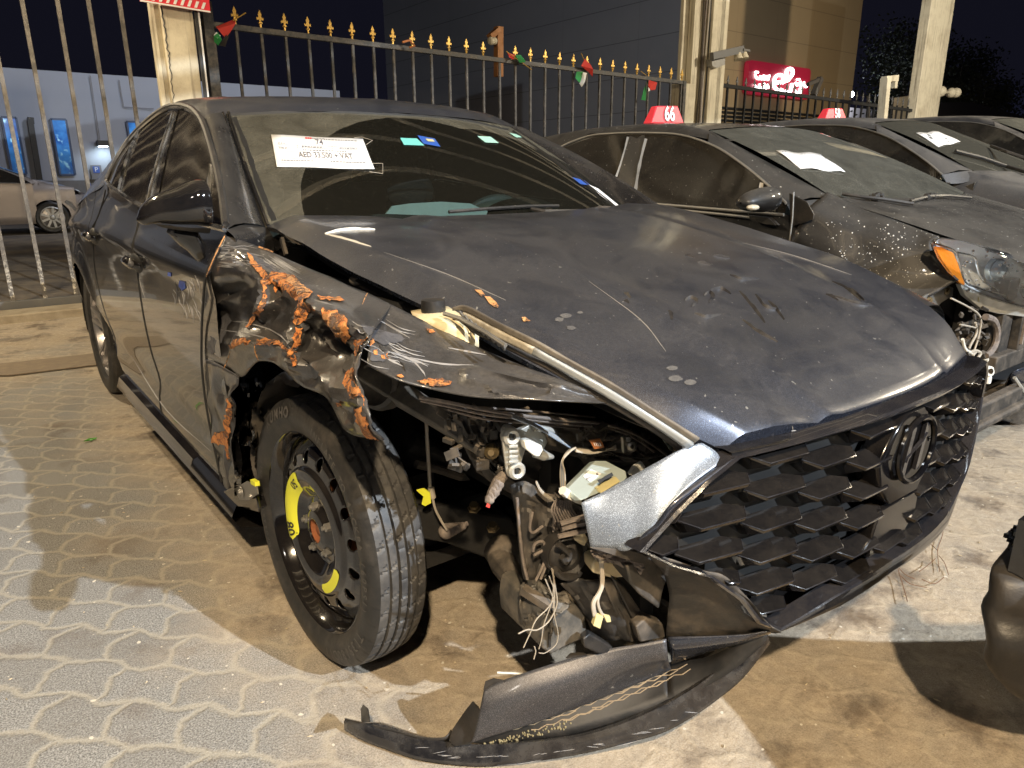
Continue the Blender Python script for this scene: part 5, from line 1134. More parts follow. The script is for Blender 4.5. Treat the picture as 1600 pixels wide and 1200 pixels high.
# brake and knuckle behind the spare
q = MB(); bx0 = wmap(fr, -.07, 0, 0); q.lathe(bx0, fr[1], [(.02, 0), (.14, 0), (.14, .02), (.08, .02), (.075, .06), (.04, .06)], 48); q.build('brake_disc', M['rust'], car)
q = MB(); q.tube([(-.62, .02, .36), (-.60, .03, .56), (-.58, .04, .84)], [.045, .05, .06], 14); q.tube([(-.70, .0, .22), (-.5, .03, .2), (-.3, .1, .2)], .03, 10); q.tube([(-.72, -.06, .33), (-.5, -.10, .34), (-.2, -.1, .36)], .014, 8); q.box((-.66, 0, .33), (.12, .14, .22)); q.build('suspension', M['dark'], car)
# rear wheel
fr2 = wheel_frame((-.9+.1175, 2.84, .334), 0, 0)
rw = bpy.data.objects.new('rear_wheel', None); COL.objects.link(rw); rw.parent = car; rw['label'] = 'dark alloy wheel with thin spokes'
HW0 = HWs; rows, _, _ = tyre_geo(.235, .334, .234, 160)
q = MB(); q.grid([[wmap(fr2, x, r, a) for (x, r, a) in row] for row in rows], closev=True)
for p in q.v: p.z = max(p.z, .001)
q.build('tyre', M['tyre'], rw, angle=25)
q = MB(); q.grid([[wmap(fr2, o, r, 2*pi*k/64) for k in range(64)] for r, o in ((.20, -.08), (.215, .06), (.225, .095), (.236, .10), (.238, .092))], closev=True); q.grid([[wmap(fr2, o, r, 2*pi*k/32) for k in range(32)] for r, o in ((.05, .03), (.05, .07), (.03, .085), (0, .086))], closev=True); q.build('rim', M['alloy'], rw)
for k in range(5):
    q = MB()
    for da in (-.16, .16):
        a = 2*pi*k/5+.3; q.bar(wmap(fr2, .062, .04, a+da*.4), wmap(fr2, .092, .222, a+da*1.1), .018, .022, fr2[1])
    q.build('spoke', M['alloy'], rw)
q = MB(); q.grid([[wmap(fr2, o, r, 2*pi*k/48) for k in range(48)] for r, o in ((0, -.02), (.17, -.02), (.2, -.06))], closev=True); q.build('brake_disc', M['dark'], rw)
q = MB(); rows = [[V((x, 2.84+.40*cos(a), .334+.40*sin(a))) for x in (-.90, -.6)] for a in [pi*i/24 for i in range(25)]]; q.grid(rows); q.box((-.6, 2.84, .5), (.02, .9, .8)); q.box((0, 2.84, .35), (1.2, .2, .2)); q.box((.55, 1.3, .2), (.3, 3.6, .06)); q.box((.22, -.36, .205), (1.05, .68, .015)); q.box((0, 1.5, .22), (1.5, 3.2, .04)); q.build('underbody', M['dark'], car)  # includes a thin nose tray, added to keep warm lamplight off the ground
for x, y in ((.80, 0), (.80, 2.84)):
    f3 = wheel_frame((x, y, .334), 0, 0); q = MB(); q.grid([[wmap(f3, o, r, 2*pi*k/48) for k in range(48)] for r, o in ((0, -.08), (.22, -.1), (.31, -.11), (.334, -.08), (.334, .08), (.31, .11), (.22, .1), (0, .08))], closev=True); q.build('far_wheel', M['tyre'], car)
# ---- grille
def GY(x, z): return -.912+.27*x*x+.10*max(0, z-.66)-.0+.18*max(0, .42-z)
GO = [(-.655, .562), (-.60, .618), (-.545, .664), (-.49, .694), (-.3, .700), (0, .702), (.3, .700), (.49, .694), (.545, .664), (.60, .618), (.655, .562), (.60, .51), (.52, .45), (.44, .385), (.36, .335), (.2, .345), (0, .36), (-.2, .35), (-.34, .322), (-.40, .36), (-.46, .43), (-.53, .49), (-.60, .525)]
def inpoly(x, z, pl):
    c = False; n = len(pl)
    for i in range(n):
        x0, z0 = pl[i]; x1, z1 = pl[(i+1) % n]
        if (z0 > z) != (z1 > z) and x < (x1-x0)*(z-z0)/(z1-z0)+x0: c = not c
    return c
bmp = bpy.data.objects.new('front_bumper', None); COL.objects.link(bmp); bmp.parent = car
gr = bpy.data.objects.new('grille', None); COL.objects.link(gr); gr.parent = bmp
gr_parts = car
q = MB(); rows = []
for i in range(15):
    z = .31+.40*i/14; rows.append([V((x, GY(x, z)+.060, z)) for x in [-.64+1.28*k/40 for k in range(41)]])
g_ = MB(); g_.grid(rows); g_.f = [f for f in g_.f if all(inpoly(g_.v[i].x, g_.v[i].z, GO) for i in f)]; g_.sm = [True]*len(g_.f); g_.build('grille_back', M['ink'], car)
q = MB(); n_ = len(GO)
ring = []
for k in range(n_):
    for t in (0, .33, .66):
        x = GO[k][0]*(1-t)+GO[(k+1) % n_][0]*t; z = GO[k][1]*(1-t)+GO[(k+1) % n_][1]*t; ring.append((x, z))
rr = []
for (x, z) in ring:
    cx0, cz0 = x*.0, .52; dx, dz_ = x-cx0, z-cz0; L = math.hypot(dx, dz_); ux, uz = dx/L, dz_/L
    rr.append([V((x-ux*.004, GY(x, z)+.03, z-uz*.004)), V((x, GY(x, z)-.006, z)), V((x+ux*.006, GY(x, z)-.008, z+uz*.006)), V((x+ux*.010, GY(x, z)-.002, z+uz*.010)), V((x+ux*.012, GY(x, z)+.03, z+uz*.012))])
rr.append(rr[0]); q.grid(rr); q.build('grille_frame', M['bluegrille'], car, angle=25)
# faceted cells, a column at a time
cells = MB(); fins = MB(); cw_, ch_ = .128, .062
for ci in range(-5, 6):
    cx0 = ci*cw_
    for ri in range(-1, 8):
        cz0 = .335+ri*ch_+(.031 if ci % 2 else 0)+.012*abs(ci)*0
        if not inpoly(cx0, cz0, GO) and not inpoly(cx0+.05*(1 if ci < 0 else -1), cz0, GO): continue
        if abs(cx0) < .10 and cz0 > .40: continue
        h = ch_*.5; w2 = cw_*.5; s_ = 1 if ci <= 0 else -1
        def F(x, z, d):
            x = cx0+x*s_
            for _ in range(30):
                if inpoly(x, z, GO): break
                x += (0-x)*.03; z += (.52-z)*.03
            return V((x, GY(x, z)+d, z))
        tl, fl, fr2_, tr_ = F(-w2*1.03, cz0+.007, .024), F(-w2*.62, cz0-.004, .000), F(w2*.74, cz0-.001, .000), F(w2*1.0, cz0+.008, .022)
        br_, bl = F(w2*.66, cz0+.010, .042), F(-w2*.66, cz0+.008, .042)
        cells.add([tl, fl, fr2_, tr_, br_, bl], [(0, 1, 2, 3, 4, 5)], False)
        d1 = [F(-w2*1.0, cz0+.003, .026), F(-w2*.60, cz0-.011, .003), F(w2*.73, cz0-.008, .003), F(w2*.98, cz0+.003, .025)]
        cells.add([tl, fl, fr2_, tr_]+d1, [(0, 4, 5, 1), (1, 5, 6, 2), (2, 6, 7, 3)], False)
        d2 = [F(-w2*.98, cz0-.010, .050), F(-w2*.60, cz0-.030, .045), F(w2*.70, cz0-.028, .045), F(w2*.96, cz0-.010, .050)]
        cells.add(d1+d2, [(0, 4, 5, 1), (1, 5, 6, 2), (2, 6, 7, 3)], False)
        fins.tube([tl, fl, fr2_, tr_], .0011, 4); fins.tube([fr2_, d2[2]], .0012, 4)
cells.build('louvre', simple('dusty_gloss_louvre', (.006, .006, .007), .12, coat=.6, grime=.10, upd=.06, bump=0), car, angle=10); fins.build('louvre_edge', M['bluegrille'], car)
# smooth centre shield with the badge, sensor panel under it
q = MB(); sh = [(-.085, .655), (-.125, .60), (-.105, .545), (-.06, .505), (.06, .505), (.105, .545), (.125, .60), (.085, .655), (.04, .69), (-.04, .69)]
q.prism([V((x, GY(x, z)+.002, z)) for x, z in sh], (0, .05, 0)); q.build('badge_shield', M['pad'], car, bevel=.006)
q = MB(); sp_ = [(-.085, .495), (-.09, .42), (-.06, .375), (.085, .375), (.10, .44), (.085, .495)]; q.prism([V((x, GY(x, z)+.006+.10*(.5-z), z)) for x, z in sp_], (0, .05, 0)); q.build('sensor_panel', M['pad'], car, bevel=.004)
ec = V((.0, -.914, .612)); q = MB(); er, ez = .074, .066
bd = bpy.data.objects.new('badge', None); COL.objects.link(bd); bd.parent = car
q.tube([ec+V((er*cos(a), -.006+.31*(er*cos(a))**2, ez*sin(a))) for a in [2*pi*k/48 for k in range(49)]], .0062, 8, False); q.build('oval_ring', M['pad'], bd)
q = MB()
for sx in (-1, 1):
    q.prism([ec+V((x+sx*.030, -.004+.31*(x+sx*.03)**2, z)) for x, z in ((-.018, -.048), (-.004, -.049), (.018, .048), (.004, .049))], (0, .008, 0))
q.prism([ec+V((x, -.006, z)) for x, z in ((-.038, -.020), (-.018, -.004), (.034, .016), (.040, .026), (.018, .008), (-.034, -.010))], (0, .008, 0)); q.build('slanted_letter', M['bluegrille'], bd, bevel=.002)
# black strip between bonnet and grille
q = MB(); rows = []
for k in range(41):
    x = -.50+1.0*k/40; rows.append([V((x, GY(x, .7)+.05, .700)), V((x, GY(x, .7)+.02, .704)), V((x, GY(x, .7)+.002, .702)), V((x, GY(x, .7)+.002, .696))])
q.grid(rows); q.build('upper_strip', M['gloss'], car, angle=25)
# ---- right bumper corner, metallic glare put into its paler paint
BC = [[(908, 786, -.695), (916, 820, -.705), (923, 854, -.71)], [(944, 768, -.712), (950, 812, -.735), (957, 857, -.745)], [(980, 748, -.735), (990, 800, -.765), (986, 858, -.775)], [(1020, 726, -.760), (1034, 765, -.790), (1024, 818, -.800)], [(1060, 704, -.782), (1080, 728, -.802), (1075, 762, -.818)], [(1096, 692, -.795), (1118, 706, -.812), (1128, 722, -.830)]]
bc = refine([[P(u, v, Y=y) for u, v, y in r] for r in BC], 6, 6); q = MB(); q.grid(bc); BCB = bvh_of(q); q.build('bumper_corner', M['paintglare'], car, angle=50, solid=.003)
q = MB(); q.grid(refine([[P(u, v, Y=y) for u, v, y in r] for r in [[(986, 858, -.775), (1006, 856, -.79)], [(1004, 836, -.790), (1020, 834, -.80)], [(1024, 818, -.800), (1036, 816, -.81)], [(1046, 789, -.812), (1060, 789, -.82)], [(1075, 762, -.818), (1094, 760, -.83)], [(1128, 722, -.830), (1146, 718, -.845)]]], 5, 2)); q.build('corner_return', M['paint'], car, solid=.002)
q = MB(); stroke(q, BCB, [(908, 788), (945, 770), (1020, 728), (1094, 694)], .006, -.004, 5, False); q.build('corner_seam', M['ink'], car)
# left bumper corner, seen edge on
q = MB(); rows = []
for k in range(12):
    t = k/11; xo = .655+.10*sin(pi*t*.5)+.0; z = .66-.36*t; xx = .60+.11*sin(pi*min(1, t*1.05)); rows.append([V((xx-.02, -.815+.05*t, z)), V((xx+.02, -.80+.05*t, z)), V((xx+.05, -.76, z)), V((xx+.12, -.66, z)), V((xx+.18, -.45, z))])
q.grid(refine(rows, 1, 4)); q.build('far_bumper_corner', M['paintglare'], car, angle=50)
# black lower bumper skin under the grille
q = MB(); LB = [[(1010, 862, -.775), (1040, 900, -.75), (1042, 950, -.72), (1043, 1000, -.70)], [(1052, 876, -.80), (1085, 905, -.79), (1095, 955, -.77), (1100, 998, -.755)], [(1100, 893, -.825), (1135, 930, -.83), (1150, 968, -.815), (1155, 997, -.80)], [(1140, 905, -.845), (1175, 950, -.855), (1190, 975, -.85), (1200, 988, -.845)], [(1185, 962, -.86), (1205, 978, -.87), (1212, 983, -.875), (1222, 988, -.875)]]
lb_ = refine([[P(u, v, Y=y) for u, v, y in r] for r in LB], 6, 6)
for i, r in enumerate(lb_):
    for j, p in enumerate(r): p.y += .006*vn(i*.3, j*.3, 9)
q.grid(lb_); q.build('lower_skin', M['grim'], car, angle=30, solid=.003); LBB = bvh_of(q)
q = MB(); stroke(q, LBB, [(1044, 880), (1040, 905), (1034, 930), (1030, 952)], .006, .003, 3, False); stroke(q, LBB, [(1012, 864), (1045, 878), (1052, 884)], .004, .003, 3); q.build('torn_edge', M['primer'], car)
q = MB(); rows = []
for k in range(31):
    x = -.35+.97*k/30; zb = lin([(-.36, .31), (-.2, .338), (0, .348), (.36, .325), (.62, .42)], x); y = GY(x, .34); e_ = min(1, k/5+.02); rows.append([V((x, y-.008*e_, zb+.012*e_)), V((x, y-.014*e_, zb-.010*e_)), V((x, y-.002*e_, zb-.022*e_)), V((x, y+.06*e_, zb-.030*e_)), V((x, y+.2*e_, zb-.03*e_))])
q.grid(refine(rows, 1, 3)); q.build('under_grille_lip', M['gloss'], car, angle=40)
# ---- hanging lower bumper: painted blade, vent strip and splitter lip
def PZ(l): return [P(u, v, Z=z) for u, v, z in l]
up_r = PZ([(756, 1079, .165), (775, 1067, .178), (823, 1050, .20), (886, 1030, .22), (949, 1014, .24), (1000, 1006, .255), (1041, 998, .268)])
md_r = PZ([(750, 1108, .135), (775, 1098, .150), (826, 1086, .165), (890, 1066, .185), (952, 1046, .205), (1003, 1034, .22), (1044, 1028, .23)])
lo_r = PZ([(740, 1150, .085), (770, 1138, .10), (830, 1120, .115), (893, 1098, .135), (956, 1074, .155), (1005, 1054, .17), (1047, 1040, .18)])
bt_r = PZ([(736, 1160, .072), (772, 1148, .085), (832, 1130, .10), (895, 1107, .118), (960, 1082, .14), (1008, 1062, .155), (1048, 1046, .165)])
q = MB(); rs_ = refine([up_r, md_r, lo_r, bt_r], 5, 5)
q.grid(rs_); blade = q.build('bumper_blade', paint('dark_satin_paint', (.05, .05, .056), .7, .42, .5, .35, .05), car, angle=25, solid=.003); BLD = bvh_of(q)
q = MB(); a = PZ([(1043, 995, .27), (1100, 994, .285), (1158, 992, .30), (1204, 985, .315)]); b = PZ([(1046, 1014, .245), (1100, 1008, .265), (1160, 1000, .285), (1204, 987, .31)]); c = PZ([(1049, 1037, .185), (1100, 1020, .225), (1160, 1004, .265), (1204, 989, .30)]); q.grid(refine([a, b, c], 4, 6)); q.build('bumper_blade_end', M['paint'], car, solid=.003)
# tabs
q = MB(); q.prism(PZ([(757, 1080, .165), (760, 1066, .175), (773, 1061, .182), (791, 1064, .185), (788, 1068, .18), (770, 1075, .17)]), (0, .004, .0)); q.prism(PZ([(886, 1029, .22), (893, 1022, .225), (915, 1021, .235), (918, 1024, .235)]), (0, .004, 0)); q.prism(PZ([(710, 1166, .05), (716, 1148, .07), (735, 1120, .10), (748, 1104, .13), (752, 1112, .13), (742, 1150, .08), (736, 1163, .06)]), (0, .02, 0)); q.build('broken_tab', M['matt'], car)
q = MB(); q.tube(PZ([(777, 1051, .18), (800, 1052, .18), (826, 1054, .185)]), .0022, 6); q.build('cable_tie', M['white'], car)
# lip
l_in = PZ([(539, 1125, .035), (566, 1113, .045), (600, 1133, .04), (650, 1150, .038), (697, 1160, .04), (756, 1164, .045), (830, 1160, .06), (907, 1150, .08), (975, 1130, .105), (1032, 1105, .13), (1080, 1078, .16), (1116, 1052, .19), (1160, 1020, .23), (1200, 990, .29)])
l_in[1] = P(570, 1132, Z=.04)
l_top = PZ([(538, 1127, .030), (567, 1142, .028), (600, 1154, .027), (650, 1168, .026), (700, 1176, .027), (760, 1178, .032), (830, 1172, .045), (907, 1160, .062), (975, 1142, .085), (1032, 1126, .105), (1080, 1102, .13), (1116, 1078, .155), (1160, 1046, .20), (1202, 1000, .27)])
l_out = PZ([(539, 1140, .010), (567, 1156, .008), (600, 1169, .008), (650, 1186, .008), (700, 1194, .008), (760, 1197, .012), (830, 1190, .022), (907, 1178, .040), (975, 1162, .06), (1032, 1146, .08), (1075, 1124, .105), (1116, 1096, .13), (1160, 1060, .18), (1203, 1004, .26)])
q = MB(); back = [p+V((.004, .012, -.006)) for p in l_in]
q.grid(refine([back, l_in], 2, 5)); q.grid(refine([l_in, l_top], 4, 5)); q.grid(refine([l_top, l_out], 3, 5)); q.build('splitter_lip', simple('scuffed_gloss_black', (.010, .010, .012), .2, coat=.7, grime=.4, gcol=(.10, .095, .09), gscale=25, upd=.10, bump=.1), car, angle=30, solid=.003); LIPB = bvh_of(q)
sk = MB()
for k in range(24):
    u0 = 640+430*hsh(k, 41); v0 = lin([(540, 1135), (700, 1184), (830, 1180), (907, 1168), (1032, 1134), (1116, 1084)], u0); stroke(sk, LIPB, [(u0, v0), (u0+10+14*hsh(k, 42), v0+2-6*hsh(k, 43))], .0011, .002, 3)
stroke(sk, LIPB, [(760, 1196), (850, 1188), (930, 1174), (1010, 1152)], .004, .001, 5); stroke(sk, LIPB, [(1068, 1134), (1095, 1112), (1110, 1102)], .012, .002, 4); sk.build('scrape', M['scratch'], car)
q = MB(); q.prism([P(u, v, Z=.04+.02*k) for k, (u, v) in enumerate(((566, 1128), (565, 1110), (569, 1103), (575, 1108), (579, 1128)))], (0, .004, 0)); q.grid(refine([PZ([(540, 1124, .04), (580, 1132, .045), (625, 1143, .045), (660, 1152, .045), (694, 1152, .055), (705, 1140, .06)]), PZ([(542, 1128, .02), (580, 1140, .02), (625, 1150, .02), (660, 1158, .02), (694, 1160, .03), (706, 1150, .04)])], 2, 4)); q.build('lip_flange', M['matt'], car, solid=.002)
# dark vent between blade and lip with zigzag slots
v0_ = [p+V((.012, .02, -.002)) for p in bt_r]; v1_ = PZ([(736, 1167, .055), (775, 1170, .04), (835, 1165, .052), (897, 1155, .070), (960, 1137, .09), (1010, 1119, .112), (1048, 1100, .135)])
v1_ = [p+V((.005, .012, 0)) for p in v1_]
q = MB(); q.grid(refine([v0_, v1_], 4, 5)); q.grid(refine([[v0_[-1], P(1100, 1028, Z=.20), P(1150, 1008, Z=.25), P(1198, 991, Z=.29)], [v1_[-1], P(1100, 1074, Z=.165), P(1150, 1044, Z=.21), P(1199, 1000, Z=.27)]], 3, 5)); VENT = bvh_of(q); q.build('vent_panel', simple('black_vent_mesh', (.007, .007, .007), .55, grime=.2), car, solid=.003)
q = MB()
def zz(u0, v0, u1, v1, n_, amp):
    pts = []
    for k in range(n_+1):
        t = k/n_; pts.append((u0+(u1-u0)*t+(0 if k % 2 else 0), v0+(v1-v0)*t+(amp if k % 2 else -amp)))
    for a, b in zip(pts, pts[1:]):
        stroke(q, VENT, [a, b], .0022, .003, 3, False)
for (a, b, c, d, n_, am) in ((795, 1140, 900, 1112, 8, 1.5), (830, 1141, 950, 1103, 10, 1.8), (860, 1122, 1010, 1068, 12, 2), (880, 1128, 1040, 1066, 12, 2), (910, 1100, 1060, 1050, 12, 2), (925, 1108, 1080, 1048, 12, 2), (940, 1090, 1075, 1040, 10, 1.5)): zz(a, b, c, d, n_, am)
q.build('slot_edge', simple('dusty_tan_slot', (.24, .18, .11), .8, grime=.4), car)
q = MB()
for k in range(120):
    u = 742+150*hsh(k, 51); v = lin([(742, 1162), (900, 1118)], u)+8+16*hsh(k, 52)*(.4+.6*(u-742)/150)-6; p = hit(VENT, u, v, .002)
    if p: q.ball(p, .0012+.0014*hsh(k, 53), 5, 4)
tag(q.build('stuck_grit', simple('tan_grit', (.26, .22, .12), .8), car), kind='stuff')
# ---- parts behind the missing lamp and fender
def pl(name, mat, px, Y=None, th=.006, bev=0, solid=0, X=None, jag=0):
    q = MB(); pts = []
    for i, p in enumerate(px):
        y = p[2] if len(p) > 2 else Y
        pts.append(P(p[0]+jag*(hsh(i, p[1])-.5), p[1]+jag*(hsh(p[0], i)-.5), Y=y) if X is None else P(p[0], p[1], X=X))
    q.prism(pts, (th*.5, th, -th*.2)); return q.build(name, M[mat], car, bevel=bev)
def sheet(name, mat, rows, amp=.006, n=5, fr_=.35, seed=0, solid=.003, ang=30, lab_=None):
    g_ = refine([[P(u, v, Y=y) for u, v, y in r] for r in rows], n, n)
    for i, r in enumerate(g_):
        for j, p in enumerate(r): p += V((-.5, -.8, .2))*amp*(vn(i*fr_, j*fr_, seed)+.5*(1-2*abs(vn(i*fr_*2, j*fr_*2, seed+3))))
    q = MB(); q.grid(g_); return q.build(name, M[mat], car, solid=solid, angle=ang)
q = MB(); q.tube([P(572, 580, Y=-.17), P(620, 612, Y=-.25), P(690, 655, Y=-.37), P(758, 700, Y=-.46)], [.034, .032, .028, .024], 4); q.build('apron_rail', M['dgrey'], car, bevel=.004)
for (u, v, l) in ((686, 634, 12), (718, 655, 12)): pl('stiffener', 'grim', [(u, v), (u+26, v+15), (u+24, v+32), (u-6, v+12)], -.415 if u < 700 else -.445, .012, .003)
q = MB(); c = P(592, 600, Y=-.22); q.lathe(c, (-.8, -.3, .3), [(.0, .0), (.03, .0), (.045, .012), (.052, .006), (.054, -.01), (.05, -.03)], 28); q.build('lamp_socket', M['grim'], car)
q = MB()
for l, r in (([(655, 621), (700, 629), (760, 641), (820, 650), (880, 656), (940, 662), (985, 675), (1020, 695), (1050, 718)], .0035), ([(657, 626), (700, 635), (760, 648), (830, 656), (900, 664), (950, 669), (990, 684), (1022, 706)], .0025), ([(700, 640), (760, 655), (850, 664), (930, 674), (975, 690), (1010, 715)], .0022), ([(740, 636), (800, 640), (870, 646), (930, 652)], .002)):
    q.tube(spl([P(u, v, Y=-.50-.02*i/8-.012*i) for i, (u, v) in enumerate(l)], 5), r, 6)
q.build('lamp_seal', M['tape'], car)
sheet('lamp_housing', 'grim', [[(665, 625, -.40), (760, 640, -.45), (880, 650, -.50), (980, 670, -.56)], [(690, 650, -.39), (770, 670, -.43), (880, 690, -.46), (1010, 700, -.54)], [(720, 690, -.36), (790, 720, -.40), (880, 745, -.42), (1030, 725, -.54)], [(745, 735, -.34), (800, 770, -.38), (890, 790, -.41), (1000, 765, -.52)]], .018, 9, .30, 4)
sheet('broken_plastic', 'matt', [[(700, 640, -.46), (745, 645, -.48), (790, 655, -.50)], [(720, 675, -.45), (755, 680, -.47), (792, 690, -.49)], [(745, 705, -.44), (765, 712, -.46), (795, 725, -.48)], [(770, 740, -.45), (785, 745, -.46), (800, 750, -.47)]], .014, 7, .5, 11)
sheet('broken_plastic', 'grim', [[(870, 690, -.50), (930, 700, -.53), (975, 715, -.56)], [(900, 705, -.50), (950, 708, -.54), (1010, 715, -.58)], [(930, 716, -.52), (985, 722, -.56), (1040, 712, -.62)]], .012, 7, .5, 14)
q = MB()
for k in range(60):
    u = 700+120*hsh(k, 61); v = 640+95*hsh(k, 62); c = P(u, v, Y=-.475-.03*hsh(k, 63)); R = Matrix.Rotation(hsh(k, 64)*6, 3, 'X')@Matrix.Rotation(hsh(k, 65)*6, 3, 'Z'); q.box(c, (.006+.022*hsh(k, 66), .003+.006*hsh(k, 67), .004+.014*hsh(k, 68)), M=R)
for k in range(50):
    u = 905+120*hsh(k, 71); v = 664+46*hsh(k, 72); c = P(u, v, Y=-.55-.03*hsh(k, 73)); R = Matrix.Rotation(hsh(k, 74)*6, 3, 'X')@Matrix.Rotation(hsh(k, 75)*6, 3, 'Z'); q.box(c, (.006+.022*hsh(k, 76), .003+.006*hsh(k, 77), .004+.012*hsh(k, 78)), M=R)
tag(q.build('shattered_plastic', M['grim'], car), kind='stuff')
q = MB(); c = P(768, 706, Y=-.50); q.lathe(c, (-.6, -.7, .2), [(0, .012), (.006, .012), (.010, .004), (.014, .0), (.014, -.02)], 14); q.build('corroded_bolt', M['brass'], car)
# cast lamp bracket
q = MB(); q.prism([P(u, v, Y=-.545) for u, v in ((784, 676), (788, 669), (800, 668), (806, 674), (812, 690), (812, 735), (814, 742), (806, 746), (795, 745), (791, 738), (786, 700))], (.010, .018, 0)); br = q.build('lamp_bracket', M['alu'], car, bevel=.003)
q = MB()
for (u, v) in ((799, 682), (807, 735)):
    c = P(u, v, Y=-.552); q.lathe(c, (-.25, -1, .1), [(.0065, -.004), (.0065, .006), (.012, .008), (.016, .004), (.017, -.01)], 18)
q.build('boss', M['alu'], br)
q = MB()
for (u, v) in ((799, 682), (807, 735)): c = P(u, v, Y=-.556); q.box(c, (.010, .004, .010), rz=.3)
q.build('square_hole', M['ink'], br)
q = MB()
for k in range(4): q.bar(P(795, 698+k*8, Y=-.56), P(809, 697+k*8, Y=-.56), .004, .006)
q.prism([P(u, v, Y=-.53) for u, v in ((806, 674), (820, 668), (832, 660), (842, 665), (845, 675), (853, 680), (856, 690), (850, 702), (838, 706), (822, 700), (812, 730), (808, 715))], (.008, .012, 0)); q.tube([P(838, 668, Y=-.55), P(856, 671, Y=-.555), P(868, 676, Y=-.55)], .006, 8); q.prism([P(u, v, Y=-.54) for u, v in ((832, 658), (838, 655), (846, 672), (836, 676))], (.006, .02, 0)); q.tube([P(836, 705, Y=-.55), P(850, 712, Y=-.555), P(864, 714, Y=-.55)], [.012, .010, .004], 8); q.build('bracket_arm', M['alu'], br, bevel=.002)
q = MB(); q.prism([P(u, v, Y=-.575) for u, v in ((820, 690), (828, 688), (847, 696), (849, 703), (843, 714), (834, 712), (822, 702))], (.004, .02, 0)); q.build('connector', M['white'], br, bevel=.002)
q = MB(); q.tube([P(788, 742, Y=-.52), P(777, 752, Y=-.52), P(768, 770, Y=-.52), P(762, 786, Y=-.52)], [.010, .009, .008, .006], 8)
for k in range(7): c = P(786-3.5*k, 744+6*k, Y=-.525); q.ball(c, .010*(.7+.5*hsh(k)), 6, 5)
hn = q.build('taped_harness', M['tape'], car)
q = MB()
for k in range(3): q.tube([P(764+k*1.2, 782, Y=-.525), P(760+k*2, 792+2*hsh(k), Y=-.53)], .0014, 5)
q.build('cut_wire', M['redc'], hn)
# lamp control module
q = MB(); md_px = [(886, 764), (912, 738), (930, 720), (947, 720), (978, 736), (980, 746), (972, 754), (908, 782)]
q.prism([P(u, v, Y=-.645-.0006*(u-930)+.0016*(750-v)) for u, v in md_px], (.004, .020, -.010)); mdl = q.build('lamp_module', M['module'], car, bevel=.0015)
MB_ = bvh_of(q)
q = MB(); patch(q, MB_, [(911, 745), (923, 734), (940, 741), (922, 754)], .0012, 6); q.build('label', M['paper'], mdl)
q = MB(); q.prism([hit(MB_, u, v, .001) for u, v in ((929, 762), (958, 745), (964, 752), (935, 770))], (-.003, -.010, .003)); q.build('socket', M['cream'], mdl)
q = MB(); stroke(q, MB_, [(934, 763), (956, 750)], .006, .0125, 3, False); q.ball(hit(MB_, 933, 742, .0015), .0022, 6, 4)
for k in range(6): stroke(q, MB_, [(915+k*1.5, 749-k*.7), (918+k*1.5, 751-k*.7)], .001, .0022, 2)
q.build('marking', M['ink'], mdl)
q = MB(); q.prism([P(u, v, Y=-.65) for u, v in ((876, 764), (886, 762), (908, 782), (912, 790), (900, 786), (882, 776))], (.006, .012, -.004)); q.tube([P(879, 766, Y=-.655), P(884, 770, Y=-.655)], .008, 8); q.build('white_lug', M['white'], mdl)
q = MB(); q.prism([P(u, v, Y=-.62) for u, v in ((984, 742), (992, 730), (1004, 723), (1008, 730), (1004, 740), (992, 744))], (.004, .01, 0)); q.build('clip', M['white'], car)
# wires
q = MB(); qb = MB()
for k in range(5): (q if k % 2 else qb).tube(spl([P(u, v+k*1.2, Y=-.56-.004*k) for u, v in ((800, 648), (838, 663), (870, 682), (900, 700))], 6), .0016, 5)
for k in range(5): (q if k % 2 == 0 else qb).tube(spl([P(u, v, Y=-.57-.004*k) for u, v in ((900, 699), (890, 702+k), (879, 718+k*.5), (876+k*1.5, 738), (877+k*1.5, 764))], 6), .0018, 5)
for k in range(6): q.tube(spl([P(u, v+k*1.3, Y=-.575-.004*k) for u, v in ((900, 699), (925, 702), (950, 702-k), (962, 696))], 6), .0016, 5)
for k in range(3): q.tube(spl([P(u, v+k*1.6, Y=-.56-.003*k) for u, v in ((838, 752), (846, 766), (862, 778), (884, 782))], 6), .0016, 5)
q.build('wire_bundle', M['wire'], car); qb.build('wire_bundle', M['wireb'], car)
q = MB(); q.prism([P(u, v, Y=-.60) for u, v in ((921, 688), (938, 686), (945, 699), (929, 702))], (.002, .004, 0)); tg = q.build('orange_tag', M['tag'], car)
q = MB()
for k in range(4): q.bar(P(928+k*3, 692, Y=-.602), P(930+k*3, 697, Y=-.602), .0012, .001)
q.build('tag_marking', M['paper'], tg)
q = MB(); q.lathe(P(981, 686, Y=-.63), (-.5, -.8, .2), [(0, .008), (.005, .006), (.007, 0), (.005, -.01)], 10); q.lathe(P(986, 697, Y=-.63), (-.5, -.8, .2), [(.004, .008), (.009, .006), (.012, 0), (.01, -.02)], 12); q.bar(P(974, 682, Y=-.63), P(976, 706, Y=-.63), .006, .008); q.build('adjuster', M['steel'], car)
pl('clear_fragment', 'module', [(1034, 684), (1040, 682), (1062, 704), (1058, 709), (1048, 704)], -.70, .003)
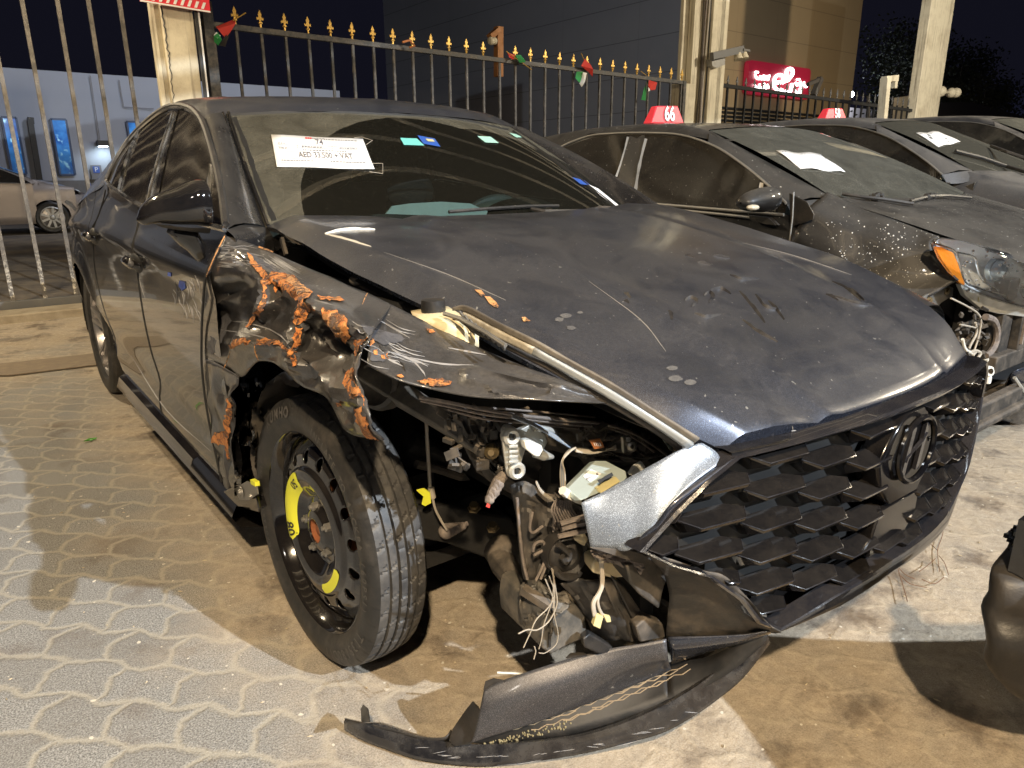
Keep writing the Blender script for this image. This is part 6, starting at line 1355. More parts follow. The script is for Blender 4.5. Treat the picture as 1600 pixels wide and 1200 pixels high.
# air guide panel, horn, cross member end
sheet('air_guide', 'grim', [[(796, 758, -.50), (822, 752, -.52), (850, 770, -.53), (885, 775, -.55)], [(806, 800, -.50), (824, 800, -.53), (852, 808, -.54), (876, 815, -.56)], [(810, 840, -.50), (824, 850, -.53), (846, 858, -.54), (868, 850, -.56)], [(814, 880, -.50), (822, 890, -.53), (840, 900, -.54), (862, 885, -.56)], [(818, 902, -.50), (826, 910, -.52), (836, 914, -.53), (850, 905, -.54)]], .006, 8, .3, 30)
q = MB()
for l in ([(872, 780), (872, 822), (862, 860), (845, 905)], [(866, 800), (864, 840), (850, 880), (836, 910)], [(808, 778), (812, 830), (818, 880), (824, 905)], [(832, 800), (828, 825), (834, 832), (848, 822)], [(833, 862), (836, 850), (848, 846), (850, 858), (834, 868)]): q.tube(spl([P(u, v, Y=-.565) for u, v in l], 5), .0028, 6)
q.build('guide_rib', M['tape'], car)
q = MB(); c = P(886, 868, Y=-.60); q.lathe(c, (-.35, -1, .1), [(0, -.002), (.012, -.002), (.018, .006), (.028, .002), (.034, -.004), (.040, .004), (.042, -.03)], 26); q.tube(spl([P(u, v, Y=-.615) for u, v in ((872, 850), (882, 858), (890, 868), (884, 878), (878, 870))], 5), .006, 8); q.tube(spl([P(u, v, Y=-.61) for u, v in ((867, 890), (880, 901), (900, 900), (906, 892))], 5), .007, 8); q.build('horn', M['matt'], car)
sheet('cracked_duct', 'grim', [[(866, 770, -.58), (890, 785, -.60), (920, 800, -.64)], [(870, 800, -.58), (895, 815, -.60), (925, 825, -.64)], [(875, 832, -.57), (900, 842, -.60), (920, 850, -.63)]], .014, 8, .5, 42)
q = MB()
for k in range(9): q.tube(spl([P(868+k*3, 782, Y=-.61), P(862+k*4, 796, Y=-.615), P(868+k*5, 815, Y=-.61)], 4), .0018, 5)
for (a, b, c_, d) in ((876, 818, 916, 806), (878, 826, 918, 816), (872, 838, 920, 828)): q.bar(P(a, b, Y=-.625), P(c_, d, Y=-.645), .007, .006)
q.build('duct_rib', M['tape'], car)
sheet('cardboard_scrap', 'tank', [[(900, 835, -.62), (912, 832, -.63)], [(896, 840, -.62), (918, 842, -.63)], [(902, 846, -.61), (912, 852, -.63)]], .004, 3, .5, 3)
# cross member end (grey box section)
q = MB(); q.prism([P(u, v, Y=-.60) for u, v in ((862, 952), (900, 945), (914, 958), (917, 985), (912, 998), (885, 1010), (861, 1023), (848, 1014), (846, 985), (850, 960))], (.02, .16, 0)); cmb = q.build('cross_member', M['dgrey'], car, bevel=.004)
q = MB(); q.prism([P(u, v, Y=-.605) for u, v in ((857, 990), (861, 991), (861, 1010), (858, 1012))], (.002, .004, 0)); q.build('slot', M['ink'], cmb)
sheet('crumpled_end_plate', 'dgrey', [[(814, 915, -.54), (835, 905, -.56), (858, 920, -.58), (885, 925, -.60)], [(811, 940, -.54), (830, 935, -.57), (856, 945, -.60), (890, 945, -.61)], [(814, 965, -.54), (832, 965, -.57), (852, 975, -.59), (868, 960, -.61)], [(822, 985, -.54), (838, 998, -.56), (850, 1010, -.58), (860, 1000, -.60)]], .010, 8, .25, 51)
q = MB(); q.bar(P(816, 920, Y=-.56), P(862, 950, Y=-.61), .018, .014); q.build('edge_rail', M['grim'], car)
q = MB(); q.tube([P(768, 858, Y=-.30), P(785, 880, Y=-.36), P(805, 905, Y=-.44), P(822, 930, Y=-.50)], [.020, .030, .028, .022], 8); q.ball(P(790, 862, Y=-.33), (.05, .05, .035), 10, 8); q.build('bent_side_rail', M['grim'], car, bevel=.003)
# right hand plastic channels
sheet('guide_channel', 'matt', [[(875, 912, -.60), (905, 905, -.62), (935, 905, -.64)], [(900, 940, -.60), (925, 938, -.63), (955, 935, -.65)], [(918, 970, -.60), (945, 968, -.64), (975, 965, -.66)], [(930, 1000, -.60), (960, 1000, -.64), (985, 1000, -.66)]], .008, 7, .3, 61)
pl('channel_plate', 'matt', [(911, 998), (922, 990), (955, 1010), (962, 1018), (935, 1022), (913, 1012)], -.64, .02, .003)
pl('channel_plate', 'grim', [(940, 905), (958, 905), (1006, 985), (1000, 1000), (985, 1005), (962, 960)], -.655, .03, .004)
pl('channel_plate', 'matt', [(955, 900), (975, 915), (1015, 975), (1008, 985), (990, 970)], -.665, .02, .003)
pl('channel_plate', 'grim', [(993, 980), (1010, 965), (1036, 975), (1041, 996), (1000, 1004)], -.69, .03, .004)
pl('foam_block', 'tank', [(925, 878), (935, 873), (968, 880), (979, 890), (976, 903), (955, 904), (926, 896)], -.66, .05, .006)
sheet('torn_absorber', 'tape', [[(920, 856, -.69), (960, 862, -.72), (1000, 872, -.75)], [(925, 866, -.69), (962, 875, -.72), (1005, 885, -.75)], [(932, 874, -.68), (970, 884, -.71), (1000, 900, -.74)]], .012, 7, .5, 71)
pl('dark_crate', 'grim', [(978, 885), (1008, 874), (1040, 882), (1046, 892), (1036, 925), (1030, 952), (1000, 930), (985, 912)], -.74, .10, .004)
pl('underbumper_flap', 'grim', [(923, 856), (985, 860), (1044, 880), (1048, 884), (1030, 884), (1000, 880), (962, 868)], -.755, .004)
q = MB(); q.prism([P(u, v, X=-.20) for u, v in ((640, 720), (900, 720), (1000, 850), (1000, 1000), (880, 960), (780, 880))], (.05, 0, 0)); q.build('inner_mass', M['dark'], car)
# dangling wires
q = MB()
for l, r in (([(862, 888), (868, 920), (870, 945), (858, 970), (840, 984), (824, 984), (810, 990)], .0022), ([(864, 890), (866, 930), (856, 950), (838, 968), (828, 990), (818, 1012)], .0018), ([(866, 900), (862, 940), (850, 975), (846, 1000), (842, 1014)], .0016), ([(858, 900), (866, 925), (866, 960), (872, 990), (868, 1008), (852, 1020), (842, 1020)], .0016), ([(835, 1010), (837, 1018), (834, 1030)], .0018), ([(852, 905), (864, 935), (864, 950)], .002)):
    q.tube(spl([P(u, v, Y=-.635) for u, v in l], 6), r*.65, 6)
q.build('dangling_wire', M['wirew'], car)
q = MB()
for dx in (0, 2.5): q.tube(spl([P(u+dx, v, Y=-.70) for u, v in ((936, 860), (939, 885), (940, 910), (936, 925), (926, 942), (928, 962))], 6), .0028, 6)
q.tube(spl([P(u, v, Y=-.70) for u, v in ((938, 925), (934, 940), (938, 955), (948, 968))], 6), .0028, 6); w2 = q.build('dangling_wire', M['wire'], car)
q = MB(); q.prism([P(u, v, Y=-.705) for u, v in ((932, 961), (943, 964), (938, 983), (927, 978))], (.004, .010, 0)); q.prism([P(u, v, Y=-.705) for u, v in ((944, 962), (954, 964), (955, 972), (948, 973))], (.003, .007, 0)); q.build('connector', M['cream'], w2, bevel=.001)
# seen through the wheel arch
q = MB(); q.tube([P(666, 655, Y=-.2), P(668, 700, Y=-.2), P(672, 760, Y=-.2)], .004, 6); q.tube(spl([P(u, v, Y=-.2) for u, v in ((674, 768), (680, 795), (690, 815), (698, 828))], 6), .003, 6); q.tube([P(673, 762, Y=-.2), P(676, 778, Y=-.2)], .0075, 8); q.build('sensor_cable', M['wire'], car)
q = MB(); q.prism([P(u, v, Y=-.21) for u, v in ((651, 767), (663, 764), (672, 770), (674, 786), (664, 791), (659, 788), (662, 776))], (.003, .006, 0)); q.build('yellow_tag', M['yellow'], car)
q = MB()
for k in range(6): q.ball(P(697+k*5.2, 830-k*1.6, Y=-.18), .019-.0018*k, 10, 8)
q.tube([P(725, 820, Y=-.18), P(730, 818, Y=-.18)], .006, 8); q.build('ball_joint', M['tape'], car)
for (u, v) in ((770, 825), (741, 794)): q = MB(); q.lathe(P(u, v, Y=-.20), (-.3, -.3, .9), [(0, .014), (.011, .014), (.011, .004), (.016, .003), (.017, 0)], 6); q.build('subframe_bolt', M['brass'], car)
q = MB(); q.prism([P(u, v, Y=-.17) for u, v in ((640, 800), (700, 790), (800, 810), (812, 850), (780, 880), (700, 850), (650, 840))], (.02, .2, .0)); q.tube([P(640, 690, Y=-.1), P(700, 720, Y=-.12), (-.3, 0, .6)], .03, 10); q.build('subframe', M['dark'], car, bevel=.005)
q = MB(); q.prism([P(u, v, Y=-.12) for u, v in ((680, 735), (700, 728), (722, 735), (735, 750), (720, 752), (700, 746))], (.01, .05, 0)); q.tube([P(650, 725, Y=-.15), P(690, 735, Y=-.15), P(720, 745, Y=-.15)], .010, 8); q.build('link_arm', M['grim'], car)
# lamp strip along the bonnet edge
up_ = [(708, 480), (730, 478), (780, 504), (840, 533), (900, 567), (960, 600), (1030, 645), (1093, 685)]
lw = [(706, 492), (722, 501), (772, 527), (832, 556), (892, 589), (952, 624), (1019, 665), (1072, 702)]
def strip(t0, t1, dx=0, dz=0):
    out = []
    for t in (t0, t1):
        r = []
        for k in range(8):
            u = up_[k][0]*(1-t)+lw[k][0]*t; v = up_[k][1]*(1-t)+lw[k][1]*t; x = lin([(0, -.745), (3, -.715), (5, -.65), (7, -.545)], k); p = P(u, v, X=x); r.append(p+V((-dx, -dx*.5, dz)))
        out.append(r)
    return out
q = MB(); q.grid(refine(strip(0, .40), 3, 5)); q.build('lamp_strip_top', simple('dusty_grey_plastic', (.09, .08, .07), .5, grime=.7, gcol=(.3, .27, .22)), car, solid=.004)
q = MB(); s_ = strip(.38, .86, .004); a, b = s_; q.grid(refine([[p for p in a[3:]], [p for p in b[3:]]], 3, 5)); q.build('lamp_strip', simple('pale_lamp_strip', (.36, .39, .41), .22, .2, coat=.6, grime=.3, gcol=(.35, .32, .26)), car, solid=.006)
q = MB(); q.grid(refine([a[1:4], b[1:4]], 3, 5)); q.build('lamp_strip_rear', simple('cream_grey_strip', (.42, .38, .30), .35, grime=.7, gcol=(.08, .07, .06), gscale=40), car, solid=.006)
q = MB(); s_ = strip(.95, 1.25, -.004, -.004); q.grid(refine(s_, 2, 5)); q.build('strip_frame', M['grim'], car, solid=.006)
q = MB()
for k in range(9): u = 718+8*k; v = 487+6.2*k; q.bar(P(u, v, X=-.752), P(u+7, v+9+3*hsh(k), X=-.752), .003, .004)
q.tube([P(u, v, X=-.76) for u, v in ((694, 490), (720, 498), (760, 520), (790, 540))], .004, 6); q.build('broken_reflector', M['steel'], car)
q = MB(); q.prism([P(u, v, Y=-.775) for u, v in ((1064, 700), (1082, 692), (1092, 688), (1094, 694), (1078, 704), (1068, 710))], (0, .02, 0)); q.build('strip_end', M['bluegrille'], car)
# ================================================================== the other cars
S66 = dict(
 D=[(-.835, .30, 1.010), (-.80, .42, 1.085), (-.755, .60, 1.180), (-.70, .80, 1.262), (-.655, 1.04, 1.322), (-.645, 1.28, 1.343), (-.645, 1.52, 1.350), (-.655, 1.74, 1.340), (-.72, 1.95, 1.262), (-.83, 2.12, 1.075)],
 belt=[(.28, .842, .965), (.73, .842, .980), (1.2, .842, .998), (1.7, .838, 1.030), (2.1, .832, 1.068), (2.5, .80, 1.08), (2.9, .74, 1.06)],
 ws=((.665, .19, 1.035, .06, .985), (.57, .93, 1.343, .86, 1.372)),
 hood=[(.70, .20, 1.028, .05, 1.012), (.66, .05, .992, -.06, .99), (.65, -.145, .938, -.28, .935), (.66, -.28, .902, -.45, .87), (.64, -.42, .862, -.62, .795), (.56, -.56, .80, -.74, .72)],
 roof=[[(-.66, .80, 1.285), (-.62, .86, 1.325), (-.57, .93, 1.347), (-.3, .88, 1.368), (0, .86, 1.376)], [(-.655, 1.04, 1.327), (-.62, 1.05, 1.362), (-.55, 1.07, 1.378), (-.3, 1.07, 1.393), (0, 1.07, 1.40)],
       [(-.645, 1.28, 1.345), (-.61, 1.28, 1.380), (-.54, 1.3, 1.395), (-.3, 1.3, 1.408), (0, 1.3, 1.415)], [(-.645, 1.6, 1.35), (-.61, 1.6, 1.385), (-.54, 1.6, 1.40), (-.3, 1.6, 1.414), (0, 1.6, 1.42)],
       [(-.655, 1.78, 1.34), (-.62, 1.95, 1.365), (-.55, 2.0, 1.385), (-.3, 2.05, 1.40), (0, 2.05, 1.406)], [(-.83, 2.13, 1.08), (-.72, 2.3, 1.22), (-.58, 2.5, 1.32), (-.3, 2.6, 1.34), (0, 2.6, 1.345)],
       [(-.80, 2.5, 1.08), (-.74, 2.7, 1.11), (-.6, 2.95, 1.17), (-.3, 3.1, 1.2), (0, 3.1, 1.2)], [(-.74, 2.92, 1.05), (-.70, 3.05, 1.06), (-.55, 3.2, 1.06), (-.3, 3.25, 1.06), (0, 3.25, 1.06)], [(-.72, 2.98, .5), (-.68, 3.1, .5), (-.55, 3.25, .5), (-.3, 3.3, .5), (0, 3.3, .5)]])
def gcar(name, label, S, T, mats, front=True, pillar=True, wheels=True, hoodright=True, wsmat=None):
    o = T(V((0, 0, 0))); c = thing(name, (o.x, o.y, 0), label, 'car'); pm, gm = mats
    def B(nm, rows, mat, both=False, **k):
        r = {}
        q = MB(); q.grid([[T(p) for p in r_] for r_ in rows]); ob = q.build(nm, mat, c, angle=k.get('angle', 60)); q1 = q
        if both: q = MB(); q.grid([[T(p) for p in r_] for r_ in mir(rows)]); q.build(nm, mat, c, angle=k.get('angle', 60))
        return ob, q1
    out = {}
    bt = lambda y: V((-sm([(a, b) for a, b, z in S['belt']], y), y, sm([(a, z) for a, b, z in S['belt']], y)))
    rows = []
    for i in range(90):
        y = .24+(3.0-.24)*i/89; b = bt(y); r = []
        for k in range(16):
            z = .20+(b.z-.20)*k/15; x = -(.846-.04*max(0, (z-.8)/.25)**2-.03*max(0, (.3-z)/.1)-.10*max(0, (y-2.5)/.5)**2); f = max(0, (z-(b.z-.08))/.08)**1.5; r.append(V((x*(1-f)+b.x*f, y, z)))
        rows.append(r)
    for nm, R_ in (('side_panel', rows), ('side_panel', mir(rows))):
        q = MB(); q.grid([[p for p in r] for r in R_]); cut_arch(q, 2.55, .31, .34)
        q.v = [T(p) for p in q.v]; out['side'] = out.get('side') or q; q.build(nm, pm, c, angle=60)
    Ds_ = spl([V(p) for p in S['D']], 5); wr_ = [[bt(min(d.y, 2.1)).lerp(d, k/6) for k in range(7)] for d in Ds_]
    _, out['win'] = B('side_window', wr_, gm, True)
    q = MB(); q.tube([T(p+V((-.004, 0, .002))) for p in Ds_], .006, 6); q.tube([T(r[0]+V((-.006, 0, 0))) for r in wr_[:-3]], .007, 6); q.build('window_trim', M['steel'], c)
    (bx_, by_, bz_, cy_, cz_), (tx, ty_, tz, tcy, tcz) = S['ws']; ap_ = []
    for i in range(9):
        t = i/8; d = Ds_[min(len(Ds_)-1, int(t*16))]; w_ = V((-(bx_+(tx-bx_)*t), by_+(ty_-by_)*t, bz_+(tz-bz_)*t)); ap_.append([d, d.lerp(w_, .5)+V((-.012, -.01, .014)), w_])
    B('front_pillar', ap_, pm, True)
    q = MB(); 
    for sx in (1, -1): q.grid([[T(V((p.x*sx, p.y, p.z))) for p in r] for r in refine([[V((-bx_-.0, by_, bz_)), V((-.77, .24, bz_-.01)), V((-.835, .30, 1.01))], [V((-bx_-.03, by_-.05, bz_-.05)), V((-.78, .2, .96)), V((-.842, .26, .96))]], 2, 2)])
    q.build('pillar_foot', pm, c)
    rr_ = refine([[V(p) for p in r] for r in S['roof']], 4, 3); rr_ = [r+[V((-p.x, p.y, p.z)) for p in r[-2::-1]] for r in rr_]; _, out['roof'] = B('roof', rr_, pm if 'roofm' not in S else S['roofm'])
    w_ = []
    for i in range(9):
        t = i/8; r = []
        for k in range(13):
            u = -1+2*k/12; xe = bx_+(tx-bx_)*t; r.append(V((xe*u, (cy_+(tcy-cy_)*t)*(1-u*u)+(by_+(ty_-by_)*t)*u*u, (cz_+(tcz-cz_)*t)*(1-u*u)+(bz_+(tz-bz_)*t)*u*u+.02*sin(pi*t))))
        w_.append(r)
    _, out['ws'] = B('windscreen', w_, wsmat or M['glass66'])
    he = spl([V(a[:3]) for a in S['hood']], 5); hcn = spl([V((0, a[3], a[4])) for a in S['hood']], 5); hh = []
    for e, cc_ in zip(he, hcn):
        hh.append([V((f*e.x, cc_.y+(e.y-cc_.y)*abs(f)**2.2, e.z+(cc_.z-e.z)*(1-f*f)+.012*(1-abs(f)**12))) for f in [-1+2*k/24 for k in range(25)]])
    hh.append([p+V((0, .0, -.04)) for p in hh[-1]]); _, out['hood'] = B('bonnet', hh, pm, angle=35)
    q = MB(); q.grid([[T(V((x, .12, z))) for x in (-.78, .78)] for z in (.3, .97)]); q.grid([[T(V((x, y, .955-.1*(y > .9)))) for x in (-.74, 0, .74)] for y in (.1, .5, .9)]); q.grid([[T(V((x, y, .25))) for x in (-.8, .8)] for y in (-.4, 3)])
    for sx in (-.36, .36): q.ball(T(V((sx, 1.25, 1.06))), (.12, .07, .14)); q.box(T(V((sx, 1.28, .75))), (.44, .14, .5))
    q.build('cabin', M['seat'], c)
    if wheels:
        for (x, y) in ((-.76, 2.55), (.76, 2.55), (.76, 0)) + (((-.76, 0),) if front else ()):
            q = MB(); q.lathe(T(V((x, y, .31))), T(V((x-.1, y, .31)))-T(V((x, y, .31))), [(0, -.06), (.2, -.07), (.28, -.1), (.31, -.07), (.31, .07), (.28, .1), (.21, .085)], 40); wt = q.build('tyre', M['tyre'], c)
            q = MB(); q.lathe(T(V((x, y, .31))), T(V((x-.1, y, .31)))-T(V((x, y, .31))), [(.21, .085), (.205, .06), (.19, .04), (.05, .07), (0, .075)], 40); q.build('rim', M['alloy'], wt)
    if front:
        q = MB(); rows = []
        for i in range(21):
            t = -1+2*i/20; xx = .82*t; yy = -.86+.42*abs(t)**3; rows.append([T(V((xx, yy+.12, .74))), T(V((xx, yy, .62))), T(V((xx*1.01, yy-.02, .45))), T(V((xx*1.0, yy+.02, .2)))])
        q.grid(refine(rows, 1, 3)); q.build('front_bumper', pm, c)
        q = MB()
        for sx in (-1, 1):
            rows = []
            for i in range(16): y = -.46+.72*i/15; rows.append([V((sx*sm([(a[1], a[0]) for a in S['hood'][::-1]], y), y, sm([(a[1], a[2]) for a in S['hood'][::-1]], y))), V((sx*.77, y, .93-.1*max(0, -y))), V((sx*(.845-.06*max(0, -y)), y, .75)), V((sx*(.84-.06*max(0, -y)), y, .2))])
            k_ = MB(); k_.grid(refine(rows, 2, 5)); cut_arch(k_, 0, .31, .34); q.add([T(p) for p in k_.v], k_.f)
        q.build('front_fender', pm, c)
    return c, out
M['glass66'] = glass('very_dusty_windscreen', (.25, .27, .24), .05, arcs=[(99, 99, .1, .48, 0)], dcol=(.23, .225, .19))
M['glass58'] = glass('dusty_green_windscreen', (.35, .38, .34), .30, dcol=(.22, .21, .17))
# ---- black hatchback with the number 66 box
T66 = lambda p: V((p.x+2.25, p.y, p.z))
c66, o66 = gcar('black_hatchback', 'dusty black hatchback with headlamp but no front bumper beside the wrecked saloon', S66, T66, (M['black66'], M['tint']), front=False)
W6 = bvh_of(o66['win']); S6 = bvh_of(o66['side'])
q = MB(); patch(q, W6, [(987, 204), (1010, 203), (1003, 240), (988, 318), (958, 310), (975, 245)], .004, 8); q.comps()[0].build('door_pillar', M['black66'], c66)
q = MB(); stroke(q, W6, [(985, 206), (973, 250), (955, 302)], .012, .006, 5, False); stroke(q, W6, [(1013, 207), (1000, 260), (991, 318)], .014, .006, 5, False); stroke(q, W6, [(1194, 272), (1190, 300), (1196, 330)], .018, .006, 4, False); stroke(q, W6, [(879, 228), (872, 242)], .012, .006, 3, False); stroke(q, W6, [(1013, 208), (1060, 211), (1120, 228), (1190, 271), (1225, 300)], .008, .006, 5, False); q.build('pillar_trim', M['steel'], c66)
q = MB(); q.prism([P(u, v, X=1.392) for u, v in ((1234, 301), (1262, 315), (1273, 335), (1272, 342), (1258, 348), (1236, 354))], (-.006, 0, 0)); q.build('corner_trim', M['matt'], c66, bevel=.002)
q = MB(); q.tube([P(u, v, X=1.385) for u, v in ((1240, 300), (1238, 340), (1233, 382))], .004, 6); q.build('shut_line', M['steel'], c66)
q = MB(); q.tube([P(u, v, X=1.398) for u, v in ((988, 322), (1060, 328), (1130, 335), (1200, 343))], .006, 6); q.build('belt_strip', M['steel'], c66)
# mirror
q = MB(); prf6 = [(-.24, .004, .005, 0), (-.225, .035, .024, 0), (-.18, .052, .040, .004), (-.11, .058, .050, .008), (-.05, .056, .052, .010), (-.02, .048, .046, .010), (-.015, .01, .01, .01)]; rows = []
mc = P(1205, 315, X=1.36); mc.x = 1.345
for (dx, ry, rz, dz2) in prf6:
    rows.append([V((mc.x+dx+.04, mc.y+ry*cos(2*pi*k/20), mc.z+dz2+rz*sin(2*pi*k/20))) for k in range(20)])
rows = [[c_[i] for c_ in [spl([r[j] for r in rows], 3) for j in range(20)]] for i in range(19)]
q.grid(rows, closev=True); m6 = q.build('door_mirror', M['black66'], c66)
q = MB(); q.ball((mc.x-.165, mc.y-.035, mc.z-.018), (.035, .022, .013), 12, 8); q.build('amber_repeater', simple('clear_repeater', (.55, .5, .4), .2), m6)
q = MB(); q.prism([P(u, v, X=1.375) for u, v in ((1170, 336), (1200, 340), (1212, 352), (1195, 350), (1172, 344))], (.04, 0, 0)); q.build('mirror_foot', M['matt'], m6)
# fender with dents
ff = refine([[P(u, v, X=x) for u, v, x in r] for r in [[(1292, 300, 1.555), (1350, 325, 1.60), (1425, 354, 1.59), (1468, 370, 1.57)], [(1268, 322, 1.44), (1340, 348, 1.50), (1412, 380, 1.51), (1454, 381, 1.53)], [(1250, 350, 1.40), (1322, 390, 1.42), (1402, 422, 1.46), (1470, 410, 1.53)], [(1234, 384, 1.385), (1305, 436, 1.39), (1418, 472, 1.43), (1498, 437, 1.53)]]], 8, 8)
for i, r in enumerate(ff):
    for j, p in enumerate(r): p += V((-1, 0, .3))*(.010*vn(i*.2, j*.16, 33)+.006*math.exp(-((i-12)**2+(j-13)**2)/40)-.008*math.exp(-((j-8-i*.1)**2)/6))*min(1, i/4)
q = MB(); q.grid(ff); F6 = bvh_of(q); fen6 = q.build('front_fender', M['black66'], c66, angle=50, solid=.002); fen6['label'] = 'dented black fender'
q = MB()
for k in range(170):
    u, v = 1290+150*hsh(k, 81), 345+100*hsh(k, 82); p = hit(F6, u, v, .001)
    if p: r_ = .0012+.0025*hsh(k, 83)**3; q.ball(p, r_, 5, 3)
tag(q.build('dust_specks', M['whitep'], fen6), kind='stuff')
# headlamp
def hy(u): return lin([(1450, -.295), (1500, -.37), (1560, -.45), (1620, -.52), (1680, -.56)], u)
hl_px = [(1453, 380), (1458, 373), (1470, 371), (1500, 375), (1540, 384), (1580, 396), (1640, 420), (1650, 470), (1600, 482), (1560, 470), (1525, 458), (1500, 444), (1478, 424), (1462, 402)]
hlp = bpy.data.objects.new('headlight', None); COL.objects.link(hlp); hlp.parent = c66; hlp.location = (0, 0, 0)
def HLg(sc, d):   # concentric shell from the outline towards its centre
    cu, cv = 1545, 425; rows = []
    for s_, dd in zip(sc, d): rows.append([P(cu+(u-cu)*s_, cv+(v-cv)*s_, Y=hy(cu+(u-cu)*s_)+dd) for u, v in hl_px])
    return rows
q = MB(); q.grid(HLg([1, .96, .90, .6, .25, .02], [.004, -.010, -.018, -.028, -.034, -.036]), closev=True); q.build('lens', M['lens'], hlp, angle=70)
q = MB(); q.grid(HLg([1.0, .97, .93], [.006, -.012, .004]), closev=True); q.build('rim_strip', M['chrome'], hlp, angle=30)
q = MB(); q.grid(HLg([.97, .80, .5, .2, .02], [.012, .028, .045, .055, .055]), closev=True); q.build('reflector', simple('satin_reflector', (.80, .82, .85), .3, .15, grime=.1), hlp, angle=25)
q = MB(); q.prism([P(u, v, Y=hy(u)+.004) for u, v in ((1460, 385), (1472, 386), (1490, 395), (1497, 410), (1503, 430), (1509, 445), (1502, 444), (1486, 428), (1472, 408))], (.004, .014, 0)); q.build('amber_reflector', M['orange'], hlp, bevel=.003)
q = MB()
for l in ([(1462, 381), (1490, 391), (1498, 408), (1508, 440), (1530, 450), (1570, 462)], [(1495, 394), (1522, 402), (1528, 420), (1535, 437), (1560, 455)], [(1540, 390), (1580, 402), (1610, 415)]): q.tube(spl([P(u, v, Y=hy(u)+.01) for u, v in l], 5), .004, 6)
for k in range(60): u = 1505+95*hsh(k, 91); v = 392+66*hsh(k, 92); q.ball(P(u, v, Y=hy(u)+.006), .002+.005*hsh(k, 93)**2, 6, 4)  # loose beads added to give the lamp its bright sparkles
q.build('sparkle_bead_trim', M['chrome'], hlp)
c_ = P(1560, 422, Y=-.42); q = MB(); q.lathe(c_, (-.35, -.93, .05), [(0, .03), (.02, .026), (.034, .012), (.038, 0), (.044, .0), (.048, -.02)], 28); q.build('projector_lens', simple('blue_glass_bulb', (.35, .45, .55), .05, .6, coat=1, grime=0, bump=0), hlp)
# exposed structure under the lamp
def p6(name, mat, px, Y, th=.008, bev=.002, ext=0):
    q = MB(); q.prism([P(u, v, Y=(Y if Y is not None else hy(u)+ext)) for u, v in px], (th*.3, th, 0)); return q.build(name, M[mat], c66, bevel=bev)
p6('lamp_flange', 'alu', [(1500, 444), (1525, 458), (1560, 470), (1600, 482), (1640, 486), (1640, 500), (1560, 490), (1535, 484), (1518, 470), (1508, 462)], None, .02, .002, .01)
br6 = p6('mounting_bracket', 'steel', [(1428, 476), (1440, 466), (1462, 452), (1482, 446), (1490, 450), (1489, 462), (1472, 472), (1462, 483), (1450, 486), (1438, 482)], -.30, .01)
q = MB()
for u, v in ((1452, 470), (1480, 455), (1434, 477)): q.lathe(P(u, v, Y=-.305), (-.4, -.9, 0), [(0, .01), (.006, .01), (.007, .003), (.014, .002), (.015, 0)], 12)
q.build('bolt', M['brass'], br6)
p6('splash_shield', 'grim', [(1442, 488), (1470, 484), (1484, 495), (1488, 514), (1476, 518), (1455, 505)], -.25, .02)
p6('paper_tab', 'cream', [(1529, 464), (1543, 465), (1541, 473), (1529, 472)], -.40, .004)
q = MB(); q.box((2.35, .0, .55), (1.4, .5, .60)); q.box((2.4, -.34, .56), (1.1, .16, .26)); q.build('engine_bay', M['dark'], c66)
q = MB(); q.box((1.88, -.42, .58), (.10, .06, .30)); q.box((2.4, -.46, .56), (.9, .04, .26)); q.box((2.3, -.44, .40), (1.1, .08, .07)); q.build('radiator_panel', M['grim'], c66, bevel=.006)
q = MB()
for k in range(7): q.bar((1.96+.09*k, -.485, .46), (1.96+.09*k, -.485, .68), .012, .01, (0, 1, 0))
q.build('panel_rib', M['tape'], c66)
for l, r, mt in (([(1540, 495), (1552, 500), (1558, 515), (1556, 535), (1548, 550), (1540, 556)], .013, 'tape'), ([(1486, 466), (1510, 478), (1528, 490), (1533, 504), (1528, 530), (1522, 548)], .0035, 'wire'), ([(1524, 504), (1526, 520), (1516, 540), (1512, 552)], .0045, 'wire'), ([(1500, 507), (1515, 510), (1524, 512)], .003, 'wire'), ([(1512, 552), (1524, 548), (1532, 552), (1526, 560), (1520, 556), (1524, 550)], .006, 'wire'), ([(1504, 530), (1508, 545), (1518, 552)], .006, 'white'), ([(1541, 560), (1543, 575), (1546, 590)], .010, 'white')):
    q = MB(); q.tube(spl([P(u, v, Y=-.44) for u, v in l], 5), r, 8); q.build('hose', M[mt], c66)
q = MB(); q.lathe(P(1545, 580, Y=-.46), (-.4, -.8, .2), [(.012, .01), (.020, .008), (.022, 0), (.016, -.01)], 16); q.lathe(P(1543, 594, Y=-.46), (0, 0, -1), [(.012, -.02), (.014, .0), (.013, .012), (0, .014)], 12); q.build('white_fitting', M['white'], c66)
q = MB()
for k in range(70):
    u, v = 1495+50*hsh(k, 101), 480+110*hsh(k, 102); c_ = P(u, v, Y=-.40-.05*hsh(k, 103)); R = Matrix.Rotation(hsh(k, 104)*6, 3, 'X')@Matrix.Rotation(hsh(k, 105)*6, 3, 'Z'); q.box(c_, (.008+.03*hsh(k, 106), .004+.008*hsh(k, 107), .005+.018*hsh(k, 108)), M=R)
tag(q.build('shattered_plastic', M['grim'], c66), kind='stuff')
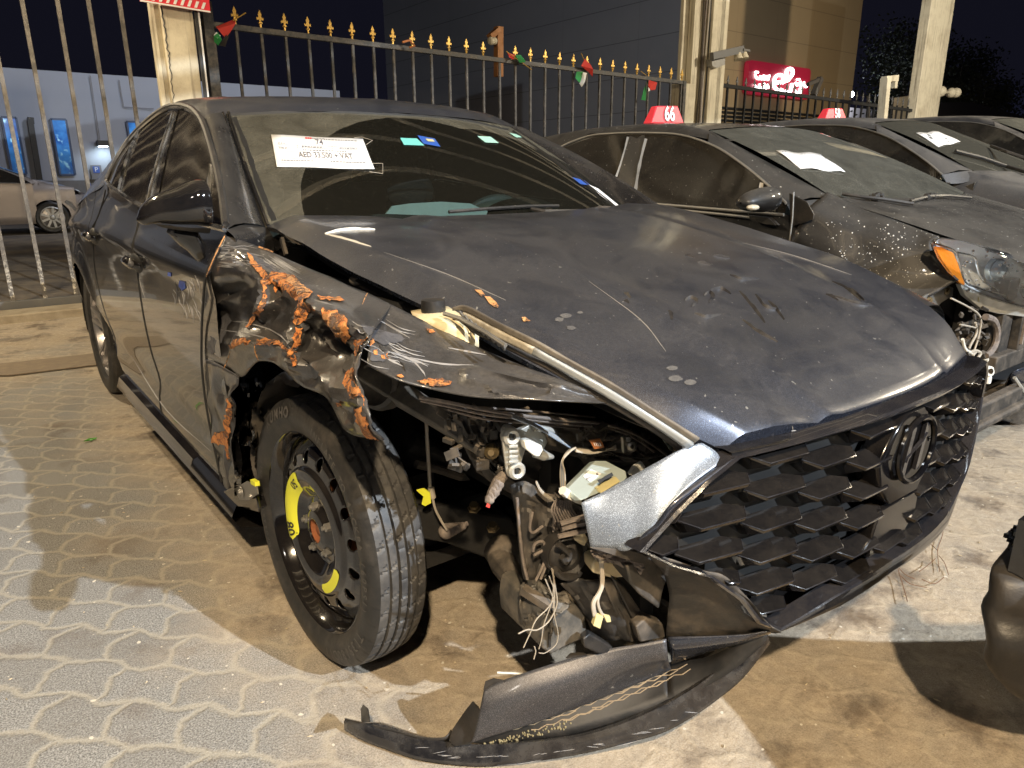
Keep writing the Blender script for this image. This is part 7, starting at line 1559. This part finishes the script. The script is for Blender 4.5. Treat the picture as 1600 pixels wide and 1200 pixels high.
# lower shield and crossmember of the hatchback
q = MB(); q.grid(refine([[P(u, v, Y=y) for u, v, y in r] for r in [[(1570, 600, -.45), (1585, 580, -.50), (1640, 560, -.55)], [(1580, 625, -.42), (1600, 612, -.50), (1650, 600, -.56)], [(1560, 645, -.38), (1600, 650, -.46), (1660, 640, -.54)], [(1530, 650, -.30), (1590, 668, -.40), (1660, 668, -.5)]]], 5, 5)); q.build('bumper_remnant', M['paint'], c66, solid=.003)
q = MB(); q.tube([P(1585, 590, Y=-.505), P(1600, 612, Y=-.525), P(1612, 640, Y=-.53)], .007, 6); q.build('remnant_edge', M['alu'], c66)
q = MB(); q.box((2.2, -.30, .215), (1.5, .5, .03)); q.box((2.2, -.50, .25), (1.4, .05, .08)); q.build('undertray', M['grim'], c66, bevel=.01)
# wipers
q = MB(); H6 = bvh_of(o66['ws'], o66['hood'])
for l in ([(1313, 308), (1345, 313), (1380, 317), (1425, 324)], [(1420, 320), (1450, 312), (1480, 311), (1515, 314)]): q.tube([hit(H6, u, v, .015, P(u, v, X=2)) for u, v in l], .008, 6)
for k in range(14): q.ball(hit(H6, 1357+20*hsh(k, 3), 309+6*hsh(k, 4), .012, P(1360, 312, X=1.9)), .008+.012*hsh(k, 5), 5, 4)
for k in range(8): q.ball(hit(H6, 1446+12*hsh(k, 13), 307+6*hsh(k, 14), .012, P(1450, 310, X=2.3)), .010+.012*hsh(k, 5), 5, 4)
q.build('wiper', M['matt'], c66)
# sheets on the neighbours' screens
def sheet_on(bvh, px, label, name='price_sheet'):
    c = [hit(bvh, u, v, .006) for u, v in px]
    if None in c: return
    t = thing(name, c[0], label, 'paper'); f = quad_map(c, 0); q = MB(); q.grid([[f(i/8, j/5)+V((0, 0, .004*sin(i*1.3+j))) for i in range(9)] for j in range(6)]); q.build('sheet', M['paper'], t, solid=.0006)
    f = quad_map(c, .006); q = MB()
    for (x0, x1, y) in ((.05, .12, .12), (.44, .56, .18), (.1, .9, .36), (.2, .8, .48), (.25, .8, .62), (.1, .5, .8)):
        x = x0
        while x < x1: w1 = .02+.03*hsh(int(x*900), int(y*90)); q.add([f(x, y-.012), f(x+w1, y-.012), f(x+w1, y+.012), f(x, y+.012)], [(0, 1, 2, 3)]); x += w1+.03
    q.build('printed_line', M['inkg'], t)
sheet_on(bvh_of(o66['ws']), ((1212, 237), (1281, 242), (1320, 271), (1250, 264)), 'white sheet stuck high on the dusty screen of the black hatchback')
# ---- grey crossover
T58 = lambda p: V((p.x*1.03+4.78, p.y*1.02+.42, p.z*1.11))
c58, o58 = gcar('grey_crossover', 'dusty grey crossover carrying the number 58 box, second car beyond the wreck', S66, T58, (M['grey58'], M['tint']), wsmat=M['glass58'])
sheet_on(bvh_of(o58['ws']), ((1430, 209), (1466, 206), (1500, 223), (1466, 230)), 'white sheet stuck on the screen of the grey crossover')
q = MB(); H5 = bvh_of(o58['ws'], o58['hood'])
for l in ([(1490, 240), (1530, 250), (1570, 264), (1605, 275)], [(1546, 232), (1575, 238), (1610, 250)]): q.tube([hit(H5, u, v, .02, P(u, v, X=4.7)) for u, v in l], .012, 6)
q.build('wiper', M['matt'], c58)
q = MB(); cc_ = V((4.78-.36, 1.0, 1.10)); q.tube([cc_+V((.17*cos(a), .05*sin(a), .16*sin(a))) for a in [2*pi*i/30 for i in range(31)]], .014, 6, False); q.build('steering_wheel', M['matt'], c58)
# ---- dark estate at the right edge
T4 = lambda p: V((p.x*1.1+8.6, p.y*1.15+.9, p.z*1.26))
gcar('dark_estate', 'nearly black tall car half out of frame at the right edge', S66, T4, (paint('night_paint', (.02, .02, .024), .4, .3, 1, .8, .1), M['tint']))
# ---- silver car in the street behind the gate
w0 = P(83, 345, Y=16.2); TS = lambda p: V((w0.x-p.y*1.03, 17.05+p.x, p.z*1.03))
cs, osx = gcar('silver_car', 'silver car parked in the street behind the barred gate at far left', S66, TS, (M['silver'], M['tint']))
q = MB(); wc = TS(V((-.865, 0, .31)))
for k in range(9): a = 2*pi*k/9; q.bar(wc+V((cos(a)*.05, 0, sin(a)*.05)), wc+V((cos(a)*.20, 0, sin(a)*.20)), .045, .02, (0, 1, 0))
q.lathe(wc, (0, -1, 0), [(.21, -.02), (.22, .0), (.20, .01), (.195, -.02)], 30); q.ball(wc, (.05, .02, .05)); q.build('wheel_cover', M['alu'], cs)
q = MB(); q.grid([[P(u, v, Y=15.9) for u, v in r] for r in (((104, 312), (112, 316), (120, 326)), ((100, 316), (110, 322), (121, 334)))]); q.build('headlight', M['chrome'], cs)
# ---- black car nose at the right edge of the frame
nose = thing('black_car_nose', P(1600, 1000, Z=0), 'black car bumper with bristly broken grille poking in at the right edge', 'car')
NR = [(1600, 850, .50), (1590, 872, .48), (1575, 890, .46), (1565, 905, .45), (1562, 925, .43), (1560, 942, .41), (1549, 962, .38), (1555, 995, .35), (1557, 1020, .32), (1553, 1045, .28), (1574, 1075, .24), (1600, 1096, .21), (1640, 1110, .2)]
base_ = [P(u, v, Z=z) for u, v, z in NR]; rows = []; rv = V((.79, -.61, 0)); dv = V((.61, .79, 0))
for (a_, b_) in ((.03, .06), (.0, .03), (.0, .0), (.03, -.015), (.08, -.02), (.22, -.02), (.5, -.05), (1.0, -.02), (1.6, .12)): rows.append([p+rv*a_+dv*b_ for p in base_])
q = MB(); q.grid(refine(rows, 3, 3)); q.build('front_bumper', M['matt'], nose, angle=40)
q = MB(); tp = [r[0] for r in rows[2:]]; q.grid(refine([tp, [p-dv*.10+rv*.06+V((0, 0, .03)) for p in tp], [p-dv*.5+rv*.2+V((0, 0, .06)) for p in tp], [p-dv*1.3+rv*.3+V((0, 0, .10)) for p in tp]], 3, 2)); q.build('bonnet', M['black66'], nose, angle=40)
q = MB()
for k in range(16):
    u = 1580+26*hsh(k, 111); v = 815+60*hsh(k, 112); p = P(u, v, Z=.52-.06*(v-812)/70); q.bar(p, p+V((-.014-.012*hsh(k, 113), .01*hsh(k, 114), .004)), .006, .008); q.ball(p, .009, 6, 4)
q.box(P(1610, 860, Z=.5), (.05, .04, .12)); q.build('broken_grille', M['gloss'], nose)
# ---- numbered roof boxes
def roofbox(px, Y, num, label, size):
    a, b, c, d = [P(u, v, Y=Y) for u, v in px]; ctr = (a+b)/2
    t = thing('number_box', ctr, label, 'roof box', 'red numbered roof boxes'); q = MB(); D_ = V((.03, .12, 0)); bk = .02
    c2, d2 = c+V((0, bk, 0)), d+V((0, bk, 0)); a2, b2 = a+V((.03, .10, 0)), b+V((0, .10, 0)); c3, d3 = c+V((0, .075, 0)), d+V((.01, .075, 0))
    q.add([a, b, c2, d2, a2, b2, c3, d3], [(0, 1, 2, 3), (4, 7, 6, 5), (0, 3, 7, 4), (1, 5, 6, 2), (3, 2, 6, 7), (0, 4, 5, 1)], False); q.build('shell', simple('red_lit_plastic', (.80, .05, .07), .4, grime=.1, emit=.18), t, bevel=.006)
    n = (b-a).cross(d2-a).normalized()
    if n.dot(CP-a) < 0: n = -n
    ey = ((d2+c2)/2-(a+b)/2); H = ey.length; ey.normalize(); ex = (b-a).normalized(); m_ = (a+b+c2+d2)/4+ex*size[1]+n*.006
    q = MB(); put_text(q, num, size[0]*H, plane_map(m_-n*.003, ex*.8, ey), .06); q.build('number_outline', M['ink'], t)
    q = MB(); put_text(q, num, size[0]*H, plane_map(m_, ex*.8, ey), .03); q.build('number', M['whitep'], t)
roofbox(((1018, 192), (1069, 193), (1063, 165), (1030, 165)), 1.75, '66', 'red roof box with white number 66 on the black hatchback', (1.15, .012))
roofbox(((1289, 187), (1323, 186), (1320, 169), (1298, 169)), 1.95, '58', 'red roof box with white number 58 on the grey crossover', (1.15, .02))
# ------------------------------------------------------------------ the yard's floodlights and an added fill lamp
flood((1.4, -8.2, 5.6), (0, .5, .4), 3700, (.84, .92, 1), .05, 'cool white floodlight on a mast in front of the parked cars, out of frame')
flood((-2.4, -3.0, 3.4), (-.8, .3, .3), 700, (1, .77, .49), .06, 'warm floodlight at the canopy edge behind the photographer, out of frame', 2.8)
flood((-2.0, 4.4, 3.3), (-1.0, 3.2, 0), 210, (1, .82, .56), .06, 'warm lamp under the canopy beside the wrecked saloon, out of frame', kind='POINT')
flood((6.4, -2.6, 3.35), (3.6, .6, 0), 170, (1, .86, .64), .06, 'warm lamp under the canopy in front of the black hatchback, out of frame', kind='POINT')
flood((12, -2, 5.5), (9, 10, 2), 1900, (1, .88, .68), .15, 'warm floodlight aimed at the far fence and the tan block, out of frame')
flood((-6.5, -4.5, 4.8), (0, 1, .5), 60, (1, .92, .82), .25, 'added soft fill lamp far to the left of the parked cars, out of frame')  # fill lamp added only to lift the shadows
flood((4, 14, 6), (2, 22, 1), 500, (.8, .85, 1), .15, 'cool street light over the lane behind the gate, out of frame')
